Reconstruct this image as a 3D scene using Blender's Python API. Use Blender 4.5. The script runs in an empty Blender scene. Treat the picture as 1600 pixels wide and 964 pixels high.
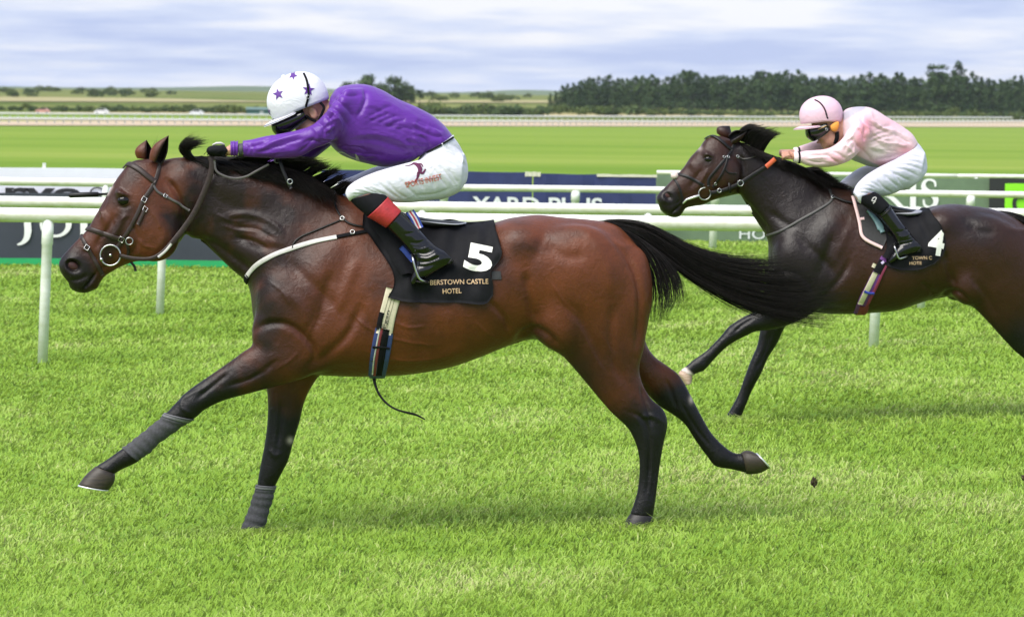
import bpy, bmesh, math, random
import numpy as np
import openvdb
from mathutils import Vector, Matrix
from mathutils import noise as mnoise
from mathutils.bvhtree import BVHTree

SC = bpy.context.scene
COL = SC.collection
random.seed(7)
RNG = np.random.default_rng(11)

# ------------------------------------------------------------------ camera
W, H = 1600.0, 964.0
FPX = 5832.0                      # focal length in photograph pixels
CAM_H = 2.11
HORIZON = 147.0
ROLL = math.radians(0.7)
PITCH = math.atan((H / 2 - HORIZON) / FPX)
CAM = np.array([0.0, 0.0, CAM_H])
_fw = np.array([0, math.cos(PITCH), -math.sin(PITCH)])
_up = np.array([0, math.sin(PITCH), math.cos(PITCH)])
_rt = np.array([1.0, 0, 0])
CR = math.cos(ROLL) * _rt + math.sin(ROLL) * _up
CU = -math.sin(ROLL) * _rt + math.cos(ROLL) * _up
CF = _fw
cam_data = bpy.data.cameras.new('camera')
cam_data.sensor_width = 36.0
cam_data.lens = FPX * 36.0 / W
cam_data.clip_start = 0.5
cam_data.clip_end = 40000
cam_data.dof.use_dof = True
cam_data.dof.focus_distance = 18.6
cam_data.dof.aperture_fstop = 8.5
cam = bpy.data.objects.new('camera', cam_data)
COL.objects.link(cam)
cam.matrix_world = Matrix(((CR[0], CU[0], -CF[0], CAM[0]), (CR[1], CU[1], -CF[1], CAM[1]),
                           (CR[2], CU[2], -CF[2], CAM[2]), (0, 0, 0, 1)))
SC.camera = cam

# ------------------------------------------------------------------ light
SUN_EL, SUN_AZ = math.radians(54), math.radians(222)    # azimuth clockwise from +Y (behind the camera, a little left)
sd = np.array([math.sin(SUN_AZ) * math.cos(SUN_EL), math.cos(SUN_AZ) * math.cos(SUN_EL), math.sin(SUN_EL)])
sun_data = bpy.data.lights.new('sun', 'SUN')
sun_data.energy = 1.9
sun_data.angle = math.radians(50)
sun_data.color = (1.0, 0.955, 0.88)
sun = bpy.data.objects.new('sun', sun_data)
COL.objects.link(sun)
sun.rotation_euler = Vector(-sd).to_track_quat('-Z', 'Y').to_euler()
sun.location = (0, 0, 60)

SC.view_settings.view_transform = 'Standard'
SC.view_settings.look = 'None'
SC.view_settings.exposure = 1.5
SC.view_settings.gamma = 1.0
SC.view_settings.use_curve_mapping = False
SC.cycles.use_denoising = True
SC.cycles.max_bounces = 6
SC.cycles.transparent_max_bounces = 8

world = bpy.data.worlds.new('World')
SC.world = world
world.use_nodes = True
wn, wl = world.node_tree.nodes, world.node_tree.links
wn.clear()


def wnode(t, **kw):
    n = wn.new(t)
    for k, v in kw.items():
        setattr(n, k, v)
    return n


def wmath(op, a, b=None, clamp=False):
    n = wn.new('ShaderNodeMath'); n.operation = op; n.use_clamp = clamp
    for i, v in enumerate((a, b)):
        if v is None: continue
        if isinstance(v, (int, float)): n.inputs[i].default_value = v
        else: wl.new(v, n.inputs[i])
    return n.outputs[0]


def build_world():
    """Nishita sky seen through a layer of flat grey cloud (the layer is laid on a plane overhead)."""
    sky = wnode('ShaderNodeTexSky', sky_type='NISHITA', sun_disc=False)
    sky.sun_elevation = SUN_EL
    sky.sun_rotation = SUN_AZ
    tc = wnode('ShaderNodeTexCoord')
    sp = wnode('ShaderNodeSeparateXYZ')
    wl.new(tc.outputs['Generated'], sp.inputs[0])
    z = wmath('MAXIMUM', sp.outputs[2], 0.0)
    den = wmath('ADD', z, 0.075)
    cx = wmath('DIVIDE', sp.outputs[0], den)
    cy = wmath('DIVIDE', sp.outputs[1], den)
    cb = wnode('ShaderNodeCombineXYZ')
    wl.new(cx, cb.inputs[0]); wl.new(cy, cb.inputs[1])

    def noise(scale, detail, rough, off):
        mp = wnode('ShaderNodeMapping')
        mp.inputs['Location'].default_value = off
        mp.inputs['Scale'].default_value = (scale, scale * 0.8, 1)
        wl.new(cb.outputs[0], mp.inputs[0])
        n = wnode('ShaderNodeTexNoise')
        n.inputs['Scale'].default_value = 1.0
        n.inputs['Detail'].default_value = detail
        n.inputs['Roughness'].default_value = rough
        wl.new(mp.outputs[0], n.inputs['Vector'])
        return n.outputs['Fac']
    big = noise(0.75, 3, 0.5, (3.6, 1.45, 0))
    fine = noise(2.4, 5, 0.55, (9.7, 4.0, 0))
    f = wmath('ADD', wmath('MULTIPLY', big, 0.66), wmath('MULTIPLY', fine, 0.34))
    ramp = wnode('ShaderNodeValToRGB')
    r = ramp.color_ramp
    r.elements[0].position = 0.40; r.elements[0].color = (0.165, 0.20, 0.315, 1)
    r.elements[1].position = 0.59; r.elements[1].color = (0.325, 0.33, 0.36, 1)
    e = r.elements.new(0.49); e.color = (0.225, 0.255, 0.345, 1)
    wl.new(f, ramp.inputs[0])
    sc = wnode('ShaderNodeVectorMath', operation='SCALE')
    wl.new(ramp.outputs[0], sc.inputs[0]); sc.inputs['Scale'].default_value = 10.0
    mx = wnode('ShaderNodeMixRGB')
    mx.inputs[0].default_value = 0.9
    wl.new(sky.outputs[0], mx.inputs[1]); wl.new(sc.outputs[0], mx.inputs[2])
    bg = wnode('ShaderNodeBackground')
    bg.inputs[1].default_value = 0.1
    wl.new(mx.outputs[0], bg.inputs[0])
    out = wnode('ShaderNodeOutputWorld')
    wl.new(bg.outputs[0], out.inputs[0])


build_world()


# ------------------------------------------------------------------ picture <-> place
def rays(px, py):
    px, py = np.asarray(px, float), np.asarray(py, float)
    xc = (px - W / 2) / FPX
    yc = -(py - H / 2) / FPX
    d = CF + xc[..., None] * CR + yc[..., None] * CU
    return d / np.linalg.norm(d, axis=-1, keepdims=True)


def proj(P):
    d = np.asarray(P, float) - CAM
    z = d @ CF
    return np.stack([W / 2 + FPX * (d @ CR) / z, H / 2 - FPX * (d @ CU) / z], -1)


SLOPE = 0.03                      # the track falls gently to the left


def gz(X, Y):
    """height of the turf near the track"""
    return SLOPE * X * np.clip((43.0 - Y) / 11.0, 0, 1)


def ground(px, py):
    d = rays(px, py); z = 0.0
    for _ in range(4):
        p = CAM + d * ((z - CAM_H) / d[2]); z = float(gz(p[0], p[1]))
    return p


def at_depth(px, py, Y):
    d = rays(px, py)
    return CAM + d * (Y / d[1])


class Frame:
    """A vertical plane through a running horse: u along its body (to the right), n towards the camera side."""
    def __init__(s, px, Y, yaw):
        s.P0 = np.array([(px - W / 2) * Y / FPX, Y, 0.0])
        s.u = np.array([math.cos(yaw), math.sin(yaw), 0.0])
        s.n = np.array([math.sin(yaw), -math.cos(yaw), 0.0])

    def at(s, px, py, off=0.0):
        d = rays(px, py)
        t = ((s.P0 + s.n * off - CAM) @ s.n) / (d @ s.n)
        return CAM + d * t

    def lat(s, P):
        return (np.asarray(P) - s.P0) @ s.n

    def mirror(s, P):
        P = np.asarray(P, float)
        return P - 2 * s.lat(P)[..., None] * s.n


# ------------------------------------------------------------------ objects
def tag(o, label=None, cat=None, group=None, kind=None):
    if label: o['label'] = label
    if cat: o['category'] = cat
    if group: o['group'] = group
    if kind: o['kind'] = kind
    return o


def thing(name, label, cat, loc, group=None):
    o = bpy.data.objects.new(name, None)
    o.empty_display_size = 0.1
    COL.objects.link(o)
    o.location = Vector([float(v) for v in loc])
    return tag(o, label, cat, group)


def root_loc(o):
    p = Vector((0, 0, 0))
    while o is not None:
        p = p + o.location
        o = o.parent
    return np.array(p)


def mesh_obj(name, V, F, mat, parent=None, smooth=True, colors=None, own=None):
    """V in world coordinates; stored relative to the parent (or to 'own', the object's own base point)."""
    V = np.asarray(V, float)
    org = root_loc(parent) if parent is not None else np.zeros(3)
    if own is not None:
        own = np.asarray(own, float)
    me = bpy.data.meshes.new(name)
    base = org if own is None else own
    me.from_pydata((V - base).tolist(), [], [list(map(int, f)) for f in F])
    if smooth:
        me.polygons.foreach_set('use_smooth', np.ones(len(me.polygons), bool))
    if colors is not None:
        for cn, c in colors.items():
            a = me.color_attributes.new(cn, 'FLOAT_COLOR', 'POINT')
            c = np.asarray(c, np.float32)
            if c.ndim == 1: c = np.stack([c, c, c, np.ones_like(c)], 1)
            a.data.foreach_set('color', c.astype(np.float32).ravel())
    if mat is not None:
        me.materials.append(mat)
    me.update()
    o = bpy.data.objects.new(name, me)
    COL.objects.link(o)
    if parent is not None:
        o.parent = parent
    if own is not None:
        o.location = Vector((own - org).tolist())
    return o


# ------------------------------------------------------------------ materials
MATS = {}


class NT:
    def __init__(s, name):
        s.m = bpy.data.materials.new(name)
        s.m.use_nodes = True
        s.t = s.m.node_tree
        s.t.nodes.clear()
        s.out = s.t.nodes.new('ShaderNodeOutputMaterial')
        s.b = s.t.nodes.new('ShaderNodeBsdfPrincipled')
        s.t.links.new(s.b.outputs[0], s.out.inputs[0])

    def n(s, t, **kw):
        x = s.t.nodes.new(t)
        for k, v in kw.items(): setattr(x, k, v)
        return x

    def l(s, a, b): s.t.links.new(a, b)

    def coord(s, kind='Object', scale=(1, 1, 1), rot=(0, 0, 0)):
        tc = s.n('ShaderNodeTexCoord'); mp = s.n('ShaderNodeMapping')
        mp.inputs['Scale'].default_value = scale
        mp.inputs['Rotation'].default_value = rot
        s.l(tc.outputs[kind], mp.inputs[0])
        return mp.outputs[0]

    def noise(s, vec, scale, detail=4, rough=0.5, dist=0.0):
        x = s.n('ShaderNodeTexNoise')
        x.inputs['Scale'].default_value = scale
        x.inputs['Detail'].default_value = detail
        x.inputs['Roughness'].default_value = rough
        x.inputs['Distortion'].default_value = dist
        if vec is not None: s.l(vec, x.inputs['Vector'])
        return x.outputs['Fac']

    def ramp(s, fac, stops):
        x = s.n('ShaderNodeValToRGB')
        r = x.color_ramp
        while len(r.elements) < len(stops): r.elements.new(0.5)
        for e, (p, c) in zip(r.elements, stops):
            e.position = p
            e.color = tuple(c) + (1,) if len(c) == 3 else c
        s.l(fac, x.inputs[0])
        return x.outputs[0]

    def mix(s, fac, a, b, mode='MIX'):
        x = s.n('ShaderNodeMixRGB', blend_type=mode)
        for i, v in enumerate((fac, a, b)):
            if isinstance(v, (int, float)): x.inputs[i].default_value = v
            elif isinstance(v, tuple): x.inputs[i].default_value = v if len(v) == 4 else v + (1,)
            else: s.l(v, x.inputs[i])
        return x.outputs[0]

    def math(s, op, a, b):
        x = s.n('ShaderNodeMath', operation=op)
        for i, v in enumerate((a, b)):
            if isinstance(v, (int, float)): x.inputs[i].default_value = v
            else: s.l(v, x.inputs[i])
        return x.outputs[0]

    def bump(s, h, strength=0.3, dist=0.01):
        x = s.n('ShaderNodeBump')
        x.inputs['Strength'].default_value = strength
        x.inputs['Distance'].default_value = dist
        s.l(h, x.inputs['Height'])
        s.l(x.outputs[0], s.b.inputs['Normal'])

    def set(s, **kw):
        for k, v in kw.items():
            k = k.replace('_', ' ')
            i = s.b.inputs[k]
            if isinstance(v, (int, float)): i.default_value = v
            elif isinstance(v, tuple): i.default_value = v if len(v) == 4 else v + (1,)
            else: s.l(v, i)
        return s


def plain(name, col, rough=0.6, var=0.12, scale=30.0, metal=0.0, bump=0.0, spec=0.5, coat=0.0):
    """colour with a little unevenness, and fine relief"""
    if name in MATS: return MATS[name]
    t = NT(name)
    v = t.coord()
    f = t.noise(v, scale, 4, 0.6)
    a = tuple(c * (1 - var) for c in col); b = tuple(min(1, c * (1 + var)) for c in col)
    t.set(Base_Color=t.ramp(f, [(0.3, a), (0.7, b)]), Roughness=rough, Metallic=metal)
    t.b.inputs['Specular IOR Level'].default_value = spec
    if coat: t.b.inputs['Coat Weight'].default_value = coat; t.b.inputs['Coat Roughness'].default_value = 0.12
    if bump: t.bump(t.noise(v, scale * 3, 3, 0.6), bump, 0.004)
    MATS[name] = t.m
    return t.m


# ------------------------------------------------------------------ shapes
def catmull(P, n_per=None, step=None):
    """P (N,D) -> smooth resampled rows, chord length parameter on the first 2 columns' mean motion"""
    P = np.asarray(P, float)
    if len(P) == 2:
        m = n_per or 8
        t = np.linspace(0, 1, m + 1)[:, None]
        return P[0] * (1 - t) + P[1] * t
    Q = np.vstack([2 * P[0] - P[1], P, 2 * P[-1] - P[-2]])
    out = []
    for i in range(1, len(Q) - 2):
        p0, p1, p2, p3 = Q[i - 1], Q[i], Q[i + 1], Q[i + 2]
        m = n_per or 8
        t = np.linspace(0, 1, m, endpoint=False)[:, None]
        d = [max(np.linalg.norm((b - a)[:4]), 1e-6) ** 0.5 for a, b in ((p0, p1), (p1, p2), (p2, p3))]
        t0, t1 = 0, d[0]; t2 = t1 + d[1]; t3 = t2 + d[2]
        tt = t1 + t * (t2 - t1)
        A1 = (t1 - tt) / (t1 - t0) * p0 + (tt - t0) / (t1 - t0) * p1
        A2 = (t2 - tt) / (t2 - t1) * p1 + (tt - t1) / (t2 - t1) * p2
        A3 = (t3 - tt) / (t3 - t2) * p2 + (tt - t2) / (t3 - t2) * p3
        B1 = (t2 - tt) / (t2 - t0) * A1 + (tt - t0) / (t2 - t0) * A2
        B2 = (t3 - tt) / (t3 - t1) * A2 + (tt - t1) / (t3 - t1) * A3
        out.append((t2 - tt) / (t2 - t1) * B1 + (tt - t1) / (t2 - t1) * B2)
    out.append(P[-1][None])
    return np.vstack(out)


def grid_faces(nr, nc, closed=True, flip=False):
    q = []
    for i in range(nr - 1):
        for j in range(nc if closed else nc - 1):
            k = (j + 1) % nc
            f = [i * nc + j, i * nc + k, (i + 1) * nc + k, (i + 1) * nc + j]
            q.append(f[::-1] if flip else f)
    return q


def loft(fr, st, K=72, n_per=8, cap=True, swell=0.0, ripple=None):
    """st rows: (p0, p1, half width, lateral offset[, squareness, egg]) with p0/p1 the two edges as seen from the side"""
    R = []
    for s in st:
        s = list(s)
        while len(s) < 6: s.append([2.0, 0.0][len(s) - 4])
        R.append([s[0][0], s[0][1], s[1][0], s[1][1], s[2] * 300, s[3] * 300, s[4], s[5]])
    R = catmull(R, n_per)
    th = np.linspace(0, 2 * math.pi, K, endpoint=False)
    V = []
    for i, r in enumerate(R):
        off = r[5] / 300; w = max(r[4] / 300, 0.002)
        a = fr.at(r[0], r[1], off); b = fr.at(r[2], r[3], off)
        c = (a + b) / 2; h = (a - b) / 2
        hl = np.linalg.norm(h)
        rp = 0 if ripple is None else ripple(i / (len(R) - 1))
        h = h * (1 + (swell + rp) / max(hl, 1e-4)); w = w + swell + rp
        n = max(r[6], 1.2)
        ca = np.sign(np.cos(th)) * np.abs(np.cos(th)) ** (2 / n)
        sa = np.sign(np.sin(th)) * np.abs(np.sin(th)) ** (2 / n)
        V.append(c + ca[:, None] * h + (sa * w * (1 + r[7] * ca))[:, None] * fr.n)
    V = np.array(V)
    nr = len(V)
    F = grid_faces(nr, K)
    V = V.reshape(-1, 3)
    if cap:
        c0, c1 = V[:K].mean(0), V[-K:].mean(0)
        V = np.vstack([V, c0, c1])
        i0, i1 = nr * K, nr * K + 1
        for j in range(K):
            k = (j + 1) % K
            F.append([i0, k, j]); F.append([i1, (nr - 1) * K + j, (nr - 1) * K + k])
    return V, F


def orient(V, F):
    """make faces point outwards (signed volume)"""
    T = []
    for f in F:
        T.append(f[:3])
        if len(f) == 4: T.append([f[0], f[2], f[3]])
    T = np.array(T); V = np.asarray(V)
    vol = np.einsum('ij,ij->i', V[T[:, 0]], np.cross(V[T[:, 1]], V[T[:, 2]])).sum()
    return F if vol > 0 else [f[::-1] for f in F]


def tube(P, r, K=8, cap=True, closed=False):
    """round bar along points; r a number or one per point"""
    P = np.asarray(P, float)
    n = len(P)
    r = np.broadcast_to(np.asarray(r, float), (n,))
    V = []
    ref = None
    for i in range(n):
        if closed: t = P[(i + 1) % n] - P[i - 1]
        else: t = P[min(i + 1, n - 1)] - P[max(i - 1, 0)]
        t = t / max(np.linalg.norm(t), 1e-9)
        if ref is None:
            ref = np.array([0, 0, 1.0]) if abs(t[2]) < 0.9 else np.array([1.0, 0, 0])
        a = ref - (ref @ t) * t; a /= np.linalg.norm(a); ref = a
        b = np.cross(t, a)
        th = np.linspace(0, 2 * math.pi, K, endpoint=False)
        V.append(P[i] + r[i] * (np.cos(th)[:, None] * a + np.sin(th)[:, None] * b))
    V = np.array(V).reshape(-1, 3)
    F = grid_faces(n, K)
    if closed:
        for j in range(K):
            k = (j + 1) % K
            F.append([(n - 1) * K + j, (n - 1) * K + k, k, j])
    elif cap:
        F.append(list(range(K))[::-1]); F.append([(n - 1) * K + j for j in range(K)])
    return V, F


def merge(*vf):
    V, F, o = [], [], 0
    for v, f in vf:
        V.append(np.asarray(v, float)); F += [[i + o for i in q] for q in f]; o += len(v)
    return np.vstack(V), F


def box(c, sx, sy, sz, ax=None, bevel=0.0):
    """box by half sizes along three axes (rows of ax)"""
    ax = np.eye(3) if ax is None else np.asarray(ax, float)
    c = np.asarray(c, float)
    if bevel <= 0:
        pts = [(x, y, z) for x in (-1, 1) for y in (-1, 1) for z in (-1, 1)]
        V = [c + x * sx * ax[0] + y * sy * ax[1] + z * sz * ax[2] for x, y, z in pts]
        F = [[0, 1, 3, 2], [4, 6, 7, 5], [0, 4, 5, 1], [2, 3, 7, 6], [0, 2, 6, 4], [1, 5, 7, 3]]
        return np.array(V), F
    bm = bmesh.new()
    bmesh.ops.create_cube(bm, size=2)
    for v in bm.verts:
        v.co = Vector((v.co.x * sx, v.co.y * sy, v.co.z * sz))
    bmesh.ops.bevel(bm, geom=bm.edges[:], offset=bevel, segments=2, affect='EDGES')
    bm.verts.index_update()
    V = np.array([c + v.co.x * ax[0] + v.co.y * ax[1] + v.co.z * ax[2] for v in bm.verts])
    F = [[v.index for v in f.verts] for f in bm.faces]
    bm.free()
    return V, F


# ------------------------------------------------------------------ sculpting field (signed distance grid)
class Field:
    def __init__(s, lo, hi, h):
        s.h = h
        s.lo = np.floor(np.asarray(lo, float) / h) * h
        s.n = np.ceil((np.asarray(hi, float) - s.lo) / h).astype(int) + 1
        s.F = np.full(s.n, 0.5, np.float32)

    def _block(s, lo, hi):
        a = np.clip(np.floor((lo - s.lo) / s.h).astype(int), 0, s.n - 1)
        b = np.clip(np.ceil((hi - s.lo) / s.h).astype(int) + 1, 1, s.n)
        return a, b

    def _sd_mesh(s, V, F, band):
        V = np.asarray(V, float)
        m = (band + 2) * s.h
        a, b = s._block(V.min(0) - m, V.max(0) + m)
        q = np.array([f for f in F if len(f) == 4], np.uint32).reshape(-1, 4)
        t = np.array([f for f in F if len(f) == 3], np.uint32).reshape(-1, 3)
        g = openvdb.FloatGrid.createLevelSetFromPolygons(
            ((V - s.lo)).astype(np.float32), triangles=t, quads=q,
            transform=openvdb.createLinearTransform(s.h), halfWidth=float(band))
        arr = np.full(tuple(b - a), band * s.h, np.float32)
        g.copyToArray(arr, ijk=tuple(int(x) for x in a))
        return a, b, arr

    def _union(s, a, b, D, k):
        S = s.F[a[0]:b[0], a[1]:b[1], a[2]:b[2]]
        if k <= 0:
            np.minimum(S, D, out=S); return
        h = np.clip(0.5 + 0.5 * (D - S) / k, 0, 1)
        S[...] = D * (1 - h) + S * h - k * h * (1 - h)

    def add(s, VF, k=0.02):
        band = int(math.ceil(k / s.h)) + 4
        a, b, D = s._sd_mesh(VF[0], VF[1], band)
        s._union(a, b, D, k)

    def cut(s, VF, k=0.01):
        band = int(math.ceil(k / s.h)) + 4
        a, b, D = s._sd_mesh(VF[0], VF[1], band)
        S = s.F[a[0]:b[0], a[1]:b[1], a[2]:b[2]]
        h = np.clip(0.5 - 0.5 * (D + S) / k, 0, 1)
        S[...] = S * (1 - h) - D * h + k * h * (1 - h)

    def _ell(s, c, r, ax):
        c = np.asarray(c, float); r = np.asarray(r, float); ax = np.asarray(ax, float)
        R = float(r.max()) + 0.05
        a, b = s._block(c - R, c + R)
        g = np.meshgrid(*[np.arange(a[i], b[i]) * s.h + s.lo[i] - c[i] for i in range(3)], indexing='ij')
        P = np.stack(g, -1)
        L = P @ ax.T
        k0 = np.linalg.norm(L / r, axis=-1); k1 = np.linalg.norm(L / (r * r), axis=-1)
        return a, b, (k0 * (k0 - 1) / np.maximum(k1, 1e-6)).astype(np.float32)

    def ell(s, c, r, ax, k=0.02):
        a, b, D = s._ell(c, r, ax)
        s._union(a, b, D, k)

    def cut_ell(s, c, r, ax, k=0.01):
        a, b, D = s._ell(c, r, ax)
        S = s.F[a[0]:b[0], a[1]:b[1], a[2]:b[2]]
        h = np.clip(0.5 - 0.5 * (D + S) / k, 0, 1)
        S[...] = S * (1 - h) - D * h + k * h * (1 - h)

    def cut_half(s, p, nrm):
        """remove everything on the side nrm points to"""
        g = np.meshgrid(*[np.arange(s.n[i]) * s.h + s.lo[i] - p[i] for i in range(3)], indexing='ij')
        D = g[0] * nrm[0] + g[1] * nrm[1] + g[2] * nrm[2]
        np.maximum(s.F, D.astype(np.float32), out=s.F)

    def mesh(s, smooth=2):
        b = 3 * s.h
        A = np.clip(s.F, -b, b).astype(np.float32)
        g = openvdb.FloatGrid(b)
        g.copyFromArray(A)
        g.transform = openvdb.createLinearTransform(s.h)
        V, T, Q = g.convertToPolygons(isovalue=0.0, adaptivity=0.0)
        V = np.asarray(V, float) + s.lo
        Q = np.asarray(Q, np.int64); T = np.asarray(T, np.int64)
        E = np.vstack([Q[:, [0, 1]], Q[:, [1, 2]], Q[:, [2, 3]], Q[:, [3, 0]]])
        E = np.vstack([E, E[:, ::-1]])
        # keep the largest connected piece only
        lab = np.arange(len(V))
        for _ in range(400):
            new = lab.copy()
            np.minimum.at(new, E[:, 0], lab[E[:, 1]])
            new = new[new]
            if (new == lab).all(): break
            lab = new
        cnt = np.bincount(lab, minlength=len(V))
        keep = lab == cnt.argmax()
        idx = np.cumsum(keep) - 1
        Q = idx[Q[keep[Q[:, 0]]]]
        V = V[keep]
        E = np.vstack([Q[:, [0, 1]], Q[:, [1, 2]], Q[:, [2, 3]], Q[:, [3, 0]]])
        E = np.vstack([E, E[:, ::-1]])
        for it in range(smooth):
            V = lap(V, E, 0.5); V = lap(V, E, -0.52)
        V = lap(V, E, 0.35)
        vol = np.einsum('ij,ij->i', V[Q[:, 0]], np.cross(V[Q[:, 1]], V[Q[:, 2]])).sum()
        if vol < 0: Q = Q[:, ::-1]
        return V, Q


def lap(V, E, f):
    n = len(V)
    c = np.bincount(E[:, 0], minlength=n)
    A = np.stack([np.bincount(E[:, 0], V[E[:, 1], k], n) for k in range(3)], 1) / np.maximum(c, 1)[:, None]
    return V + f * (A - V)


def vnormals(V, Q):
    Q = np.asarray(Q)
    fn = np.cross(V[Q[:, 2]] - V[Q[:, 0]], V[Q[:, 3]] - V[Q[:, 1]])
    n = len(V)
    N = np.zeros((n, 3))
    for c in range(4):
        for k in range(3):
            N[:, k] += np.bincount(Q[:, c], fn[:, k], n)
    return N / np.maximum(np.linalg.norm(N, axis=1, keepdims=True), 1e-12)


def seg_dist(P, L):
    """distance of 2D points to a polyline, and position 0..1 along it"""
    L = np.asarray(L, float)
    best = np.full(len(P), 1e9); pos = np.zeros(len(P))
    cum = np.concatenate([[0], np.cumsum(np.linalg.norm(np.diff(L, axis=0), axis=1))])
    for i in range(len(L) - 1):
        d = L[i + 1] - L[i]; l2 = d @ d
        t = np.clip(((P - L[i]) @ d) / l2, 0, 1)
        dist = np.linalg.norm(P - (L[i] + t[:, None] * d), axis=1)
        m = dist < best
        best[m] = dist[m]; pos[m] = (cum[i] + t[m] * math.sqrt(l2)) / cum[-1]
    return best, pos


def crease(V, Q, lines, fr=None, near=None, power=2.0):
    """lines: (polyline in picture px, width px, depth m; +in / -out): grooves and ridges worked along the normals"""
    N = vnormals(V, Q)
    pp = proj(V)
    D = np.zeros(len(V))
    for ln in lines:
        L, w, dep = ln[0], ln[1], ln[2]
        L = catmull(L, 5) if len(L) > 2 else np.asarray(L, float)
        m = ((pp[:, 0] > L[:, 0].min() - 3 * w) & (pp[:, 0] < L[:, 0].max() + 3 * w) &
             (pp[:, 1] > L[:, 1].min() - 3 * w) & (pp[:, 1] < L[:, 1].max() + 3 * w))
        if near is not None: m &= near(V)
        if fr is not None: m &= np.abs(N @ fr.n) > 0.05
        if not m.any(): continue
        d, t = seg_dist(pp[m], L)
        fade = np.clip(np.minimum(t, 1 - t) * 5, 0.15, 1)
        D[m] -= dep * fade * np.exp(-(d / w) ** power)
    return V + N * D[:, None]


def bvh_of(V, F):
    return BVHTree.FromPolygons([Vector(v) for v in np.asarray(V).tolist()], [list(map(int, f)) for f in F])


def cast(bvh, px, py):
    d = rays(px, py)
    h = bvh.ray_cast(Vector(CAM), Vector(d))
    if h[0] is None: return None
    n = np.array(h[1])
    if n @ d > 0: n = -n
    return np.array(h[0]), n


def strap_pts(L, bvh, fr, lift=0.004, off=None, n_per=6, far=False):
    """points and normals of a strap that lies on the body along a line seen in the picture"""
    L = catmull(np.asarray(L, float), n_per)
    P, N = [], []
    for px, py in L:
        h = cast(bvh, px, py) if off is None else None
        if h is None:
            p = fr.at(px, py, off if off is not None else 0.0); n = fr.n.copy()
            if off is None:
                q = bvh.find_nearest(Vector(p)); p, n = np.array(q[0]), np.array(q[1])
        else: p, n = h
        if far:
            p = fr.mirror(p)
            q = bvh.find_nearest(Vector(p)); p, n = np.array(q[0]), np.array(q[1])
        P.append(p + n * lift); N.append(n)
    P, N = np.array(P), np.array(N)
    for _ in range(2):
        N[1:-1] = (N[:-2] + N[1:-1] + N[2:]); N /= np.linalg.norm(N, axis=1, keepdims=True)
        P[1:-1] = P[1:-1] * 0.5 + (P[:-2] + P[2:]) * 0.25
    return P, N


def ribbon(P, N, width, thick=0.004, round_=False):
    """leather strap: rectangular section with softened edges"""
    P = np.asarray(P, float); n = len(P)
    width = np.broadcast_to(np.asarray(width, float), (n,))
    V = []
    sec = [(-1, 0), (-1, .6), (-.8, 1), (.8, 1), (1, .6), (1, 0)]
    for i in range(n):
        t = P[min(i + 1, n - 1)] - P[max(i - 1, 0)]
        t /= max(np.linalg.norm(t), 1e-9)
        b = np.cross(t, N[i]); b /= max(np.linalg.norm(b), 1e-9)
        nn = np.cross(b, t)
        for x, y in sec:
            V.append(P[i] + b * x * width[i] / 2 + nn * (y * thick - 0.001))
    F = grid_faces(n, 6)
    F.append([0, 1, 2, 3, 4, 5]); F.append([(n - 1) * 6 + j for j in range(6)][::-1])
    return np.array(V), orient(V, F)


def ring(c, n, r, rt, K=24, squash=None):
    """metal ring round axis n"""
    n = np.asarray(n, float) / np.linalg.norm(n)
    a = np.cross(n, [0, 0, 1.0]); a /= np.linalg.norm(a); b = np.cross(n, a)
    th = np.linspace(0, 2 * math.pi, K, endpoint=False)
    P = [np.asarray(c) + r * (math.cos(t) * a + math.sin(t) * b) for t in th]
    return tube(P, rt, 6, closed=True)


def text_mesh(s, size=1.0, bold=0.0, shear=0.0, sx=1.0, cuts=2, spacing=1.0):
    """lettering as triangles in a local plane, origin at lower left"""
    cu = bpy.data.curves.new('lettering', 'FONT')
    cu.body = s; cu.size = size; cu.offset = bold; cu.shear = shear
    cu.space_character = spacing
    cu.resolution_u = 4
    o = bpy.data.objects.new('lettering', cu)
    COL.objects.link(o)
    bpy.context.view_layer.update()
    dg = bpy.context.evaluated_depsgraph_get()
    me = bpy.data.meshes.new_from_object(o.evaluated_get(dg))
    bpy.data.objects.remove(o); bpy.data.curves.remove(cu)
    bm = bmesh.new(); bm.from_mesh(me); bpy.data.meshes.remove(me)
    bmesh.ops.remove_doubles(bm, verts=bm.verts[:], dist=1e-5)
    bmesh.ops.triangulate(bm, faces=bm.faces[:])
    for _ in range(cuts):
        lim = size * 0.12
        ed = [e for e in bm.edges if e.calc_length() > lim]
        if not ed: break
        bmesh.ops.subdivide_edges(bm, edges=ed, cuts=1)
        bmesh.ops.triangulate(bm, faces=bm.faces[:])
    bm.verts.index_update()
    V = np.array([v.co[:2] for v in bm.verts]); F = [[v.index for v in f.verts] for f in bm.faces]
    bm.free()
    V[:, 0] -= V[:, 0].min(); V[:, 1] -= V[:, 1].min()
    V[:, 0] *= sx
    return V, F


def decal(V2, F, to_px, bvh, lift=0.002):
    """lay flat lettering on a curved cloth: local xy -> picture px -> the cloth's surface"""
    V = []; ok = []
    for x, y in V2:
        h = cast(bvh, *to_px(x, y))
        ok.append(h is not None)
        V.append(h[0] + h[1] * lift if h is not None else np.zeros(3))
    keep = [i for i in range(len(V)) if ok[i]]
    idx = {v: k for k, v in enumerate(keep)}
    F = [[idx[i] for i in f] for f in F if all(ok[i] for i in f)]
    return np.array([V[i] for i in keep]), F


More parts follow.
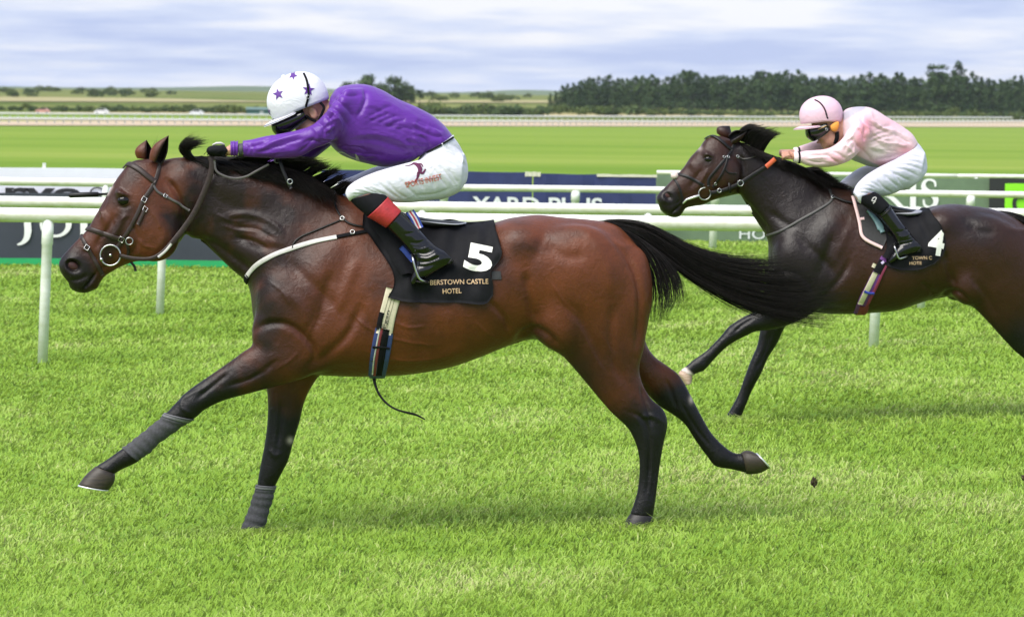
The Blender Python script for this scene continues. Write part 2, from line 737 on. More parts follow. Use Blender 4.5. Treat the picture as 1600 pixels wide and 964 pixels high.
def px_map(x0, y0, x1, y1, V2, top):
    """map local text box to a picture quad: baseline from (x0,y0) to (x1,y1); top = height px"""
    w = V2[:, 0].max(); hh = V2[:, 1].max()
    ux, uy = (x1 - x0) / w, (y1 - y0) / w
    l = math.hypot(x1 - x0, y1 - y0)
    vx, vy = (y1 - y0) / l * top / hh, -(x1 - x0) / l * top / hh
    return lambda x, y: (x0 + ux * x + vx * y, y0 + uy * x + vy * y)
# =================================================================== the setting
def vnoise(x, y, seed=0):
    """smooth value noise on arrays, 0..1"""
    xi, yi = np.floor(x).astype(np.int64), np.floor(y).astype(np.int64)
    fx, fy = x - xi, y - yi
    fx, fy = fx * fx * (3 - 2 * fx), fy * fy * (3 - 2 * fy)

    def h(a, b):
        v = (a * 374761393 + b * 668265263 + seed * 974634211) & 0x7fffffff
        v = ((v ^ (v >> 13)) * 1274126177) & 0x7fffffff
        return ((v ^ (v >> 16)) & 0xffff) / 65535.0
    return (h(xi, yi) * (1 - fx) + h(xi + 1, yi) * fx) * (1 - fy) + (h(xi, yi + 1) * (1 - fx) + h(xi + 1, yi + 1) * fx) * fy


def fbm(x, y, o=4, seed=0):
    s, a, t = 0, 1, 0
    for i in range(o):
        s = s + a * vnoise(x * 2 ** i + 17 * i, y * 2 ** i - 9 * i, seed + i); t += a; a *= 0.5
    return s / t


TY = [0, 75, 110, 150, 220, 300, 420, 560, 680, 800, 950, 1100, 1350, 1600, 2000, 2600, 4000, 9000]
TZ = [0, 0, -0.12, -0.4, -0.95, -1.65, -2.6, -3.75, -4.65, -5.25, -5.55, -5.55, -5.0, -4.0, -2.2, -0.2, 1.0, 0.0]


def terr(Y):
    return np.interp(Y, TY, TZ)


def on_terrain(px, py):
    d = rays(px, py)
    for Y in np.arange(40, 6000, 2.0):
        p = CAM + d * (Y / d[1])
        if p[2] <= terr(Y): return p
    return CAM + d * (5000 / d[1])


def turf_material(name, stops, far=False):
    t = NT(name)
    v = t.coord('Object')
    a = t.noise(v, 0.6, 5, 0.6)
    b = t.noise(v, 14.0, 4, 0.65)
    f = t.math('ADD', t.math('MULTIPLY', a, 0.6), t.math('MULTIPLY', b, 0.4))
    t.set(Base_Color=t.ramp(f, stops), Roughness=0.9)
    t.b.inputs['Specular IOR Level'].default_value = 0.1
    t.bump(b, 0.5, 0.02)
    return t.m


M_TURF = turf_material('turf', [(0.32, (0.10, 0.20, 0.022)), (0.5, (0.14, 0.25, 0.03)), (0.66, (0.19, 0.29, 0.045))])


def mowing_material():
    """open gallop: pale mown green in broad soft bands"""
    t = NT('mown_field')
    v = t.coord('Object', (0.004, 0.05, 1))
    a = t.noise(v, 1.0, 5, 0.55, 0.6)
    b = t.noise(t.coord('Object', (0.05, 0.25, 1)), 1.0, 5, 0.6)
    f = t.math('ADD', t.math('MULTIPLY', a, 0.65), t.math('MULTIPLY', b, 0.35))
    t.set(Base_Color=t.ramp(f, [(0.38, (0.125, 0.215, 0.024)), (0.5, (0.165, 0.25, 0.034)), (0.62, (0.225, 0.285, 0.056))]), Roughness=0.95)
    t.b.inputs['Specular IOR Level'].default_value = 0.05
    return t.m


def heath_material():
    t = NT('heath')
    v = t.coord('Object', (0.006, 0.011, 1))
    a = t.noise(v, 1.0, 6, 0.6, 0.8)
    t.set(Base_Color=t.ramp(a, [(0.34, (0.05, 0.085, 0.02)), (0.46, (0.13, 0.17, 0.05)), (0.56, (0.19, 0.19, 0.075)), (0.68, (0.15, 0.2, 0.055))]), Roughness=1.0)
    t.b.inputs['Specular IOR Level'].default_value = 0.0
    return t.m


def sheet(name, rows, cols, zf, mat):
    """ground sheet: rows of Y, columns as multiples of the row's half width"""
    V = []
    for Y in rows:
        for c in cols:
            x = c * (40 + 0.35 * Y)
            V.append((x, Y, zf(Y) + float(gz(x, Y))))
    F = grid_faces(len(rows), len(cols), closed=False)
    o = mesh_obj(name, V, F, mat, smooth=True)
    if o.data.polygons[0].normal.z < 0:
        o.data.flip_normals()
    return tag(o, kind='structure')


_cols = np.linspace(-1, 1, 21)
sheet('track_turf', [-40, 0, 10, 20, 32, 36, 40, 43, 50, 62, 75], _cols, lambda Y: 0.0, M_TURF)
_rows = [75, 90, 110, 130, 150, 185, 220, 260, 300, 360, 420, 490, 560, 620, 680, 740, 800, 870, 950, 1020, 1100]
sheet('mown_field', _rows, _cols, lambda Y: float(terr(Y)) + (0.0 if Y > 75 else 0.0), mowing_material())
sheet('heath', [1100, 1220, 1350, 1480, 1600, 1800, 2000, 2300, 2600, 3300, 4000, 6500, 9000], _cols, lambda Y: float(terr(Y)), heath_material())


def ribbon_ground(name, top, bot, mat, lift):
    """strip of ground between two boundaries seen in the picture, draped on the terrain"""
    V = []
    n = 24
    for i in range(n + 1):
        px = -250 + (2100) * i / n
        yt = np.interp(px, [p[0] for p in top], [p[1] for p in top]); yb = np.interp(px, [p[0] for p in bot], [p[1] for p in bot])
        a, b = on_terrain(px, yb), on_terrain(px, yt)
        for k in range(7):
            q = a + (b - a) * k / 6
            q[2] = terr(q[1]) + lift
            V.append(q)
    o = mesh_obj(name, V, grid_faces(n + 1, 7, closed=False), mat)
    if o.data.polygons[0].normal.z < 0: o.data.flip_normals()
    return tag(o, kind='structure')


M_SAND = turf_material('sand_track', [(0.3, (0.40, 0.32, 0.22)), (0.5, (0.46, 0.37, 0.26)), (0.7, (0.5, 0.42, 0.31))])
ribbon_ground('sand_track', [(-250, 189), (0, 190.5), (900, 190), (1600, 190.5), (1850, 191)],
              [(-250, 196.5), (0, 197.5), (900, 198.5), (1600, 199.5), (1850, 200)], M_SAND, 0.15)
M_DRY = turf_material('dry_verge', [(0.3, (0.24, 0.22, 0.09)), (0.5, (0.33, 0.27, 0.12)), (0.7, (0.3, 0.3, 0.1))])
ribbon_ground('dry_verge', [(-250, 176), (0, 177), (700, 174), (900, 178), (1600, 184), (1850, 185)],
              [(-250, 178.5), (0, 179.5), (700, 181), (900, 183.5), (1600, 186.5), (1850, 187)], M_DRY, 0.15)
M_STUB = turf_material('stubble', [(0.3, (0.26, 0.23, 0.11)), (0.5, (0.33, 0.29, 0.15)), (0.7, (0.3, 0.3, 0.12))])
ribbon_ground('stubble_field', [(-250, 153), (0, 153), (250, 155), (420, 160), (760, 158), (850, 158), (1850, 170)],
              [(-250, 159), (0, 160), (250, 161), (420, 161), (760, 162), (850, 162), (1850, 170.5)], M_STUB, 0.4)


# ------------------------------------------------------------------ distant hills
def far_hills():
    t = NT('far_hills')
    a = t.noise(t.coord('Object', (0.0006, 0.0006, 0.01)), 1.0, 5, 0.6)
    t.set(Base_Color=t.ramp(a, [(0.35, (0.05, 0.085, 0.03)), (0.65, (0.11, 0.15, 0.05))]), Roughness=1.0)
    t.b.inputs['Specular IOR Level'].default_value = 0.0
    V = []
    xs = np.linspace(-4200, 4200, 140)
    for x in xs:
        hgt = 1 + 9 * fbm(np.array([x / 900.0 + 3]), np.array([0.5]), 4, 5)[0]
        hgt += 11 * math.exp(-((x + 760) / 260) ** 2) + 9 * math.exp(-((x - 60) / 160) ** 2)
        for k, (dy, f) in enumerate(((-700, 0.0), (-350, 0.55), (0, 1.0), (600, 0.8))):
            V.append((x * (1 + dy / 12000), 11000 + dy, -2 + hgt * f + 3 * fbm(np.array([x / 130.0]), np.array([k * 2.0]), 3, 9)[0] * f))
    o = mesh_obj('hills', V, grid_faces(len(xs), 4, closed=False), t.m)
    tag(o, kind='structure')


far_hills()


# ------------------------------------------------------------------ turf: blades of grass round the track
HOOF_SPOTS = [(388, 834), (996, 822), (1143, 664), (1150, 662)]


def grass():
    t = NT('grass_blade')
    at = t.n('ShaderNodeVertexColor', layer_name='blade')
    sp = t.n('ShaderNodeSeparateColor')
    t.l(at.outputs[0], sp.inputs[0])
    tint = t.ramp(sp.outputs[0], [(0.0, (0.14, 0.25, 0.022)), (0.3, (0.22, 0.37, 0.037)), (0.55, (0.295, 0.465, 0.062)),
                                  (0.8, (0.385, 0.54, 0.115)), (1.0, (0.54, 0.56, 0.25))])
    t.set(Base_Color=tint, Roughness=0.5)
    t.b.inputs['Specular IOR Level'].default_value = 0.3
    # blades are rounded and lie every way: their mean normal leans to the sky
    g = t.n('ShaderNodeNewGeometry')
    vs = t.n('ShaderNodeVectorMath', operation='SCALE'); t.l(g.outputs['Normal'], vs.inputs[0]); vs.inputs['Scale'].default_value = 0.28
    va = t.n('ShaderNodeVectorMath', operation='ADD'); t.l(vs.outputs[0], va.inputs[0]); va.inputs[1].default_value = (0, 0, 0.75)
    vn = t.n('ShaderNodeVectorMath', operation='NORMALIZE'); t.l(va.outputs[0], vn.inputs[0])
    t.l(vn.outputs[0], t.b.inputs['Normal'])
    tr = t.n('ShaderNodeBsdfTranslucent')
    t.l(tint, tr.inputs[0])
    mx = t.n('ShaderNodeMixShader'); mx.inputs[0].default_value = 0.3
    t.l(t.b.outputs[0], mx.inputs[1]); t.l(tr.outputs[0], mx.inputs[2]); t.l(mx.outputs[0], t.out.inputs[0])
    # number of blades falls with distance while each gets broader (a tuft)
    N = 405000
    y0, y1 = 13.6, 58.0
    u = RNG.random(N)
    Y = y0 * (y1 / y0) ** (u ** 1.12)
    X = (RNG.random(N) * 2 - 1) * (0.145 * Y + 1.5)
    patch = fbm(X * 0.8, Y * 0.75, 4, 3)
    clump = fbm(X * 5.5, Y * 3.2, 3, 21)
    fine = fbm(X * 22, Y * 14, 2, 31)
    L = (0.025 + 0.046 * RNG.random(N)) * (0.7 + 0.6 * clump) * (0.9 + 0.2 * patch)
    ang = 0.3 + (fbm(X * 1.3, Y * 1.0, 3, 41) - 0.5) * 2.2 + RNG.normal(0, 1.25, N)
    lean = np.clip(0.80 + 0.5 * RNG.random(N) + 0.5 * (fine - 0.5), 0.2, 1.3)
    tuft = np.zeros(N, bool)
    for k, (hx, hy) in enumerate(HOOF_SPOTS):
        g = ground(hx, hy)
        i = slice(k * 1500, (k + 1) * 1500)
        X[i] = g[0] + RNG.normal(0, 0.10, 1500); Y[i] = g[1] - 0.05 + RNG.normal(0, 0.10, 1500)
        tuft[i] = True
        L[i] *= 1.0 if k == 0 else 1.3
    worn = np.zeros(N)
    for k in range(46):
        cy = 14.5 + 16 * RNG.random() ** 1.3; cx = (RNG.random() * 2 - 1) * (.14 * cy + .5); rr = 0.035 + 0.06 * RNG.random()
        worn = np.maximum(worn, np.exp(-(((X - cx) / (rr * 1.5)) ** 2 + ((Y - cy) / rr) ** 2) ** 2) * (0.5 + .5 * RNG.random()))
    worn[tuft] = 0
    L *= 1 - 0.62 * worn
    wd = (0.0021 + 0.0014 * RNG.random(N)) * (Y / 15.0)
    dx, dy = np.cos(ang), np.sin(ang) * 0.8
    bx, by = -np.sin(ang) * 0.35 + 0.8, np.cos(ang) * 0.35
    nb = np.hypot(bx, by); bx /= nb; by /= nb
    c1, s1 = np.cos(lean * 0.6), np.sin(lean * 0.6)
    c2, s2 = np.cos(lean * 1.35), np.sin(lean * 1.35)
    root = np.stack([X, Y, gz(X, Y) - 0.004], 1)
    mid = root + np.stack([dx * s1 * L * .55, dy * s1 * L * .55, c1 * L * .55], 1)
    tip = mid + np.stack([dx * s2 * L * .6, dy * s2 * L * .6, c2 * L * .6], 1)
    side = np.stack([bx, by, np.zeros(N)], 1) * wd[:, None]
    V = np.empty((N, 5, 3), np.float32)
    V[:, 0] = root - side; V[:, 1] = root + side; V[:, 2] = mid + side * .85; V[:, 3] = mid - side * .85; V[:, 4] = tip
    tintv = np.clip(0.57 + 0.75 * (patch - 0.5) + 0.35 * (clump - 0.5) + 0.28 * (fine - 0.5) + RNG.normal(0, 0.10, N), 0, 1)
    straw = RNG.random(N) < (0.01 + 0.03 * np.clip((patch - 0.5) * 4, 0, 1))
    tintv[straw] = 0.93
    tintv = np.clip(tintv - 0.42 * worn, 0, 1)
    tintv[(worn > .35) & (RNG.random(N) < .3)] = 0.95
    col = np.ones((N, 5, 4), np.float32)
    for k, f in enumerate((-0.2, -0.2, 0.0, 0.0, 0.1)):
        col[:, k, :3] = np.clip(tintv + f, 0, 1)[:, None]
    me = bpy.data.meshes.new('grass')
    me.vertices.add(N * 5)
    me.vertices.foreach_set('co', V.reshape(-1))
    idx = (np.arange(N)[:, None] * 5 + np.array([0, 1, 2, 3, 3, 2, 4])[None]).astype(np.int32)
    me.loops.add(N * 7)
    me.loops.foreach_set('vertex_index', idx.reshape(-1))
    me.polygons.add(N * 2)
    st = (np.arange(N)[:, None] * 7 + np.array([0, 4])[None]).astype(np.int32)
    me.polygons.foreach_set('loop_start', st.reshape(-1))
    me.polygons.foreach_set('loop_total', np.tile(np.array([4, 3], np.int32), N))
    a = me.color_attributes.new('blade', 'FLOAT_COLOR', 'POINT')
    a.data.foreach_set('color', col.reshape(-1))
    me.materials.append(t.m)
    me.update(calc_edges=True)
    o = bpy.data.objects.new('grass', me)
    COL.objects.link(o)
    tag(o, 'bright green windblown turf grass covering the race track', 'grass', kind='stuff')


grass()


def haze():
    """thin summer haze: one closed box of even air round the whole scene"""
    m = bpy.data.materials.new('haze_air'); m.use_nodes = True
    nt = m.node_tree; nt.nodes.clear()
    o = nt.nodes.new('ShaderNodeOutputMaterial'); v = nt.nodes.new('ShaderNodeVolumePrincipled')
    v.inputs['Color'].default_value = (0.80, 0.88, 1.0, 1); v.inputs['Density'].default_value = HAZE
    v.inputs['Anisotropy'].default_value = 0.0
    nt.links.new(v.outputs[0], o.inputs['Volume'])
    b = mesh_obj('haze', *box((0, 6450, 24), 5600, 6550, 32), m, smooth=False)
    tag(b, 'thin pale summer haze over the open country', 'haze', kind='stuff')


HAZE = 0.00003
haze()


# ------------------------------------------------------------------ running rails
def rail_material(name, white, grime_bounce):
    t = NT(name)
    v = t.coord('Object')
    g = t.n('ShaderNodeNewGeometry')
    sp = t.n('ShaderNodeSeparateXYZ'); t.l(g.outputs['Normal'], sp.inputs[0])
    under = t.ramp(sp.outputs[2], [(0.0, (1, 1, 1)), (0.3, (0, 0, 0))])  # green reflection of the turf painted into the undersides, mixed with algae stain
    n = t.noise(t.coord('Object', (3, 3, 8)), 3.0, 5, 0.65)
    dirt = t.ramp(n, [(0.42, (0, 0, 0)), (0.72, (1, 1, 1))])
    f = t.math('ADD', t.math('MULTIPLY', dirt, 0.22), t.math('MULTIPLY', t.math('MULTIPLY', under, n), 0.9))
    t.set(Base_Color=t.mix(f, white, grime_bounce), Roughness=0.42)
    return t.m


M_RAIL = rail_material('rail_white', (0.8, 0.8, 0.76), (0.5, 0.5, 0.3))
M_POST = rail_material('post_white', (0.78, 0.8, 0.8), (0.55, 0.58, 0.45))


def running_rail(label, Y0, slope, ztop, r, px_posts, pw, x_from, x_to, seg, lean=0.035):
    """white plastic running rail on posts: rail lengths with sleeves at the joints"""
    line = lambda X: np.array([X, Y0 + slope * X, 0.0])
    root = thing('running_rail', label, 'rail', line((x_from + x_to) / 2), 'white running rails along the track')
    zc = ztop - r
    X = x_from
    k = 0
    while X < x_to - 0.01:
        X2 = min(X + seg, x_to)
        pts = [line(X + (X2 - X) * t) + [0, 0, zc + 0.004 * math.sin(k * 1.7 + 3 * t)] for t in np.linspace(0, 1, 7)]
        V, F = tube(pts, r, 16)
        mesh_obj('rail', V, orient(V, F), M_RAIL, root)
        jp = line(X2)
        V, F = tube([jp + [-0.17, -slope * 0.17, zc], jp + [-0.16, -slope * .16, zc], jp + [0.16, slope * .16, zc], jp + [0.17, slope * .17, zc]],
                    [r * 0.98, r * 1.045, r * 1.045, r * 0.98], 16)
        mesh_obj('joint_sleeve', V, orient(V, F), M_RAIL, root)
        X = X2; k += 1
    for px in px_posts:
        d = rays(px, 400.0)
        tt = Y0 / (d[1] - slope * d[0])
        p = line(d[0] * tt)
        p[2] = gz(p[0], p[1])
        h = zc - p[2]
        top = p + [lean * h, 0, h - r * 0.55]
        pts = [p + [0, 0, -0.05], p + [lean * h * .5, 0, h * .5], p + [lean * h * 0.8, 0, h * 0.8], p + [lean * h * 0.81, 0, h * 0.805], top]
        V, F = tube(pts, [pw * .98, pw, pw, pw * 1.12, pw * 1.12], 14)
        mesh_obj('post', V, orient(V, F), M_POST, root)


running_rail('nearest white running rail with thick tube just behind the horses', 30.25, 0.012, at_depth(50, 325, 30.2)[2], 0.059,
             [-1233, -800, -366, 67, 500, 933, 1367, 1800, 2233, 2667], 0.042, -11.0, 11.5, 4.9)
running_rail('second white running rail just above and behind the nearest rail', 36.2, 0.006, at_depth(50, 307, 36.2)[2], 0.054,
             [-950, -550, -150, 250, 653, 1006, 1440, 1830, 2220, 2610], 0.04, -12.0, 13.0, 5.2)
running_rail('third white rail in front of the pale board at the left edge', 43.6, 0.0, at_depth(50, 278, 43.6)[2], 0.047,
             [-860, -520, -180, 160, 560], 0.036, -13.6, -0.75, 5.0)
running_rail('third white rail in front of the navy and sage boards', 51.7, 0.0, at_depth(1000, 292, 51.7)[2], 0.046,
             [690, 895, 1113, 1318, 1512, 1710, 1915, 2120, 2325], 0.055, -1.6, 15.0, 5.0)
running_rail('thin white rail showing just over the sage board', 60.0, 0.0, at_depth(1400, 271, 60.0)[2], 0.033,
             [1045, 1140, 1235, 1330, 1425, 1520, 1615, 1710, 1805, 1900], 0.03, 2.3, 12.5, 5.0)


# far double rails, too distant to pick the posts apart
def far_rail(label, yl, yr, hgt, step):
    a, b = on_terrain(-160, yl), on_terrain(1760, yr)
    L = np.linalg.norm(b - a)
    root = thing('running_rail', label, 'rail', (a + b) / 2, 'far white rails across the open field')
    n = int(L / 12)
    pts = [a + (b - a) * i / n for i in range(n + 1)]
    pts = [np.array([p[0], p[1], terr(p[1]) + hgt]) for p in pts]
    V, F = tube(pts, 0.27, 6)
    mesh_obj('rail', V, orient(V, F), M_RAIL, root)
    vf = []
    m = int(L / step)
    for i in range(m):
        p = a + (b - a) * (i + 0.5) / m; z = terr(p[1])
        vf.append(box((p[0], p[1], z + hgt / 2), 0.16, 0.12, hgt / 2))
    V, F = merge(*vf)
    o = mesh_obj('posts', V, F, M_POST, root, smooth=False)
    o['kind'] = 'stuff'


far_rail('farther of the two white rails beyond the sand track', 183.5, 189.5, 1.05, 2.7)
far_rail('nearer of the two white rails beside the sand track', 192.5, 193.5, 0.95, 2.9)


# ------------------------------------------------------------------ advertising boards
def panel(root, name, a, b, z0, z1, mat, th=0.03, n=10, wob=0.004):
    """upright sheet from ground point a to b, slightly wavy"""
    a, b = np.asarray(a, float), np.asarray(b, float)
    d = (b - a); d /= np.linalg.norm(d)
    nn = np.array([d[1], -d[0], 0])
    V = []
    for i in range(n + 1):
        p = a + (b - a) * i / n + nn * wob * math.sin(i * 2.1)
        for (zz, o) in ((z0, 0), (z1, 0), (z1, -th), (z0, -th)):
            V.append(p + nn * o + [0, 0, zz + (0.004 * math.sin(i * 1.3) if zz == z1 else 0)])
    F = grid_faces(n + 1, 4)
    F += [[0, 1, 2, 3], [n * 4 + 3, n * 4 + 2, n * 4 + 1, n * 4]]
    return mesh_obj(name, V, orient(V, F), mat, root, smooth=False)


def pieces(V, F):
    """split a mesh into its connected pieces (one letter each)"""
    par = list(range(len(V)))

    def find(i):
        while par[i] != i:
            par[i] = par[par[i]]; i = par[i]
        return i
    for f in F:
        for i in f[1:]: par[find(i)] = find(f[0])
    grp = {}
    for f in F: grp.setdefault(find(f[0]), []).append(f)
    for fs in grp.values():
        ids = sorted({i for f in fs for i in f}); m = {i: k for k, i in enumerate(ids)}
        yield np.asarray(V)[ids], [[m[i] for i in f] for f in fs]


def sign_text(root, s, px0, px1, ybase, ytop, Y, mat, bold=0.0, name='letter', proud=0.012):
    V2, F = text_mesh(s, 1.0, bold, cuts=0)
    m = px_map(px0, ybase, px1, ybase + (px1 - px0) * math.tan(ROLL), V2, ybase - ytop)
    V = np.array([at_depth(*m(x, y), Y - proud) for x, y in V2])
    for v, f in pieces(V, F):
        mesh_obj(name, v, f, mat, root, smooth=False)


M_WHITE_BOARD = plain('board_white', (0.72, 0.73, 0.8), 0.45, 0.04, 3)
M_SLATE = plain('board_slate', (0.040, 0.045, 0.065), 0.5, 0.1, 3)
M_GREEN_STRIPE = plain('board_green', (0.02, 0.36, 0.12), 0.5, 0.06, 5)
M_NAVY = plain('board_navy', (0.022, 0.030, 0.115), 0.55, 0.16, 4)
M_SAGE = plain('board_sage', (0.13, 0.19, 0.115), 0.55, 0.1, 4)
M_BLACK_BOARD = plain('board_black', (0.02, 0.02, 0.022), 0.5, 0.1, 4)
M_LIME = plain('board_lime', (0.25, 0.72, 0.02), 0.5, 0.04, 4)
M_INK = plain('ink_black', (0.02, 0.02, 0.022), 0.5, 0.1, 6)
M_LETTER = plain('letter_white', (0.8, 0.8, 0.8), 0.5, 0.04, 6)
M_PALE_LETTER = plain('letter_pale', (0.66, 0.68, 0.7), 0.5, 0.06, 6)
M_CREAM = plain('board_edge_cream', (0.6, 0.58, 0.46), 0.6, 0.1, 6)


def glyph_strip(root, name, L, w, Y, mat, proud):
    """a letter stroke drawn as a strip of varying width on the board at depth Y"""
    L = catmull(np.asarray(L, float), 6); n = len(L)
    w = np.interp(np.linspace(0, 1, n), np.linspace(0, 1, len(w)), w)
    V = []
    for i in range(n):
        t = L[min(i + 1, n - 1)] - L[max(i - 1, 0)]; t /= np.linalg.norm(t)
        s = np.array([-t[1], t[0]]) * w[i] / 2
        V += [at_depth(*(L[i] - s), Y - proud), at_depth(*(L[i] + s), Y - proud)]
    F = [[2 * i, 2 * i + 1, 2 * i + 3, 2 * i + 2] for i in range(n - 1)]
    return mesh_obj(name, V, F, mat, root, smooth=False)


def boards():
    g = lambda px, Y: np.array([(px - W / 2) * Y / FPX, Y, 0.0])
    z = lambda px, py, Y: at_depth(px, py, Y)[2]
    stakes = lambda root, xs, Y, h, m: [mesh_obj('stake', *box(g(x, Y) + [0, 0.05, h / 2 - .1], 0.02, 0.02, h / 2 + .1), m, root, smooth=False) for x in xs]
    # pale board at left with black lettering
    Y = 44.8
    r = thing('advertising_board', 'white advertising board with black lettering above the slate board', 'sign', g(120, Y))
    panel(r, 'panel', g(-330, Y), g(455, Y), 0.5, z(60, 262.5, Y), M_WHITE_BOARD)
    sign_text(r, 'rve', 8, 127, 315, 293, Y, M_INK, 0.03, proud=0.02)
    glyph_strip(r, 'emblem', [(141, 305), (143, 297), (152, 293.5), (161, 297), (164, 305)], [3, 2.5, 2, 2.5, 3], Y, M_INK, 0.02)
    stakes(r, (-200, 66, 380), Y, z(66, 255, Y), M_POST)
    # slate board in front of its lower half
    Y = 44.5
    r = thing('advertising_board', 'dark slate advertising board with white letters and green bottom stripe', 'sign', g(120, Y))
    panel(r, 'panel', g(-330, Y), g(470, Y), z(150, 405, Y), z(60, 302, Y), M_SLATE)
    panel(r, 'bottom_stripe', g(-330, Y - .012), g(470, Y - .012), -0.02, z(150, 405, Y) + 0.002, M_GREEN_STRIPE)
    glyph_strip(r, 'letter', [(43, 335), (43, 350), (43.5, 362), (41, 373), (34, 380), (27, 382.5)], [11, 11, 11, 9, 5, 2.5], Y, M_LETTER, 0.025)
    glyph_strip(r, 'letter', [(70, 340), (67, 350), (69, 360), (76, 367), (87, 369), (98, 366), (106, 357), (107, 345), (103, 335)], [9, 10, 8, 5, 4, 5, 8, 10, 9], Y, M_LETTER, 0.025)
    glyph_strip(r, 'letter', [(131, 330), (131, 350), (131, 367)], [11, 11, 11], Y, M_LETTER, 0.025)
    # navy board
    Y = 54.0
    r = thing('advertising_board', 'navy blue advertising board with pale capital letters behind the rails', 'sign', g(770, Y))
    panel(r, 'panel', g(500, Y), g(829, Y), 0.02, z(740, 268.5, Y), M_NAVY, wob=0.01)
    panel(r, 'panel', g(831, Y), g(1023, Y), 0.02, z(900, 272.5, Y), M_NAVY, wob=0.01)
    panel(r, 'top_edge', g(930, Y - .015), g(1024, Y - .015), z(975, 273, Y) - .035, z(975, 273, Y), M_CREAM, th=0.05)
    panel(r, 'top_edge', g(818, Y - .015), g(842, Y - .015), z(830, 271, Y) - .045, z(830, 269, Y), M_CREAM, th=0.05)
    sign_text(r, 'YARD PLUS', 738, 941, 333, 307, Y, M_PALE_LETTER, 0.02, proud=0.03)
    # sage board
    Y = 54.4
    r = thing('advertising_board', 'sage green advertising board with large white capitals behind the dark horse', 'sign', g(1280, Y))
    panel(r, 'panel', g(1023.5, Y), g(1543, Y), 0.0, z(1280, 276, Y), M_SAGE)
    sign_text(r, 'HO', 1155, 1196, 373.5, 357.5, Y, M_PALE_LETTER, 0.004, proud=0.02)
    sign_text(r, 'RI', 1366, 1431, 324, 284, Y, M_LETTER, 0.0, proud=0.02)
    glyph_strip(r, 'letter', [(1462, 292), (1460, 284), (1452, 281), (1445, 284), (1443, 292), (1448, 299), (1457, 304), (1462, 311), (1461, 319), (1453, 324), (1445, 321), (1443, 312)],
                [3, 4, 3, 5, 8, 9, 9, 9, 7, 4, 4, 3], Y, M_LETTER, 0.02)
    for x in (1413, 1431.5):
        glyph_strip(r, 'letter', [(x + 5 - 9, 324), (x + 5 + 1, 324.2)], [2.5, 2.5], Y, M_LETTER, 0.021)
    # black and lime board
    Y = 54.3
    r = thing('advertising_board', 'black advertising board with lime green square at the right edge', 'sign', g(1640, Y))
    panel(r, 'panel', g(1543.5, Y), g(1760, Y), 0.0, z(1570, 279, Y), M_BLACK_BOARD)
    panel(r, 'lime_panel', g(1568, Y - .03), g(1735, Y - .03), 0.1, z(1570, 287, Y), M_LIME, th=0.02)
    glyph_strip(r, 'emblem', [(1600, 309), (1592, 308), (1586, 312), (1585, 322), (1590, 330), (1600, 333), (1612, 330), (1618, 320)], [6, 6, 6, 6, 6, 6, 6, 6], Y, M_INK, 0.06)


boards()


# ------------------------------------------------------------------ trees, hedges
def leaf_mat(name, a, b, c):
    t = NT(name)
    at = t.n('ShaderNodeVertexColor', layer_name='leaf')
    oi = t.n('ShaderNodeObjectInfo')
    f = t.math('ADD', t.math('MULTIPLY', at.outputs[0], 0.75), t.math('MULTIPLY', oi.outputs['Random'], 0.25))
    t.set(Base_Color=t.ramp(f, [(0.1, a), (0.5, b), (0.9, c)]), Roughness=0.8)
    t.b.inputs['Specular IOR Level'].default_value = 0.15
    return t.m


M_PINE = leaf_mat('needles', (0.022, 0.046, 0.018), (0.045, 0.080, 0.028), (0.082, 0.125, 0.042))
M_BROAD = leaf_mat('broadleaf', (0.028, 0.052, 0.018), (0.055, 0.09, 0.03), (0.1, 0.14, 0.045))
M_GORSE = leaf_mat('gorse', (0.035, 0.06, 0.015), (0.075, 0.11, 0.028), (0.13, 0.16, 0.045))
M_BARK = plain('bark', (0.07, 0.05, 0.04), 0.9, 0.3, 2)


def leaf_cloud(centres, radii, n, size, rng):
    """leaf-sized faces through a set of soft lumps"""
    centres, radii = np.asarray(centres, float), np.asarray(radii, float)
    k = rng.integers(0, len(centres), n)
    d = rng.normal(size=(n, 3)); d /= np.linalg.norm(d, axis=1, keepdims=True)
    rr = rng.random(n) ** 0.45
    P = centres[k] + d * radii[k] * rr[:, None]
    a = rng.normal(size=(n, 3)); a /= np.linalg.norm(a, axis=1, keepdims=True)
    b = np.cross(a, d + 0.01); b /= np.linalg.norm(b, axis=1, keepdims=True)
    s = size * (0.6 + 0.8 * rng.random(n))[:, None]
    V = np.stack([P - a * s, P + b * s * .7, P + a * s, P - b * s * .7], 1).reshape(-1, 3)
    F = np.arange(4 * n).reshape(n, 4).tolist()
    lump = rng.random(len(centres))
    c = np.clip(0.5 * lump[k] + 0.5 * rng.random(n), 0, 1)
    return V, F, np.repeat(c, 4)


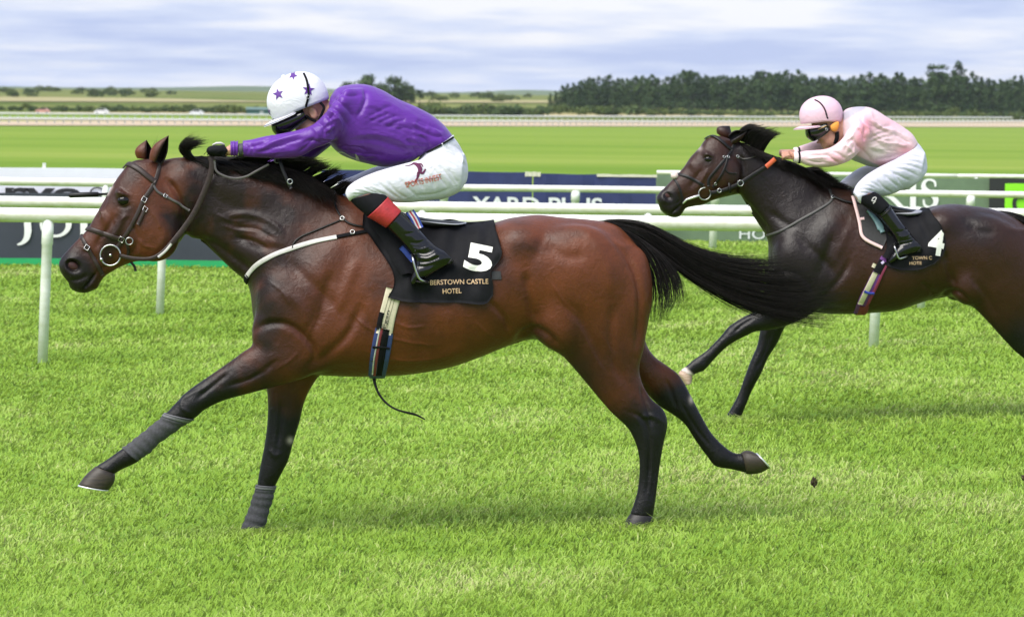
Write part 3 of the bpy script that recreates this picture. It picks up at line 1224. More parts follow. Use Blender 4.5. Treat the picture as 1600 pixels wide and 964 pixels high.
def tree_proto(kind, seed):
    """(crown mesh data, trunk mesh data) for a tree one metre tall-scale = real metres"""
    rng = np.random.default_rng(seed)
    if kind == 'pine':
        h = 17.0
        C, R = [], []
        w0 = 2.6 + rng.random()
        for z in np.linspace(2.6, h, 13):
            f = (h - z) / h
            w = w0 * (0.55 + 0.75 * f ** 0.6) * (0.75 + 0.5 * rng.random())
            for j in range(4 if f > .25 else 2):
                a = rng.random() * 6.28
                C.append((math.cos(a) * w * .55, math.sin(a) * w * .55, z + rng.normal() * .35))
                R.append((w * .7, w * .7, 1.0 + .5 * rng.random()))
        V, F, c = leaf_cloud(C, R, 1500, 0.42, rng); mat = M_PINE
    elif kind == 'scots':
        h = 17.0
        C, R = [], []
        for j in range(11):
            a = rng.random() * 6.28; z = h * (0.5 + 0.48 * rng.random()); w = 2.6 * (1.15 - z / h) + 0.8
            C.append((math.cos(a) * w, math.sin(a) * w, z)); R.append((1.5 + rng.random(), 1.5 + rng.random(), 0.9 + .4 * rng.random()))
        V, F, c = leaf_cloud(C, R, 900, 0.42, rng); mat = M_PINE
    elif kind == 'broad':
        h = 14.0
        C, R = [], []
        for j in range(16):
            a = rng.random() * 6.28; z = h * (0.28 + 0.6 * rng.random()); w = 3.8 * math.sin(math.pi * min(1, z / h)) * rng.random() ** .5
            C.append((math.cos(a) * w, math.sin(a) * w, z)); R.append((1.9 + rng.random(), 1.9 + rng.random(), 1.5 + rng.random()))
        V, F, c = leaf_cloud(C, R, 1300, 0.45, rng); mat = M_BROAD
    else:
        h = 3.2
        C, R = [], []
        for j in range(9):
            a = rng.random() * 6.28; w = 1.9 * rng.random() ** .5
            z = 0.7 + 1.5 * rng.random() * (1 - w / 3)
            C.append((math.cos(a) * w * 1.3, math.sin(a) * w, z)); R.append((1.0 + .6 * rng.random(), 1.0 + .5 * rng.random(), .7 + .4 * rng.random()))
        V, F, c = leaf_cloud(C, R, 420, 0.26, rng); mat = M_GORSE if kind == 'gorse' else M_BROAD
    def me(name, V, F, mat, col=None):
        m = bpy.data.meshes.new(name); m.from_pydata(np.asarray(V).tolist(), [], F); m.materials.append(mat)
        if col is not None:
            a = m.color_attributes.new('leaf', 'FLOAT_COLOR', 'POINT')
            a.data.foreach_set('color', np.stack([col, col, col, np.ones_like(col)], 1).astype(np.float32).ravel())
        m.update(); return m
    crown = me('crown', V, F, mat, c)
    vf = [tube([(0, 0, -0.8), (0.1, 0, h * .3), (-0.05, 0.08, h * .6), (0, 0, h * .9)], [h * .018, h * .014, h * .009, h * .003], 7)]
    for j in range(6):
        a = rng.random() * 6.28; z = h * (0.3 + 0.5 * rng.random()); l = h * .16
        vf.append(tube([(0, 0, z), (math.cos(a) * l * .6, math.sin(a) * l * .6, z + l * .25), (math.cos(a) * l, math.sin(a) * l, z + l * .6)], [h * .006, h * .004, h * .0015], 5))
    tv, tf = merge(*vf)
    return crown, me('trunk', tv, tf, M_BARK), h


PROTO = {k: [tree_proto(k, 10 * i + s) for s in range(3)] for i, k in enumerate(('pine', 'scots', 'broad', 'gorse', 'bush'))}


def plant(kind, name, label, cat, group, px, base_Y, height, rng, zoff=0.0):
    X = (px - W / 2) * base_Y / FPX
    crown, trunk, h = PROTO[kind][rng.integers(0, 3)]
    r = thing(name, label, cat, (X, base_Y, terr(base_Y) + zoff), group)
    s = height / h
    ws = s * (0.9 + 0.35 * rng.random())
    r.scale = (ws, ws, s)
    r.rotation_euler = (0, 0, rng.random() * 6.28)
    for nm, m in (('crown', crown), ('trunk', trunk)):
        o = bpy.data.objects.new(nm, m); COL.objects.link(o); o.parent = r
    return r


def vegetation():
    rng = np.random.default_rng(5)
    ymap = lambda px, py, Y: (at_depth(px, py, Y)[2] - float(terr(Y)))
    # dark plantation at right, two ranks deep
    prof = [(850, 150), (870, 138), (900, 131), (960, 126), (1030, 124), (1090, 121), (1200, 119), (1290, 122), (1330, 124), (1420, 123), (1500, 124), (1600, 126), (1680, 126)]
    px = 856.0
    while px < 1680:
        top = np.interp(px, [p[0] for p in prof], [p[1] for p in prof]) + rng.normal() * 3.4 + 3.5 * math.sin(px * .045) + 2 * math.sin(px * .11 + 1)
        Y = 1480 + rng.random() * 90
        plant('pine', 'pine_tree', 'dark conifer in the front ranks of the plantation on the skyline', 'tree', 'conifers of the dark plantation', px, Y, ymap(px, top, Y), rng)
        px += 7.5 + rng.random() * 3.5
    px = 880.0
    while px < 1680:
        top = np.interp(px, [p[0] for p in prof], [p[1] for p in prof]) + 2 + rng.normal() * 2.6
        Y = 1600 + rng.random() * 60
        plant('pine', 'pine_tree', 'dark conifer in the front ranks of the plantation on the skyline', 'tree', 'conifers of the dark plantation', px, Y, ymap(px, top, Y), rng)
        px += 9 + rng.random() * 4
    for px, top, lab in ((1075, 108, 'thin tall tree rising above the left half of the plantation'),
                         (1458, 102, 'slim tall pine rising above the plantation, left of its tallest neighbour'),
                         (1491, 102, 'tallest broad pine rising above the right end of the plantation')):
        plant('scots' if px != 1491 else 'pine', 'pine_tree', lab, 'tree', None, px, 1500, ymap(px, top, 1500), rng)
    # scrub along the foot of the plantation
    px = 840.0
    while px < 1660:
        Y = 1290 + rng.random() * 110
        top = np.interp(px, [840, 950, 1150, 1250, 1350, 1660], [163, 160, 170, 176, 170, 172]) + rng.normal() * 3
        plant('gorse' if rng.random() < .6 else 'bush', 'scrub_bush', 'low green bush in the scrub at the foot of the plantation', 'bush', 'scrub below the plantation', px, Y, max(2.0, ymap(px, top, Y)), rng)
        px += 9 + rng.random() * 9
    # clump behind the jockey in purple
    for px, top, k, lab in ((540, 126, 'broad', 'rounded pale tree at the left end of the clump behind the jockey in purple'),
                            (572, 114, 'broad', 'tall domed tree second from the left in the clump behind the jockey in purple'),
                            (612, 117, 'broad', 'broad dark tree in the middle of the clump behind the jockey in purple'),
                            (636, 131, 'broad', 'shorter dark tree right of the middle in the clump behind the jockey in purple'),
                            (652, 137, 'scots', 'small tree at the right end of the clump behind the jockey in purple')):
        plant(k, 'broadleaf_tree', lab, 'tree', None, px, 1500, ymap(px, top, 1500), rng)
    for px in (596, 588, 625):
        plant('broad', 'broadleaf_tree', 'dark tree partly hidden within the clump behind the jockey in purple', 'tree', 'inner trees of the clump', px, 1530, ymap(px, 128, 1530), rng)
    # hedge line at left and middle
    px = -20.0
    while px < 850:
        Y = 1170 + rng.random() * 60
        if px < 430: top = 163 + rng.normal() * 2.2
        else: top = 160 + rng.normal() * 4
        if not (430 < px < 650):
            plant('bush' if rng.random() < .7 else 'gorse', 'hedge_bush', 'dark green bush in the long hedge beyond the far rails', 'bush', 'hedge beyond the far rails', px, Y, max(1.6, ymap(px, top, Y)), rng)
        px += 7 + rng.random() * 7
    # scattered scrub on the heath hillside
    for i in range(46):
        px = rng.random() * 270 if i < 30 else 660 + rng.random() * 180
        Y = 1900 + rng.random() * 900
        plant('gorse', 'heath_bush', 'small bush scattered over the heath hillside', 'bush', 'scattered heath bushes', px, Y, 2.6 + rng.random() * 3, rng)
    for px, lab in ((45, 'leftmost round dark bush on the heath skyline'), (153, 'middle dark bush on the heath skyline'), (197, 'rightmost round dark bush on the heath skyline'),
                    (173, 'dark bush on the heath slope just below the skyline')):
        plant('bush', 'heath_bush', lab, 'bush', None, px, 2150, 5.2 if px != 173 else 4.0, rng, -1.2 if px == 173 else 0)


vegetation()


# ------------------------------------------------------------------ small far things
def parked_car(px, col, label):
    Y = 1120.0
    p = np.array([(px - W / 2) * Y / FPX, Y, float(terr(Y))])
    r = thing('parked_car', label, 'car', p, 'vehicles parked beyond the far rails')
    m = plain('car_' + label[:5], col, 0.35, 0.04, 2)
    prof = [(-2.1, .3), (-2.15, .8), (-1.5, 1.0), (-0.9, 1.55), (0.9, 1.6), (1.7, 1.05), (2.15, .95), (2.15, .3)]
    V = [p + [x, s * .85, z + 0.1] for s in (-1, 1) for x, z in prof]
    n = len(prof)
    F = [[i, (i + 1) % n, n + (i + 1) % n, n + i] for i in range(n)] + [list(range(n))[::-1], [n + i for i in range(n)]]
    mesh_obj('body', V, orient(V, F), m, r, smooth=False)
    gl = plain('car_glass', (0.02, 0.025, 0.03), 0.1, 0.05, 2)
    V = [p + [x, -0.86, z + .1] for x, z in ((-1.25, 1.05), (-0.8, 1.48), (0.8, 1.52), (1.35, 1.05))]
    mesh_obj('side_window', V, [[0, 1, 2, 3]], gl, r, smooth=False)
    for x in (-1.35, 1.35):
        V, F = tube([p + [x, -0.9, .36], p + [x, -0.6, .36]], 0.34, 12)
        mesh_obj('wheel', V, F, M_INK, r)


parked_car(64, (0.55, 0.3, 0.26), 'pale red car parked beyond the far rails at the left')
parked_car(156, (0.75, 0.76, 0.8), 'white car parked beyond the far rails, left of the other white car')
parked_car(304, (0.72, 0.74, 0.78), 'white car parked beyond the far rails, nearest the green shed')


def shed():
    Y = 1130.0
    p = np.array([(400 - W / 2) * Y / FPX, Y, float(terr(Y))])
    r = thing('shed', 'long low dark green shed beyond the far rails by the white cap', 'building', p)
    mw = plain('shed_green', (0.03, 0.10, 0.085), 0.7, 0.1, 1)
    mr = plain('shed_roof', (0.10, 0.17, 0.16), 0.6, 0.1, 1)
    mesh_obj('wall', *box(p + [0, 0, 1.0], 3.4, 1.6, 1.0), mw, r, smooth=False)
    V = [p + [x, y, z] for x in (-3.6, 3.6) for y, z in ((-1.9, 1.95), (0, 2.6), (1.9, 1.95), (1.9, 1.85), (-1.9, 1.85))]
    F = [[i, (i + 1) % 5, 5 + (i + 1) % 5, 5 + i] for i in range(5)] + [[4, 3, 2, 1, 0], [5, 6, 7, 8, 9]]
    mesh_obj('roof', V, orient(V, F), mr, r, smooth=False)
    mesh_obj('door', *box(p + [1.2, -1.62, .8], .6, .03, .8), plain('shed_door', (0.3, 0.34, 0.33), .6, .1, 1), r, smooth=False)


shed()
# =================================================================== horses
def coat_material(name, body, dark, black, gloss):
    t = NT(name)
    at = t.n('ShaderNodeVertexColor', layer_name='coat')
    sp = t.n('ShaderNodeSeparateColor'); t.l(at.outputs[0], sp.inputs[0])
    v = t.coord('Object')
    n = t.noise(v, 7.0, 5, 0.6)
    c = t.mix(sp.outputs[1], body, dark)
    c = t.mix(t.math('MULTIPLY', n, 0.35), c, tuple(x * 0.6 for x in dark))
    sp2 = t.noise(t.coord('Object', (1, 1, 2.2)), 130.0, 2, 0.7)
    c = t.mix(t.math('MULTIPLY', t.math('SUBTRACT', sp2, 0.3), 0.9), c, tuple(x * 0.7 for x in dark))
    c = t.mix(sp.outputs[0], c, black)
    c = t.mix(sp.outputs[2], c, (0.55, 0.47, 0.42))
    hair = t.noise(t.coord('Object', (60, 60, 240)), 3.0, 3, 0.7)
    vein = t.noise(v, 22.0, 5, 0.6, 1.1)
    mus = t.noise(t.coord('Object', (5, 5, 3.2), (0, 0.5, 0)), 1.6, 3, 0.5, 0.4)
    rn = t.n('ShaderNodeMath', operation='ABSOLUTE'); t.l(t.math('SUBTRACT', t.noise(v, 9.0, 3, 0.5, 0.7), 0.5), rn.inputs[0])
    rid = t.ramp(rn.outputs[0], [(0.0, (1, 1, 1)), (0.035, (0, 0, 0))])
    vein = t.math('ADD', vein, t.math('MULTIPLY', rid, 0.16))
    h = t.math('ADD', t.math('ADD', t.math('MULTIPLY', hair, 0.22), t.math('MULTIPLY', vein, 0.95)), t.math('MULTIPLY', mus, 2.6))
    rg = t.math('ADD', t.math('MULTIPLY', t.noise(v, 9.0, 4, 0.6), 0.22), gloss)
    t.set(Base_Color=c, Roughness=rg)
    t.b.inputs['Specular IOR Level'].default_value = 0.33
    t.b.inputs['Sheen Weight'].default_value = 0.03
    t.b.inputs['Sheen Roughness'].default_value = 0.4
    t.b.inputs['Sheen Tint'].default_value = (0.9, 0.7, 0.6, 1)
    t.bump(h, 0.30, 0.012)
    return t.m


def hoof_material(name, a, b):
    t = NT(name)
    v = t.coord('Object', (1, 1, 1))
    n = t.noise(t.coord('Object', (10, 10, 90)), 1.2, 4, 0.6)
    t.set(Base_Color=t.ramp(n, [(0.3, a), (0.7, b)]), Roughness=0.5)
    t.bump(n, 0.2, 0.004)
    return t.m


M_HOOF = hoof_material('hoof_horn', (0.012, 0.009, 0.006), (0.05, 0.036, 0.022))
M_HOOF_DARK = hoof_material('hoof_horn_dark', (0.004, 0.0035, 0.003), (0.012, 0.010, 0.009))
M_HOOF_PALE = hoof_material('hoof_horn_pale', (0.3, 0.18, 0.11), (0.5, 0.38, 0.29))
M_STEEL = plain('bright_steel', (0.5, 0.5, 0.5), 0.3, 0.05, 30, metal=1.0)
M_SHOE = plain('racing_plate', (0.72, 0.72, 0.72), 0.35, 0.08, 40, metal=0.6)
M_EYE = plain('eye_dark', (0.006, 0.004, 0.004), 0.12, 0.2, 30, spec=0.35)
M_NOSTRIL = plain('nostril_inside', (0.045, 0.010, 0.010), 0.6, 0.3, 60)


def hair_material(name, a, b):
    t = NT(name)
    v = t.coord('Object', (1, 1, 1))
    n = t.noise(t.coord('Object', (40, 90, 160)), 1.0, 3, 0.6)
    t.set(Base_Color=t.ramp(n, [(0.42, a), (0.7, b)]), Roughness=0.5)
    t.b.inputs['Specular IOR Level'].default_value = 0.22
    return t.m


M_HAIR = hair_material('black_hair', (0.003, 0.0026, 0.0025), (0.016, 0.011, 0.009))


def strands(curves, r0, K=3):
    """tapering hairs; curves (S, n, 3)"""
    S, n, _ = curves.shape
    t = np.empty_like(curves)
    t[:, 1:-1] = curves[:, 2:] - curves[:, :-2]; t[:, 0] = curves[:, 1] - curves[:, 0]; t[:, -1] = curves[:, -1] - curves[:, -2]
    t /= np.maximum(np.linalg.norm(t, axis=2, keepdims=True), 1e-9)
    a = np.cross(t, np.array([0.1, 1.0, 0.2])); a /= np.maximum(np.linalg.norm(a, axis=2, keepdims=True), 1e-9)
    b = np.cross(t, a)
    s = np.linspace(0, 1, n)
    rad = np.asarray(r0).reshape(-1, 1) * np.clip(1.06 - s ** 1.5, 0.12, 1)[None]
    V = np.empty((S, n, K, 3))
    for k in range(K):
        th = 2 * math.pi * k / K
        V[:, :, k] = curves + rad[..., None] * (math.cos(th) * a + math.sin(th) * b)
    i = np.arange(n - 1)[:, None]; k = np.arange(K)[None]; k2 = (k + 1) % K
    q = np.stack([i * K + k, i * K + k2, (i + 1) * K + k2, (i + 1) * K + k], -1).reshape(-1, 4)
    Q = (np.arange(S)[:, None, None] * (n * K) + q[None]).reshape(-1, 4)
    return V.reshape(-1, 3), Q


def fast_mesh(name, V, Q, mat, parent):
    me = bpy.data.meshes.new(name)
    V = np.asarray(V, float) - root_loc(parent)
    k = Q.shape[1]
    me.vertices.add(len(V)); me.vertices.foreach_set('co', V.astype(np.float32).ravel())
    me.loops.add(Q.size); me.loops.foreach_set('vertex_index', Q.astype(np.int32).ravel())
    me.polygons.add(len(Q)); me.polygons.foreach_set('loop_start', (np.arange(len(Q)) * k).astype(np.int32))
    me.polygons.foreach_set('loop_total', np.full(len(Q), k, np.int32))
    me.polygons.foreach_set('use_smooth', np.ones(len(Q), bool))
    me.materials.append(mat); me.update(calc_edges=True)
    o = bpy.data.objects.new(name, me); COL.objects.link(o); o.parent = parent
    return o


def hair_from_guides(fr, guides, offs, count, r, rng, jit=4.0, tip_jit=10.0, n=14, depth=0.03, clumps=0, cl=0.8):
    """hairs interpolated between neighbouring guide lines drawn from the side; offs = lateral offset of each guide's root/tip"""
    G = []
    for g in guides:
        g = catmull(np.asarray(g, float), 8)
        d = np.concatenate([[0], np.cumsum(np.linalg.norm(np.diff(g, axis=0), axis=1))])
        s = np.linspace(0, d[-1], n)
        G.append(np.stack([np.interp(s, d, g[:, k]) for k in range(2)], 1))
    G = np.array(G); m = len(G)
    u = rng.random(count) * (m - 1)
    if clumps:
        c = rng.random(clumps) * (m - 1)
        near = c[np.argmin(np.abs(u[:, None] - c[None]), axis=1)]
    i = np.clip(np.floor(u).astype(int), 0, m - 2); f = (u - i)[:, None, None]
    C = G[i] * (1 - f) + G[i + 1] * f
    s = np.linspace(0, 1, n)[None, :, None]
    if clumps:
        i2 = np.clip(np.floor(near).astype(int), 0, m - 2); f2 = (near - i2)[:, None, None]
        C2 = G[i2] * (1 - f2) + G[i2 + 1] * f2
        C = C + (C2 - C) * (s ** 0.8) * cl
    ph = rng.normal(size=(count, 1, 2)); ph2 = rng.normal(size=(count, 1, 2))
    C = C + ph * (jit * (0.35 + 0.65 * s)) + ph2 * tip_jit * s ** 2
    wv = rng.random((count, 1, 1)) * 6.28
    C = C + np.concatenate([np.sin(s * 5 + wv), np.cos(s * 6 + wv * 1.7)], 2) * s * jit * 0.5
    ln = 0.55 + 0.45 * rng.random(count) ** 0.5           # uneven length
    out = np.empty((count, n, 3))
    offs = np.asarray(offs, float)
    o0 = offs[i, 0] * (1 - f[:, 0, 0]) + offs[i + 1, 0] * f[:, 0, 0]; o1 = offs[i, 1] * (1 - f[:, 0, 0]) + offs[i + 1, 1] * f[:, 0, 0]
    dj = rng.normal(size=count) * depth
    ss = np.linspace(0, 1, n)
    for k in range(n):
        # shorten by resampling
        t = ss[k] * ln * (n - 1)
        a = np.floor(t).astype(int); a = np.clip(a, 0, n - 2); fr_ = (t - a)[:, None]
        P = C[np.arange(count), a] * (1 - fr_) + C[np.arange(count), a + 1] * fr_
        off = o0 + (o1 - o0) * ss[k] + dj * (0.25 + 0.75 * ss[k])
        d = rays(P[:, 0], P[:, 1])
        tt = ((fr.P0 - CAM) @ fr.n + off) / (d @ fr.n)
        out[:, k] = CAM + d * tt[:, None]
    return strands(out, r * (0.6 + 0.8 * rng.random(count)))


def sculpt(fr, parts, blobs=(), cuts=(), lines=(), h=0.0075, extra=None, smooth=2, power=2.0):
    """parts: (stations, blend); blobs/cuts: px, py, lateral, r along, r lateral, r up, tilt, blend (mirrored when lateral is given)"""
    lo = np.full(3, 1e9); hi = -lo
    L = []
    for st, k in parts:
        V, F = loft(fr, st)
        lo = np.minimum(lo, V.min(0)); hi = np.maximum(hi, V.max(0))
        L.append(((V, F), k))
    fd = Field(lo - 0.06, hi + 0.06, h)
    for vf, k in L: fd.add(vf, k)
    up = np.array([0, 0, 1.0])
    for lst, fn in ((blobs, fd.ell), (cuts, fd.cut_ell)):
        for b in lst:
            px, py, off, ru, rn, rv, ang, k = b[:8]
            ca, sa = math.cos(math.radians(ang)), math.sin(math.radians(ang))
            ax = np.array([ca * fr.u - sa * up, fr.n, sa * fr.u + ca * up])      # tilt clockwise as seen
            c = fr.at(px, py, abs(off))
            if len(b) > 8: c = fr.at(px, py, off)
            for cc in ((c, fr.mirror(c)) if off and len(b) == 8 else (c,)):
                fn(cc, (ru, rn, rv), ax, k)
    if extra: extra(fd)
    V, Q = fd.mesh(smooth)
    if lines: V = crease(V, Q, lines, fr, power=power)
    return V, Q


def make_horse(fr, label, parts, blobs, cuts, lines, coat_fn, mat, base_px, h=0.0066):
    V, Q = sculpt(fr, parts, blobs, cuts, lines, h)
    col = coat_fn(proj(V), fr.lat(V), V)
    g = fr.at(*base_px); g[2] = 0.0
    root = thing('horse', label, 'horse', g)
    mesh_obj('body', V, Q, mat, root, colors={'coat': col})
    return root, V, Q, bvh_of(V, Q)


def smooth01(x, a, b):
    t = np.clip((x - a) / (b - a), 0, 1)
    return t * t * (3 - 2 * t)


def make_hoof(fr, root, st, mat, shoe=True, nails=True):
    V, F = loft(fr, st, K=28, n_per=4)
    o = mesh_obj('hoof', V, orient(V, F), mat, root)
    if shoe:
        s = st[-1]
        a, b = np.array(s[0], float), np.array(s[1], float)
        s0 = st[-2]
        d = (a + b) / 2 - (np.array(s0[0], float) + np.array(s0[1], float)) / 2
        d = d / np.linalg.norm(d)
        rows = [(a - d * 0.5, b - d * .5, s[2] + .001, s[3], 2.3), (a + d * 2.0, b + d * 2.0, s[2] + .001, s[3], 2.3), (a + d * 2.3, b + d * 2.3, s[2] - .006, s[3], 2.3)]
        V, F = loft(fr, rows, K=28, n_per=2)
        mesh_obj('horseshoe', V, orient(V, F), M_SHOE, o)
    return o


def eye_parts(fr, root, bvh, px, py, r, M=M_EYE):
    h = cast(bvh, px, py)
    c = h[0] - h[1] * r * 0.30
    for s in (0, 1):
        cc = c if s == 0 else fr.mirror(c)
        bm = bmesh.new(); bmesh.ops.create_uvsphere(bm, u_segments=20, v_segments=14, radius=1.0)
        bm.verts.index_update()
        V = np.array([v.co[:] for v in bm.verts]) * np.array([r * 1.15, r * .8, r * 0.9]) + cc
        F = [[v.index for v in f.verts] for f in bm.faces]; bm.free()
        mesh_obj('eye', V, F, M, root)


def ear(fr, root, tip, base_a, base_b, off, open_dir, mat, colors, w=0.032, name='ear', fold=None):
    """a cupped, pointed ear: rows from base to tip, each row a C-shaped curve open towards open_dir"""
    tip = np.asarray(tip, float); a = np.asarray(base_a, float); b = np.asarray(base_b, float)
    rows = 12; K = 15
    V = []; inner = []
    prof = lambda s: (1 - s ** 2.4) * (0.80 + 0.65 * s * (1 - s) * 2) + 0.02
    P_t = fr.at(tip[0], tip[1], off)
    P_a, P_b = fr.at(a[0], a[1], off), fr.at(b[0], b[1], off)
    c0 = (P_a + P_b) / 2
    ax = P_t - c0; ax_n = ax / np.linalg.norm(ax)
    e = (P_a - P_b); e = e - (e @ ax_n) * ax_n; hw = np.linalg.norm(e) / 2; e /= np.linalg.norm(e)
    dpt = np.cross(ax_n, e); 
    if dpt @ fr.n < 0: dpt = -dpt
    od = math.radians(open_dir)
    for layer, sc in ((0, 1.0), (1, 0.84)):
        for i in range(rows):
            s = i / (rows - 1)
            c = c0 + ax * s + e * hw * 0.35 * math.sin(math.pi * s) * 0.4
            for j in range(K):
                th = od + math.radians(40) + math.radians(280) * j / (K - 1)
                V.append(c + sc * prof(s) * (e * hw * math.cos(th) + dpt * w * math.sin(th)))
    n = rows * K
    F = grid_faces(rows, K, closed=False) + grid_faces(rows, K, closed=False, flip=True).__class__([[x + n for x in f[::-1]] for f in grid_faces(rows, K, closed=False)])
    for i in range(rows - 1):
        F.append([i * K, (i + 1) * K, n + (i + 1) * K, n + i * K]); j = K - 1
        F.append([(i + 1) * K + j, i * K + j, n + i * K + j, n + (i + 1) * K + j])
    for j in range(K - 1):
        i = rows - 1
        F.append([i * K + j, i * K + j + 1, n + i * K + j + 1, n + i * K + j])
    V = np.array(V)
    col = np.zeros((2 * n, 4)); col[:, 3] = 1
    col[:, 0] = colors[0]; col[n:, 0] = 0.97
    s = np.tile(np.repeat(np.linspace(0, 1, rows), K), 2)
    col[:n, 0] = np.clip(colors[0] + (s[:n] - 0.55) * 1.6, 0, 1) * 0.9
    edge = np.tile(np.abs(np.linspace(-1, 1, K)), rows) ** 3
    col[:n, 0] = np.maximum(col[:n, 0], edge * 0.9)
    return mesh_obj(name, V, F, mat, root, colors={'coat': col})


# ------------------------------------------------------------------ bay horse in front
FR1 = Frame(560, 18.0, math.radians(4))
COAT1 = coat_material('bay_coat', (0.172, 0.044, 0.0125), (0.015, 0.0062, 0.0047), (0.0032, 0.0028, 0.003), 0.31)

H1_TRUNK = [
    ((399, 452), (398, 505), .05, 0), ((408, 436), (403, 528), .13, 0), ((424, 412), (418, 548), .175, 0), ((450, 385), (440, 570), .20, 0, 2.1, -.1),
    ((500, 335), (485, 584), .222, 0, 2.1, -.12), ((548, 314), (535, 588), .242, 0, 2.1, -.14), ((605, 330), (598, 588), .268, 0, 2.1, -.12),
    ((660, 345), (655, 583), .28, 0, 2.1, -.08), ((710, 352), (706, 573), .283, 0, 2.1, -.05), ((762, 350), (752, 557), .275, 0, 2.15, 0),
    ((800, 341), (795, 540), .268, 0, 2.2, .04), ((838, 336), (835, 530), .262, 0, 2.2, .06), ((880, 340), (880, 545), .262, 0, 2.2, .05),
    ((925, 344), (922, 562), .25, 0, 2.2, .0), ((960, 350), (960, 560), .225, 0, 2.2, 0), ((987, 371), (990, 545), .175, 0), ((1003, 397), (1006, 520), .1, 0), ((1011, 430), (1012, 490), .04, 0)]
H1_NECK = [
    ((250, 252), (287, 355), .06, 0), ((272, 247), (296, 369), .066, 0, 2.2), ((305, 246), (317, 379), .070, 0, 2.2), ((342, 248), (340, 400), .075, 0, 2.2, -.06),
    ((387, 254), (362, 421), .088, 0, 2.2, -.16), ((432, 262), (381, 437), .11, 0, 2.2, -.25), ((478, 276), (393, 455), .138, 0, 2.2, -.32), ((520, 298), (402, 490), .165, 0, 2.2, -.34), ((560, 318), (430, 540), .18, 0, 2.1, -.25)]
H1_HEAD = [
    ((252, 250), (290, 345), .05, 0), ((226, 249), (287, 369), .083, 0, 2.3), ((206, 253), (276, 383), .098, 0, 2.3, -.05), ((188, 272), (257, 397), .103, 0, 2.4, -.1), ((174, 293), (233, 406), .097, 0, 2.4, -.15),
    ((161, 316), (211, 409), .083, 0, 2.3, -.1), ((148, 339), (191, 416), .07, 0, 2.2), ((136, 359), (176, 424), .061, 0, 2.2), ((121, 375), (164, 432), .056, 0, 2.3),
    ((105, 392), (157, 441), .058, 0, 2.4), ((95, 404), (150, 452), .058, 0, 2.4), ((92, 414), (131, 455), .051, 0, 2.3), ((95, 426), (113, 448), .032, 0)]
H1_NF = [   # near fore, reaching forward
    ((445, 430), (560, 440), .06, .13), ((410, 480), (552, 505), .085, .125), ((399, 518), (525, 560), .09, .12), ((396, 538), (488, 585), .083, .12), ((381, 549), (455, 597), .071, .12), ((355, 568), (418, 607), .06, .12),
    ((323, 590), (384, 616), .05, .12), ((297, 608), (349, 626), .045, .12), ((277, 627), (320, 640), .045, .12), ((262, 643), (306, 652), .043, .12), ((249, 656), (281, 666), .034, .12),
    ((229, 672), (249, 690), .029, .12), ((208, 689), (231, 707), .03, .12), ((189, 702), (214, 722), .034, .12), ((167, 718), (191, 733), .031, .12), ((149, 729), (179, 740), .036, .12)]
H1_FF = [   # far fore, on the ground
    ((420, 490), (520, 520), .07, -.12), ((412, 550), (512, 570), .08, -.12), ((414, 590), (492, 596), .07, -.12), ((418, 620), (477, 624), .058, -.12), ((418, 655), (468, 659), .049, -.12), ((414, 690), (458, 692), .047, -.12),
    ((409, 717), (450, 720), .046, -.12), ((405, 738), (438, 743), .042, -.12), ((400, 765), (428, 765), .031, -.12), ((392, 788), (421, 793), .03, -.12), ((384, 811), (414, 818), .034, -.12), ((374, 829), (408, 836), .036, -.12)]
H1_NH = [   # near hind, on the ground
    ((850, 390), (985, 385), .09, .12), ((836, 465), (1015, 450), .108, .13), ((840, 524), (1012, 502), .10, .135), ((874, 551), (1006, 543), .085, .135), ((904, 584), (999, 574), .07, .13),
    ((929, 614), (1003, 597), .057, .13), ((955, 644), (1017, 622), .047, .13), ((981, 669), (1037, 641), .043, .13), ((992, 690), (1043, 662), .042, .13), ((998, 712), (1036, 697), .036, .13), ((999, 738), (1030, 735), .028, .13),
    ((996, 766), (1026, 768), .028, .13), ((990, 788), (1023, 790), .034, .13), ((984, 803), (1020, 807), .034, .13)]
H1_FH = [   # far hind, swinging back
    ((880, 430), (1005, 410), .09, -.12), ((915, 505), (1012, 480), .095, -.13), ((950, 552), (1008, 530), .08, -.13), ((985, 590), (1022, 556), .06, -.13), ((1010, 614), (1042, 571), .053, -.13), ((1030, 634), (1059, 584), .046, -.13),
    ((1047, 645), (1070, 600), .043, -.13), ((1059, 653), (1082, 623), .04, -.13), ((1071, 664), (1094, 646), .031, -.13), ((1088, 690), (1110, 674), .028, -.13), ((1105, 713), (1125, 691), .032, -.13),
    ((1118, 728), (1138, 702), .035, -.13), ((1143, 733), (1149, 708), .031, -.13), ((1168, 739), (1160, 708), .036, -.13)]

H1_BLOBS = [  # muscles: px, py, lateral, r along, r lateral, r up, tilt, blend
    (905, 425, .17, .24, .11, .22, 10, .05), (985, 460, .11, .09, .10, .22, 8, .05), (872, 505, .165, .09, .08, .12, -20, .07),
    (812, 378, .14, .10, .11, .08, 0, .08),
    (452, 475, .13, .12, .085, .16, -25, .05), (500, 440, .15, .10, .075, .22, 25, .05), (540, 520, .15, .14, .08, .13, 0, .06), (425, 520, .12, .09, .06, .10, 0, .04),
    (430, 400, .05, .10, .09, .16, -35, .06), (236, 366, .055, .14, .055, .125, 40, .02), (192, 309, .072, .05, .028, .022, 55, .015), (170, 352, .05, .09, .02, .016, 57, .02),
    (284, 300, .045, .07, .035, .11, 10, .03), (112, 412, .038, .035, .03, .04, 40, .02), (125, 448, .0, .05, .04, .028, 10, .02),
    (390, 300, .055, .18, .035, .07, 18, .04)]
H1_CUTS = [(113.5, 415.5, .064, .040, .032, .029, 28, .010), (193, 312.5, .108, .027, .020, .018, 35, .008)]
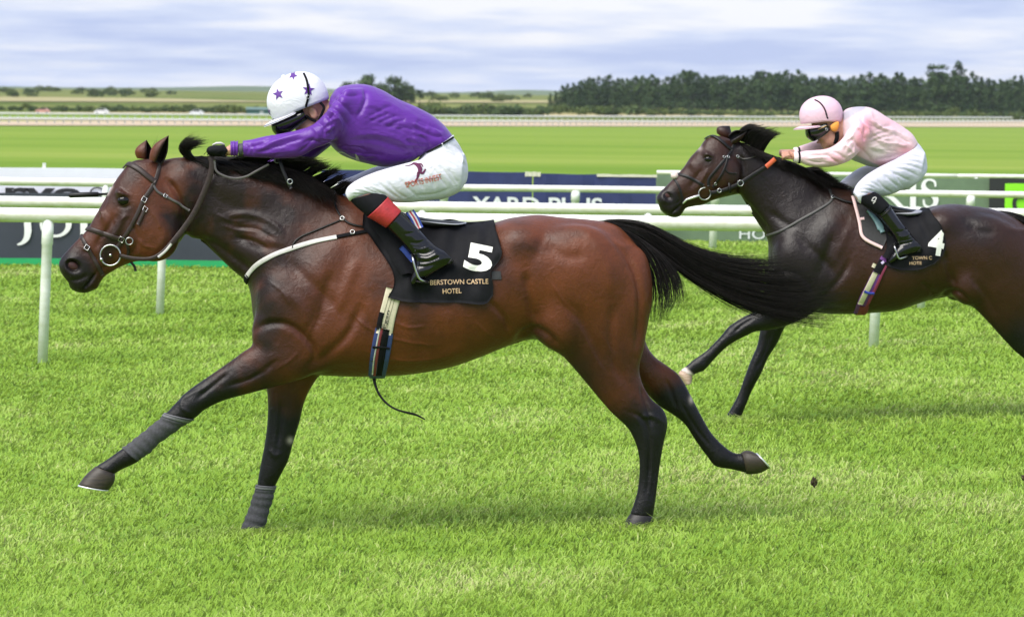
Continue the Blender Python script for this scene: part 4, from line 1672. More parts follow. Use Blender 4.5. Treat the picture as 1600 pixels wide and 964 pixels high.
H1_LINES = [
    ([(391, 520), (420, 506), (450, 508), (480, 530), (492, 555), (478, 580)], 7, .010),                # point of shoulder to elbow
    ([(430, 390), (460, 420), (500, 455), (540, 500)], 12, .006), ([(480, 580), (510, 555), (545, 520), (566, 470)], 9, .009),
    ([(520, 420), (505, 470), (488, 520)], 10, .007), ([(560, 400), (540, 450), (520, 500)], 12, -.006), ([(440, 450), (470, 480), (480, 520)], 12, -.006),
    ([(765, 470), (790, 500), (797, 520)], 6, .007), ([(800, 540), (828, 515), (850, 520), (880, 550)], 8, .010), ([(820, 420), (828, 470), (838, 510)], 9, .010),
    ([(935, 352), (968, 385), (992, 425), (1000, 470), (996, 530), (992, 560)], 6, .009), ([(870, 470), (900, 490), (930, 540), (950, 590)], 10, .005),
    ([(960, 470), (955, 520), (962, 570), (985, 610)], 9, .006), ([(1000, 600), (1012, 640), (1020, 670)], 4, .006), ([(975, 640), (1005, 655), (1015, 690), (1012, 760)], 4, .005),
    ([(850, 380), (880, 400), (920, 400)], 12, .005), ([(600, 565), (680, 560), (740, 540)], 12, -.005), ([(640, 500), (655, 530), (665, 560)], 8, .002), ([(680, 500), (695, 530), (700, 555)], 8, .002),
    ([(300, 372), (330, 380), (368, 405), (400, 430)], 9, .009), ([(360, 365), (400, 385), (440, 390), (452, 398)], 9, .006), ([(345, 340), (390, 335), (430, 352), (448, 375)], 7, -.006),
    ([(360, 355), (400, 358), (435, 378)], 4, .004), ([(365, 372), (395, 376), (420, 390)], 4, .004), ([(255, 275), (275, 300), (287, 335), (292, 365)], 6, .010),
    ([(182, 330), (172, 352), (156, 375), (146, 392)], 5, .005), ([(198, 330), (186, 356), (170, 378)], 5, -.005), ([(205, 345), (214, 378), (200, 404)], 6, .006),
    ([(129, 454), (141, 440), (151, 425)], 2.3, .010), ([(98, 430), (110, 438), (125, 436), (140, 428)], 4, .004), ([(128, 392), (140, 396), (152, 410)], 5, .004),
    ([(182, 300), (192, 303), (204, 306)], 3, -.005), ([(184, 322), (196, 324), (205, 318)], 3, .004), ([(170, 300), (160, 325), (147, 350)], 4, .004),
    ([(360, 580), (330, 605), (305, 625)], 4, .006), ([(440, 560), (390, 592), (350, 605)], 5, .006), ([(440, 620), (438, 660), (434, 700)], 5, .006),
    ([(1060, 622), (1085, 665), (1112, 700)], 3, .004), ([(1040, 590), (1050, 615), (1058, 640)], 4, .005)]
H1_VEINS = [[(440, 560), (420, 575), (395, 585), (370, 600)], [(470, 545), (455, 562), (430, 578)], [(500, 470), (492, 500), (480, 525), (478, 545)], [(540, 470), (560, 500), (590, 520), (640, 535), (690, 540)], [(560, 545), (600, 558), (650, 562), (700, 556)],
            [(172, 362), (182, 352), (194, 340), (204, 336)], [(182, 352), (178, 340), (184, 328)], [(150, 382), (160, 374), (172, 362)], [(236, 330), (246, 345), (252, 362)], [(212, 372), (226, 384), (244, 388)],
            [(330, 330), (360, 345), (390, 345)], [(345, 352), (375, 360), (410, 362)], [(420, 440), (440, 455), (455, 480)], [(900, 500), (915, 530), (930, 560), (950, 590)], [(860, 440), (880, 470), (905, 495)], [(940, 520), (960, 560), (975, 600)],
            [(285, 625), (300, 615), (325, 604)], [(430, 640), (432, 670), (428, 700)], [(985, 640), (1000, 665), (1006, 700), (1004, 750)], [(610, 500), (640, 512), (670, 508)], [(740, 500), (760, 520), (780, 530)]]
H1_LINES = [(a, w * .82, d * 1.55) for a, w, d in H1_LINES] + [(v, 2.3, -.0032) for v in H1_VEINS]
H1_LINES += [([(400, 748), (402, 770), (394, 800)], 2.5, .003), ([(1012, 700), (1014, 740), (1008, 780)], 2.6, .005), ([(1024, 690), (1022, 740), (1016, 785)], 2.4, .004), ([(296, 612), (286, 622), (284, 636), (300, 648)], 3, -.005), ([(420, 700), (430, 712), (440, 706)], 3.5, -.005), ([(1000, 652), (1020, 650), (1036, 660)], 4, -.006),
             ([(560, 470), (575, 500), (580, 540)], 5, .004), ([(625, 480), (640, 510), (645, 550)], 6, -.002), ([(655, 480), (668, 512), (672, 552)], 6, -.002), ([(688, 480), (698, 512), (702, 545)], 6, -.002), ([(718, 482), (726, 510), (728, 540)], 6, -.002),
             ([(905, 350), (930, 380), (950, 420), (955, 470)], 9, -.005), ([(850, 350), (845, 380), (830, 410)], 9, .005), ([(152, 425), (160, 420), (172, 414), (190, 408)], 3, .004), ([(230, 320), (248, 340), (256, 370), (240, 396)], 5, -.004)]


def coat1(pp, lat, V):
    x, y = pp[:, 0], pp[:, 1]
    c = np.zeros((len(V), 4)); c[:, 3] = 1
    nz = fbm(x / 30.0, y / 30.0 + lat * 8, 3, 3) - 0.5
    fore = (x < 520) & (y > 540)
    near = lat > 0
    # near fore: black from the forearm down
    d_nf = (400 - x) * 0.8 + (y - 545) * 0.6 + nz * 30
    k = np.where(fore & near, smooth01(d_nf, 42, 95), 0)
    k = np.maximum(k, np.where(fore & ~near, smooth01(y + nz * 30, 605, 655), 0))
    hind = (x > 830) & (y > 520)
    k = np.maximum(k, np.where(hind & near & (x < 1050), smooth01(y + nz * 34 + (x - 940) * 0.5, 600, 690), 0))
    k = np.maximum(k, np.where(hind & ~near, smooth01(y + nz * 20 + (x - 1000) * .7, 590, 655), 0))
    # muzzle, lower jaw line and eye surround dark
    m = np.hypot((x - 112) / 1.0, (y - 428) / 1.0)
    k = np.maximum(k, 0.96 * smooth01(-(m + nz * 16), -62, -26))
    k = np.maximum(k, 0.7 * np.exp(-(seg_dist(pp, [(196, 325), (184, 352), (168, 385), (165, 405)])[0] / 12) ** 2))
    k = np.maximum(k, 0.8 * np.exp(-(np.hypot(x - 191, y - 313) / 15) ** 2))
    # dark under the crest
    c[:, 0] = k
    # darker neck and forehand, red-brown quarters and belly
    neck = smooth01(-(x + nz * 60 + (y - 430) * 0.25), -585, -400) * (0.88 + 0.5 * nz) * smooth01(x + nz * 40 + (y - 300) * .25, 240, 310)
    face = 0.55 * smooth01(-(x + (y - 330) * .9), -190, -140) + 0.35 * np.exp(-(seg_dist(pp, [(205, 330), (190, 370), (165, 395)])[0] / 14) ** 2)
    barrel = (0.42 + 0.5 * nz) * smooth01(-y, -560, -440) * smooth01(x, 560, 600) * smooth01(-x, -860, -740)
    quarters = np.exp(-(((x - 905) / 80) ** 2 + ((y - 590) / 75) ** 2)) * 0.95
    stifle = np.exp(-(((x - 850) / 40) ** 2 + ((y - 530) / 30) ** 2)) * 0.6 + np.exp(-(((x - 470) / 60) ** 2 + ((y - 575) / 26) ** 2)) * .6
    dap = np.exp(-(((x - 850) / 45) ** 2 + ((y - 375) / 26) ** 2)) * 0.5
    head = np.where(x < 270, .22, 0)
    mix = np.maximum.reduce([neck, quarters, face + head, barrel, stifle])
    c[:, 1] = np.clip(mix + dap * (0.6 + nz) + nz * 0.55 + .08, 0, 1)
    # white mark on the forehead
    c[:, 2] = np.exp(-(seg_dist(pp, [(174, 292), (168, 303)])[0] / 2.5) ** 2) * 0.75
    cast_ = np.exp(-(np.hypot(x - 454, y - 688) / 5) ** 2) * (lat < 0) + np.exp(-(np.hypot((x - 1080) / .6, y - 624) / 6) ** 2) * (lat < 0)
    c[:, 2] = np.maximum(c[:, 2], np.clip(cast_, 0, 1) * 0.7)
    return c


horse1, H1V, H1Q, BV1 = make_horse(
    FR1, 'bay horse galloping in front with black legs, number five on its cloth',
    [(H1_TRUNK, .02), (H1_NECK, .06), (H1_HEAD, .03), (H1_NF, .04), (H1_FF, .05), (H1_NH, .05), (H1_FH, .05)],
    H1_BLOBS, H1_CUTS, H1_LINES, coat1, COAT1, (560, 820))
eye_parts(FR1, horse1, BV1, 193, 313, 0.026)


def nostril(fr, root, px, py, off, ru, rv, ang):
    bm = bmesh.new(); bmesh.ops.create_uvsphere(bm, u_segments=18, v_segments=10, radius=1.0); bm.verts.index_update()
    ca, sa = math.cos(math.radians(ang)), math.sin(math.radians(ang)); up = np.array([0, 0, 1.0])
    ax = np.array([ca * fr.u - sa * up, fr.n, sa * fr.u + ca * up])
    L = np.array([v.co[:] for v in bm.verts]) * np.array([ru, .012, rv])
    F = [[v.index for v in f.verts] for f in bm.faces]; bm.free()
    for s in (0, 1):
        c = fr.at(px, py, off)
        V = c + L @ ax
        if s: V = fr.mirror(V)
        mesh_obj('nostril', V, F, M_NOSTRIL, root)


nostril(FR1, horse1, 114, 415.5, .033, .03, .021, 28)
ear(FR1, horse1, (263.5, 212), (230, 250), (255, 257), .05, 135, COAT1, (0.1,), w=0.03)
ear(FR1, horse1, (229, 219), (211, 252), (240, 246), -.05, 150, COAT1, (0.1,), w=0.03)

# hooves
make_hoof(FR1, horse1, [((150, 728), (179, 739), .036, .12), ((146, 731), (180, 743), .045, .12), ((133, 743), (178, 754), .052, .12, 2.2), ((122.5, 757), (170, 765.5), .056, .12, 2.3)], M_HOOF)
make_hoof(FR1, horse1, [((374, 828), (408, 835), .036, -.12), ((368, 836), (407, 842), .05, -.12), ((360, 850), (404, 853), .058, -.12, 2.2)], M_HOOF_DARK, shoe=False)
make_hoof(FR1, horse1, [((985, 802), (1020, 806), .036, .13), ((979, 811), (1020, 815), .047, .13), ((970, 830), (1018, 834), .055, .13, 2.2)], M_HOOF_DARK, shoe=False)
make_hoof(FR1, horse1, [((1166, 740), (1158, 707), .036, -.13), ((1172, 741), (1164, 704), .046, -.13), ((1188, 738.5), (1173, 704.5), .052, -.13, 2.2), ((1202, 731), (1181, 708), .054, -.13, 2.3)], M_HOOF)

# tail
rngh = np.random.default_rng(3)


def tail1():
    upper = [[(944, 346), (980, 345), (1012, 351), (1045, 368), (1085, 388), (1135, 402), (1195, 405), (1240, 396)],
             [(948, 347), (985, 348), (1015, 356), (1050, 378), (1095, 402), (1150, 418), (1225, 424), (1305, 412)],
             [(952, 349), (988, 354), (1020, 366), (1058, 392), (1105, 420), (1165, 438), (1250, 446), (1325, 432)],
             [(956, 351), (990, 360), (1025, 378), (1065, 408), (1115, 438), (1180, 458), (1255, 468), (1325, 458)],
             [(960, 354), (994, 368), (1030, 392), (1072, 424), (1120, 452), (1180, 476), (1250, 490), (1318, 490)],
             [(963, 358), (998, 378), (1035, 404), (1078, 434), (1122, 460), (1175, 484), (1235, 503), (1304, 513)]]
    V, Q = hair_from_guides(FR1, upper, [(0.0, .06)] * 6, 1450, 0.0016, rngh, 1.3, 8.0, 14, .03, 34, .90)
    V2, Q2 = hair_from_guides(FR1, upper, [(0.0, .05)] * 6, 800, 0.0009, rngh, 4, 15, 13, .06)
    hang = [[(968, 358), (992, 378), (1008, 405), (1020, 435), (1024, 465), (1020, 490), (1026, 520)],
            [(972, 358), (1000, 378), (1020, 402), (1032, 432), (1038, 460), (1036, 485), (1024, 505)],
            [(976, 360), (1006, 380), (1030, 402), (1045, 428), (1052, 452), (1050, 476), (1036, 496)],
            [(982, 362), (1014, 382), (1040, 404), (1058, 426), (1068, 448), (1073, 466), (1071, 480)]]
    V3, Q3 = hair_from_guides(FR1, hang, [(0.03, .09)] * 4, 520, 0.0017, rngh, 1.3, 4.5, 12, .03, 17, .93)
    Vd, Fd = loft(FR1, [((936, 345), (948, 366), .03, 0), ((965, 344), (965, 368), .036, 0), ((1000, 349), (990, 376), .034, .01), ((1035, 366), (1018, 395), .028, .01), ((1062, 386), (1048, 408), .018, .02), ((1085, 402), (1078, 414), .006, .02)])
    q = np.array([f for f in Fd if len(f) == 4]); 
    o0 = mesh_obj('tail_dock', Vd, orient(Vd, Fd), M_HAIR, horse1)
    Q2 = Q2 + len(V); Q3 = Q3 + len(V) + len(V2)
    o = fast_mesh('tail', np.vstack([V, V2, V3]), np.vstack([Q, Q2, Q3]), M_HAIR, horse1)


tail1()


def mane1():
    rng = rngh
    # laid flat along the near side of the crest
    g = [[(286, 247), (305, 252), (330, 262), (352, 268)], [(320, 246), (345, 254), (372, 268), (398, 276)], [(356, 246), (382, 255), (410, 270), (436, 286)],
         [(392, 251), (420, 260), (446, 276), (470, 298)], [(428, 256), (452, 266), (474, 284), (492, 306)], [(462, 266), (482, 278), (500, 296), (512, 312)], [(496, 282), (510, 294), (524, 306), (536, 318)]]
    V, Q = hair_from_guides(FR1, g, [(.0, .088), (.0, .09), (.0, .098), (.0, .108), (.0, .125), (.0, .15), (.0, .17)], 1500, 0.0026, rng, 2.5, 4, 8, .006, 34)
    # lifted ridge
    g2 = [[(345, 252), (372, 244), (402, 243), (428, 250)], [(380, 252), (405, 243), (432, 243), (455, 252)], [(415, 256), (438, 247), (462, 246), (482, 254)], [(446, 262), (466, 252), (486, 250), (500, 252)],
          [(470, 272), (486, 262), (502, 258), (516, 257)], [(494, 284), (508, 275), (522, 268), (532, 266)], [(512, 296), (526, 288), (538, 281), (546, 279)], [(528, 308), (540, 300), (550, 292), (556, 290)]]
    V2, Q2 = hair_from_guides(FR1, g2, [(.01, .03)] * 8, 1350, 0.0021, rng, 1.6, 4, 8, .03, 20, .95)
    # tuft thrown up in front of the rider's hand
    g3 = [[(300, 250), (286, 242), (281, 230), (290, 219), (306, 214)], [(306, 251), (293, 243), (288, 231), (298, 221), (316, 219)], [(312, 252), (301, 244), (296, 234), (308, 227), (326, 222)]]
    V3, Q3 = hair_from_guides(FR1, g3, [(.02, .05)] * 3, 420, 0.0017, rng, 1.8, 4.2, 12, .02, 9, .7)
    # forelock wisps by the ears
    g4 = [[(250, 250), (240, 240), (240, 229), (246, 222)], [(256, 250), (246, 240), (247, 228), (252, 221)]]
    V4, Q4 = hair_from_guides(FR1, g4, [(.0, .02)] * 2, 50, 0.0014, rng, 2, 4, 10, .02, 4)
    vs, qs, n = [], [], 0
    for v, q in ((V, Q), (V2, Q2), (V3, Q3), (V4, Q4)):
        vs.append(v); qs.append(q + n); n += len(v)
    fast_mesh('mane', np.vstack(vs), np.vstack(qs), M_HAIR, horse1)


mane1()
# =================================================================== riders: shared builders
def silk_material(name, col, rough=0.34, var=0.25, scale=3.0, sheen=0.15, bump=0.25, patches=None):
    t = NT(name)
    v = t.coord('Object')
    n = t.noise(v, scale, 3, 0.5)
    a = tuple(c * (1 - var) for c in col); b = tuple(min(1, c * (1 + var)) for c in col)
    c = t.ramp(n, [(0.3, a), (0.7, b)])
    if patches:
        at = t.n('ShaderNodeVertexColor', layer_name='dye')
        sp = t.n('ShaderNodeSeparateColor'); t.l(at.outputs[0], sp.inputs[0])
        for k, p in enumerate(patches): c = t.mix(sp.outputs[k], c, p)
    t.set(Base_Color=c, Roughness=rough)
    t.b.inputs['Specular IOR Level'].default_value = 0.38
    t.b.inputs['Sheen Weight'].default_value = sheen
    w = t.noise(t.coord('Object', (5, 5, 9), (0.3, 0.6, 0.2)), 2.0, 2, 0.4, 0.8)
    rn = t.n('ShaderNodeMath', operation='ABSOLUTE'); t.l(t.math('SUBTRACT', t.noise(t.coord('Object', (7, 7, 11), (0.2, 0.7, 0.1)), 1.3, 3, 0.5, 1.0), 0.5), rn.inputs[0])
    rid = t.ramp(rn.outputs[0], [(0.0, (1, 1, 1)), (0.11, (0, 0, 0))])
    t.bump(t.math('ADD', w, t.math('MULTIPLY', rid, 0.3)), bump * 1.6, 0.02)
    return t.m


def skin_material(name, col):
    t = NT(name)
    v = t.coord('Object')
    n = t.noise(v, 18, 5, 0.6)
    t.set(Base_Color=t.ramp(n, [(0.3, tuple(c * .8 for c in col)), (0.7, col)]), Roughness=0.48)
    t.b.inputs['Subsurface Weight'].default_value = 0.15
    t.b.inputs['Subsurface Radius'].default_value = (0.02, 0.008, 0.004)
    t.b.inputs['Subsurface Scale'].default_value = 0.3
    t.bump(t.noise(v, 90, 3, 0.6), 0.12, 0.002)
    return t.m


M_SKIN = skin_material('skin', (0.52, 0.27, 0.19))
M_PATENT = plain('patent_leather', (0.004, 0.004, 0.005), 0.16, 0.3, 20, spec=0.55)
M_BLACK_CLOTH = plain('black_cloth', (0.007, 0.007, 0.009), 0.8, 0.25, 60, bump=0.15, spec=0.15)
M_BLACK_KNIT = plain('black_glove', (0.007, 0.007, 0.009), 0.75, 0.3, 120, bump=0.3, spec=0.15)
M_LEATHER = plain('brown_leather', (0.030, 0.019, 0.016), 0.42, 0.25, 60, bump=0.15, spec=0.35)
M_BLACK_LEATHER = plain('black_leather', (0.009, 0.008, 0.008), 0.42, 0.25, 60, bump=0.15, spec=0.3)
M_GREY_STRAP = plain('grey_strap', (0.085, 0.075, 0.075), 0.5, 0.15, 60, bump=0.1)
M_WHITE_STRAP = plain('white_webbing', (0.52, 0.5, 0.48), 0.6, 0.1, 60, bump=0.1)
M_LENS = plain('goggle_lens', (0.006, 0.006, 0.007), 0.08, 0.2, 20, spec=0.6)


def fan_folds(rng, n, a0, a1, b0, b1, w, dep, bow=6):
    """n soft cloth folds running from points on line a0-a1 to points on line b0-b1"""
    out = []
    for i in range(n):
        t = (i + rng.random() * .8) / n
        p = np.array(a0) * (1 - t) + np.array(a1) * t; q = np.array(b0) * (1 - t) + np.array(b1) * t
        f0, f1 = rng.random() * .35, 1 - rng.random() * .45
        s, e = p + (q - p) * f0, p + (q - p) * f1
        m = (s + e) / 2 + rng.normal(size=2) * bow
        out.append(([tuple(s), tuple(m), tuple(e)], w * (.7 + .7 * rng.random()), dep * (.5 + rng.random()) * (1 if i % 2 else -1)))
    return out


def basis(fr, ang):
    """forward (to the left, tilted down by ang degrees), up, lateral"""
    a = math.radians(ang); up = np.array([0, 0, 1.0])
    f = -fr.u * math.cos(a) - up * math.sin(a)
    u = up * math.cos(a) - fr.u * math.sin(a)
    return f, u, fr.n


def head_into(fd, c, B, s=1.0, neck_to=None):
    f, u, n = B
    ax = np.array([f, n, u])
    P = lambda x, y, z: c + s * (x * f + y * n + z * u)
    E = lambda x, y, z, a, b, d, k=.02: fd.ell(P(x, y, z), np.array((a, b, d)) * s, ax, k)
    E(-.005, 0, .03, .097, .076, .088); E(.035, 0, -.035, .062, .062, .07, .03); E(.045, 0, -.085, .052, .050, .034, .03)
    for sd in (1, -1):
        E(.02, sd * .045, -.075, .05, .022, .03, .025)           # jaw corner
        E(.065, sd * .034, -.028, .028, .022, .022, .02)         # cheekbone
    E(.086, 0, .012, .018, .045, .012, .015)                     # brow
    fd.add(tube([P(.088, 0, .006), P(.106, 0, -.018), P(.122, 0, -.044)], [.009 * s, .011 * s, .0145 * s], 10), .010 * s)
    for sd in (1, -1): E(.104, sd * .013, -.047, .012, .009, .009, .008)
    E(.094, 0, -.07, .012, .024, .007, .007); E(.092, 0, -.083, .012, .021, .008, .006)
    E(.080, 0, -.108, .024, .026, .018, .016)
    for sd in (1, -1):
        fd.cut_ell(P(.088, sd * .03, -.008), np.array((.013, .017, .010)) * s, ax, .01)
        fd.ell(P(.080, sd * .03, -.008), np.array((.011, .012, .010)) * s, ax, .003)
        E(-.008, sd * .077, -.02, .021, .010, .033, .008)
        fd.cut_ell(P(-.002, sd * .088, -.016), np.array((.010, .008, .018)) * s, ax, .006)
    if neck_to is not None:
        fd.add(tube([P(-.025, 0, -.05), (P(-.03, 0, -.07) + neck_to) / 2, neck_to], [.056 * s, .055, .065], 16), .03)


def fist_into(fd, wrist, d, up, side, s=1.0, curl=1.0, inward=1):
    """closed hand: palm, four fingers bent round the rein, thumb from the side of the palm"""
    d, up, side = [np.asarray(v, float) / np.linalg.norm(v) for v in (d, up, side)]
    P = lambda x, y, z: wrist + s * (x * d + y * side + z * up)
    fd.ell(P(.048, 0, 0.002), np.array((.05, .042, .022)) * s, np.array([d, side, up]), .012)
    fd.ell(P(.078, 0, 0.004), np.array((.018, .042, .018)) * s, np.array([d, side, up]), .010)
    for i, (y, l) in enumerate(((.031, .92), (.0105, 1.0), (-.0105, .96), (-.031, .8))):
        pts = [P(.070, y, .004), P(.088, y, .006), P(.088 + .026 * l, y, -.010), P(.088 + .022 * l, y, -.034), P(.072 + .004 * l, y, -.044), P(.058, y, -.036)]
        fd.add(tube(pts, np.array([.010, .0105, .0100, .0092, .0088, .0075]) * s, 10), .004)
    pts = [P(.018, inward * .032, -.010), P(.045, inward * .046, -.018), P(.072, inward * .038, -.032), P(.088, inward * .022, -.046)]
    fd.add(tube(pts, np.array([.014, .013, .011, .009]) * s, 10), .006)
    fd.add(tube([P(-.05, 0, 0), P(0, 0, 0), P(.03, 0, 0)], [.027 * s, .026 * s, .026 * s], 12), .012)


def helmet_shell(c, B, a, b, d, cut=100, rows=18, K=40, scallop=None):
    f, u, n = B
    V = []
    for i in range(rows + 1):
        for j in range(K):
            ph = 2 * math.pi * j / K
            mx = math.radians(cut if scallop is None else scallop(ph))
            th = mx * (i + 0.02) / rows
            x, y, z = math.sin(th) * math.cos(ph), math.sin(th) * math.sin(ph), math.cos(th)
            q = 0.93
            V.append(c + f * a * np.sign(x) * abs(x) ** q + n * b * np.sign(y) * abs(y) ** q + u * d * np.sign(z) * abs(z) ** q)
    F = grid_faces(rows + 1, K)
    F.append(list(range(K)))
    m = (rows + 1) * K
    # inner rim, so that the edge has thickness
    R = np.array(V[rows * K:])
    inn = c + (R - c) * 0.93
    V = np.vstack([V, inn, (c + (R - c) * 0.93 + u * d * 0.25)])
    for j in range(K):
        k = (j + 1) % K
        F.append([rows * K + j, rows * K + k, m + k, m + j])
        F.append([m + j, m + k, m + K + k, m + K + j])
    return V, orient(V, F)


def peak_plate(c, B, a, b, z, length, droop, K=22, th=.006):
    """the cap's peak: crescent plate in front"""
    f, u, n = B
    V = []
    for layer in (0, 1):
        for i in range(5):
            t = i / 4
            for j in range(K):
                ph = math.radians(-76 + 152 * j / (K - 1))
                e = math.cos(ph * 76 / 76) ** 0.7 if math.cos(ph) > 0 else 0
                ln = length * max(0.0, math.cos(ph * 1.12)) ** 0.75 * t
                p = c + f * (a * math.cos(ph) + ln) + n * (b * math.sin(ph) * (1 + .06 * t)) + u * (z - droop * t ** 1.4 * max(0, math.cos(ph)) - layer * th)
                p = p - u * 0.012 * (math.sin(ph) ** 2)
                V.append(p)
    n_ = 5 * K
    g = grid_faces(5, K, closed=False)
    F = g + [[x + n_ for x in q[::-1]] for q in g]
    for j in range(K - 1):
        F.append([4 * K + j + 1, 4 * K + j, n_ + 4 * K + j, n_ + 4 * K + j + 1])
        F.append([j, j + 1, n_ + j + 1, n_ + j])
    for i in range(4):
        F.append([i * K, (i + 1) * K, n_ + (i + 1) * K, n_ + i * K][::-1])
        F.append([i * K + K - 1, (i + 1) * K + K - 1, n_ + (i + 1) * K + K - 1, n_ + i * K + K - 1])
    return np.array(V), F


def shield(c, B, a, b, z0, z1, ang=82, K=26, nose=0.0, th=.006, belly=.012):
    """wrap-round goggles"""
    f, u, n = B
    V = []
    rows = 7
    for layer in (0, 1):
        for i in range(rows):
            t = i / (rows - 1)
            for j in range(K):
                q = -1 + 2 * j / (K - 1)
                ph = math.radians(ang * q)
                taper = 1 - 0.45 * abs(q) ** 3
                zz = (z0 + z1) / 2 + (t - .5) * (z1 - z0) * taper
                if t < 0.5: zz += nose * math.exp(-(q / 0.16) ** 2) * (1 - 2 * t)
                bl = belly * math.sin(math.pi * t) - layer * th
                V.append(c + f * (a + bl) * math.cos(ph) + n * (b + bl) * math.sin(ph) + u * zz)
    n_ = rows * K
    g = grid_faces(rows, K, closed=False)
    F = g + [[x + n_ for x in q[::-1]] for q in g]
    for j in range(K - 1):
        F.append([j, j + 1, n_ + j + 1, n_ + j]); i = rows - 1
        F.append([i * K + j + 1, i * K + j, n_ + i * K + j, n_ + i * K + j + 1])
    for i in range(rows - 1):
        F.append([(i + 1) * K, i * K, n_ + i * K, n_ + (i + 1) * K])
        F.append([i * K + K - 1, (i + 1) * K + K - 1, n_ + (i + 1) * K + K - 1, n_ + i * K + K - 1])
    return np.array(V), F


def shrink(st, m):
    """stations moved inwards by m metres (about 300 px per metre)"""
    out = []
    for s in st:
        a, b = np.array(s[0], float), np.array(s[1], float)
        c = (a + b) / 2; h = (a - b) / 2; l = np.linalg.norm(h)
        f = max(0.35, 1 - m * 300 / l)
        out.append(((c + h * f).tolist(), (c - h * f).tolist(), max(s[2] - m, s[2] * .4)) + tuple(s[3:]))
    return out


def surface_ring(bvh, fr, pxs, lift=.002):
    return strap_pts(pxs, bvh, fr, lift)


def loop_on(bvh, c, axis, ref, lift, K=40, reach=.4):
    """closed line round a limb or head: rays shot inwards in the plane across 'axis'"""
    axis = axis / np.linalg.norm(axis)
    a = ref - (ref @ axis) * axis; a /= np.linalg.norm(a); b = np.cross(axis, a)
    P, N = [], []
    for t in np.linspace(0, 2 * math.pi, K, endpoint=False):
        d = math.cos(t) * a + math.sin(t) * b
        h = bvh.ray_cast(Vector(c + d * reach), Vector(-d), reach)
        if h[0] is None: continue
        P.append(np.array(h[0]) + d * lift); N.append(d)
    P.append(P[0]); N.append(N[0])
    return np.array(P), np.array(N)


def star_pts(n=5, r=1.0, inner=0.45, rot=0.0):
    P = [(0, 0)]
    for k in range(2 * n):
        a = rot + math.pi * k / n + math.pi / 2
        q = r if k % 2 == 0 else inner * r
        P.append((q * math.cos(a), q * math.sin(a)))
    F = [[0, 1 + k, 1 + (k + 1) % (2 * n)] for k in range(2 * n)]
    bm = bmesh.new()
    vs = [bm.verts.new((x, y, 0)) for x, y in P]
    for f in F: bm.faces.new([vs[i] for i in f])
    bmesh.ops.subdivide_edges(bm, edges=bm.edges[:], cuts=2, use_grid_fill=True)
    bmesh.ops.triangulate(bm, faces=bm.faces[:]); bm.verts.index_update()
    V = np.array([v.co[:2] for v in bm.verts]); F = [[v.index for v in f.verts] for f in bm.faces]; bm.free()
    return V, F


def coons(top, bottom, left, right, ns, nt):
    """patch of picture points between four edge lines"""
    def res(L, n):
        L = catmull(np.asarray(L, float), 8)
        d = np.concatenate([[0], np.cumsum(np.linalg.norm(np.diff(L, axis=0), axis=1))])
        s = np.linspace(0, d[-1], n)
        return np.stack([np.interp(s, d, L[:, k]) for k in range(2)], 1)
    T, Bm, L, R = res(top, ns), res(bottom, ns), res(left, nt), res(right, nt)
    out = np.zeros((nt, ns, 2))
    for j in range(nt):
        v = j / (nt - 1)
        for i in range(ns):
            u = i / (ns - 1)
            out[j, i] = (1 - v) * T[i] + v * Bm[i] + (1 - u) * L[j] + u * R[j] - ((1 - u) * (1 - v) * T[0] + u * (1 - v) * T[-1] + (1 - u) * v * Bm[0] + u * v * Bm[-1])
    return out


def cloth_over(fr, bvh, patch, lift, folds=None, over=4, th=.005):
    """cloth lying over the horse's back: the seen side from the picture, the far side its mirror"""
    nt, ns, _ = patch.shape
    G = np.zeros((nt, ns, 3))
    for j in range(nt):
        for i in range(ns):
            px, py = patch[j, i]
            h = cast(bvh, px, py)
            if h is None:
                q = bvh.find_nearest(Vector(fr.at(px, py, 0.02)))
                h = (np.array(q[0]), np.array(q[1]))
            lf = lift + (folds(px, py) if folds else 0)
            G[j, i] = h[0] + h[1] * lf
    for _ in range(2):
        G[1:-1, 1:-1] = G[1:-1, 1:-1] * .5 + (G[:-2, 1:-1] + G[2:, 1:-1] + G[1:-1, :-2] + G[1:-1, 2:]) * .125
    M = fr.mirror(G)
    bridge = []
    for k in range(1, over + 1):
        t = k / (over + 1)
        b = G[0] * (1 - t) + M[0] * t
        b[:, 2] += 0.045 * math.sin(math.pi * t)
        for i in range(ns):
            q = bvh.find_nearest(Vector(b[i]))
            n = np.array(q[1]); b[i] = np.array(q[0]) + n * lift
        bridge.append(b)
    S = np.concatenate([G[::-1], np.array(bridge), M], 0)
    nr = S.shape[0]
    V = S.reshape(-1, 3)
    F = grid_faces(nr, ns, closed=False)
    # thickness
    me = np.asarray(V); q = np.array(F)
    N = vnormals(me, q)
    up = N[(nr // 2) * ns + ns // 2][2]
    if up < 0: N = -N; F = [f[::-1] for f in F]
    V2 = V - N * th
    n_ = len(V)
    F2 = [[x + n_ for x in f[::-1]] for f in F]
    E = []
    idx = lambda j, i: j * ns + i
    rim = [idx(0, i) for i in range(ns)] + [idx(j, ns - 1) for j in range(1, nr)] + [idx(nr - 1, i) for i in range(ns - 2, -1, -1)] + [idx(j, 0) for j in range(nr - 2, 0, -1)]
    for a, b in zip(rim, rim[1:] + rim[:1]): E.append([a, b, b + n_, a + n_])
    return np.vstack([V, V2]), F + F2 + E


def catch(P, root, name, mat, bvh, fr, width, lift=.004, th=.004, off=None, far=False, n_per=6):
    p, n = strap_pts(P, bvh, fr, lift, off, n_per, far)
    V, F = ribbon(p, n, width, th)
    return mesh_obj(name, V, F, mat, root)
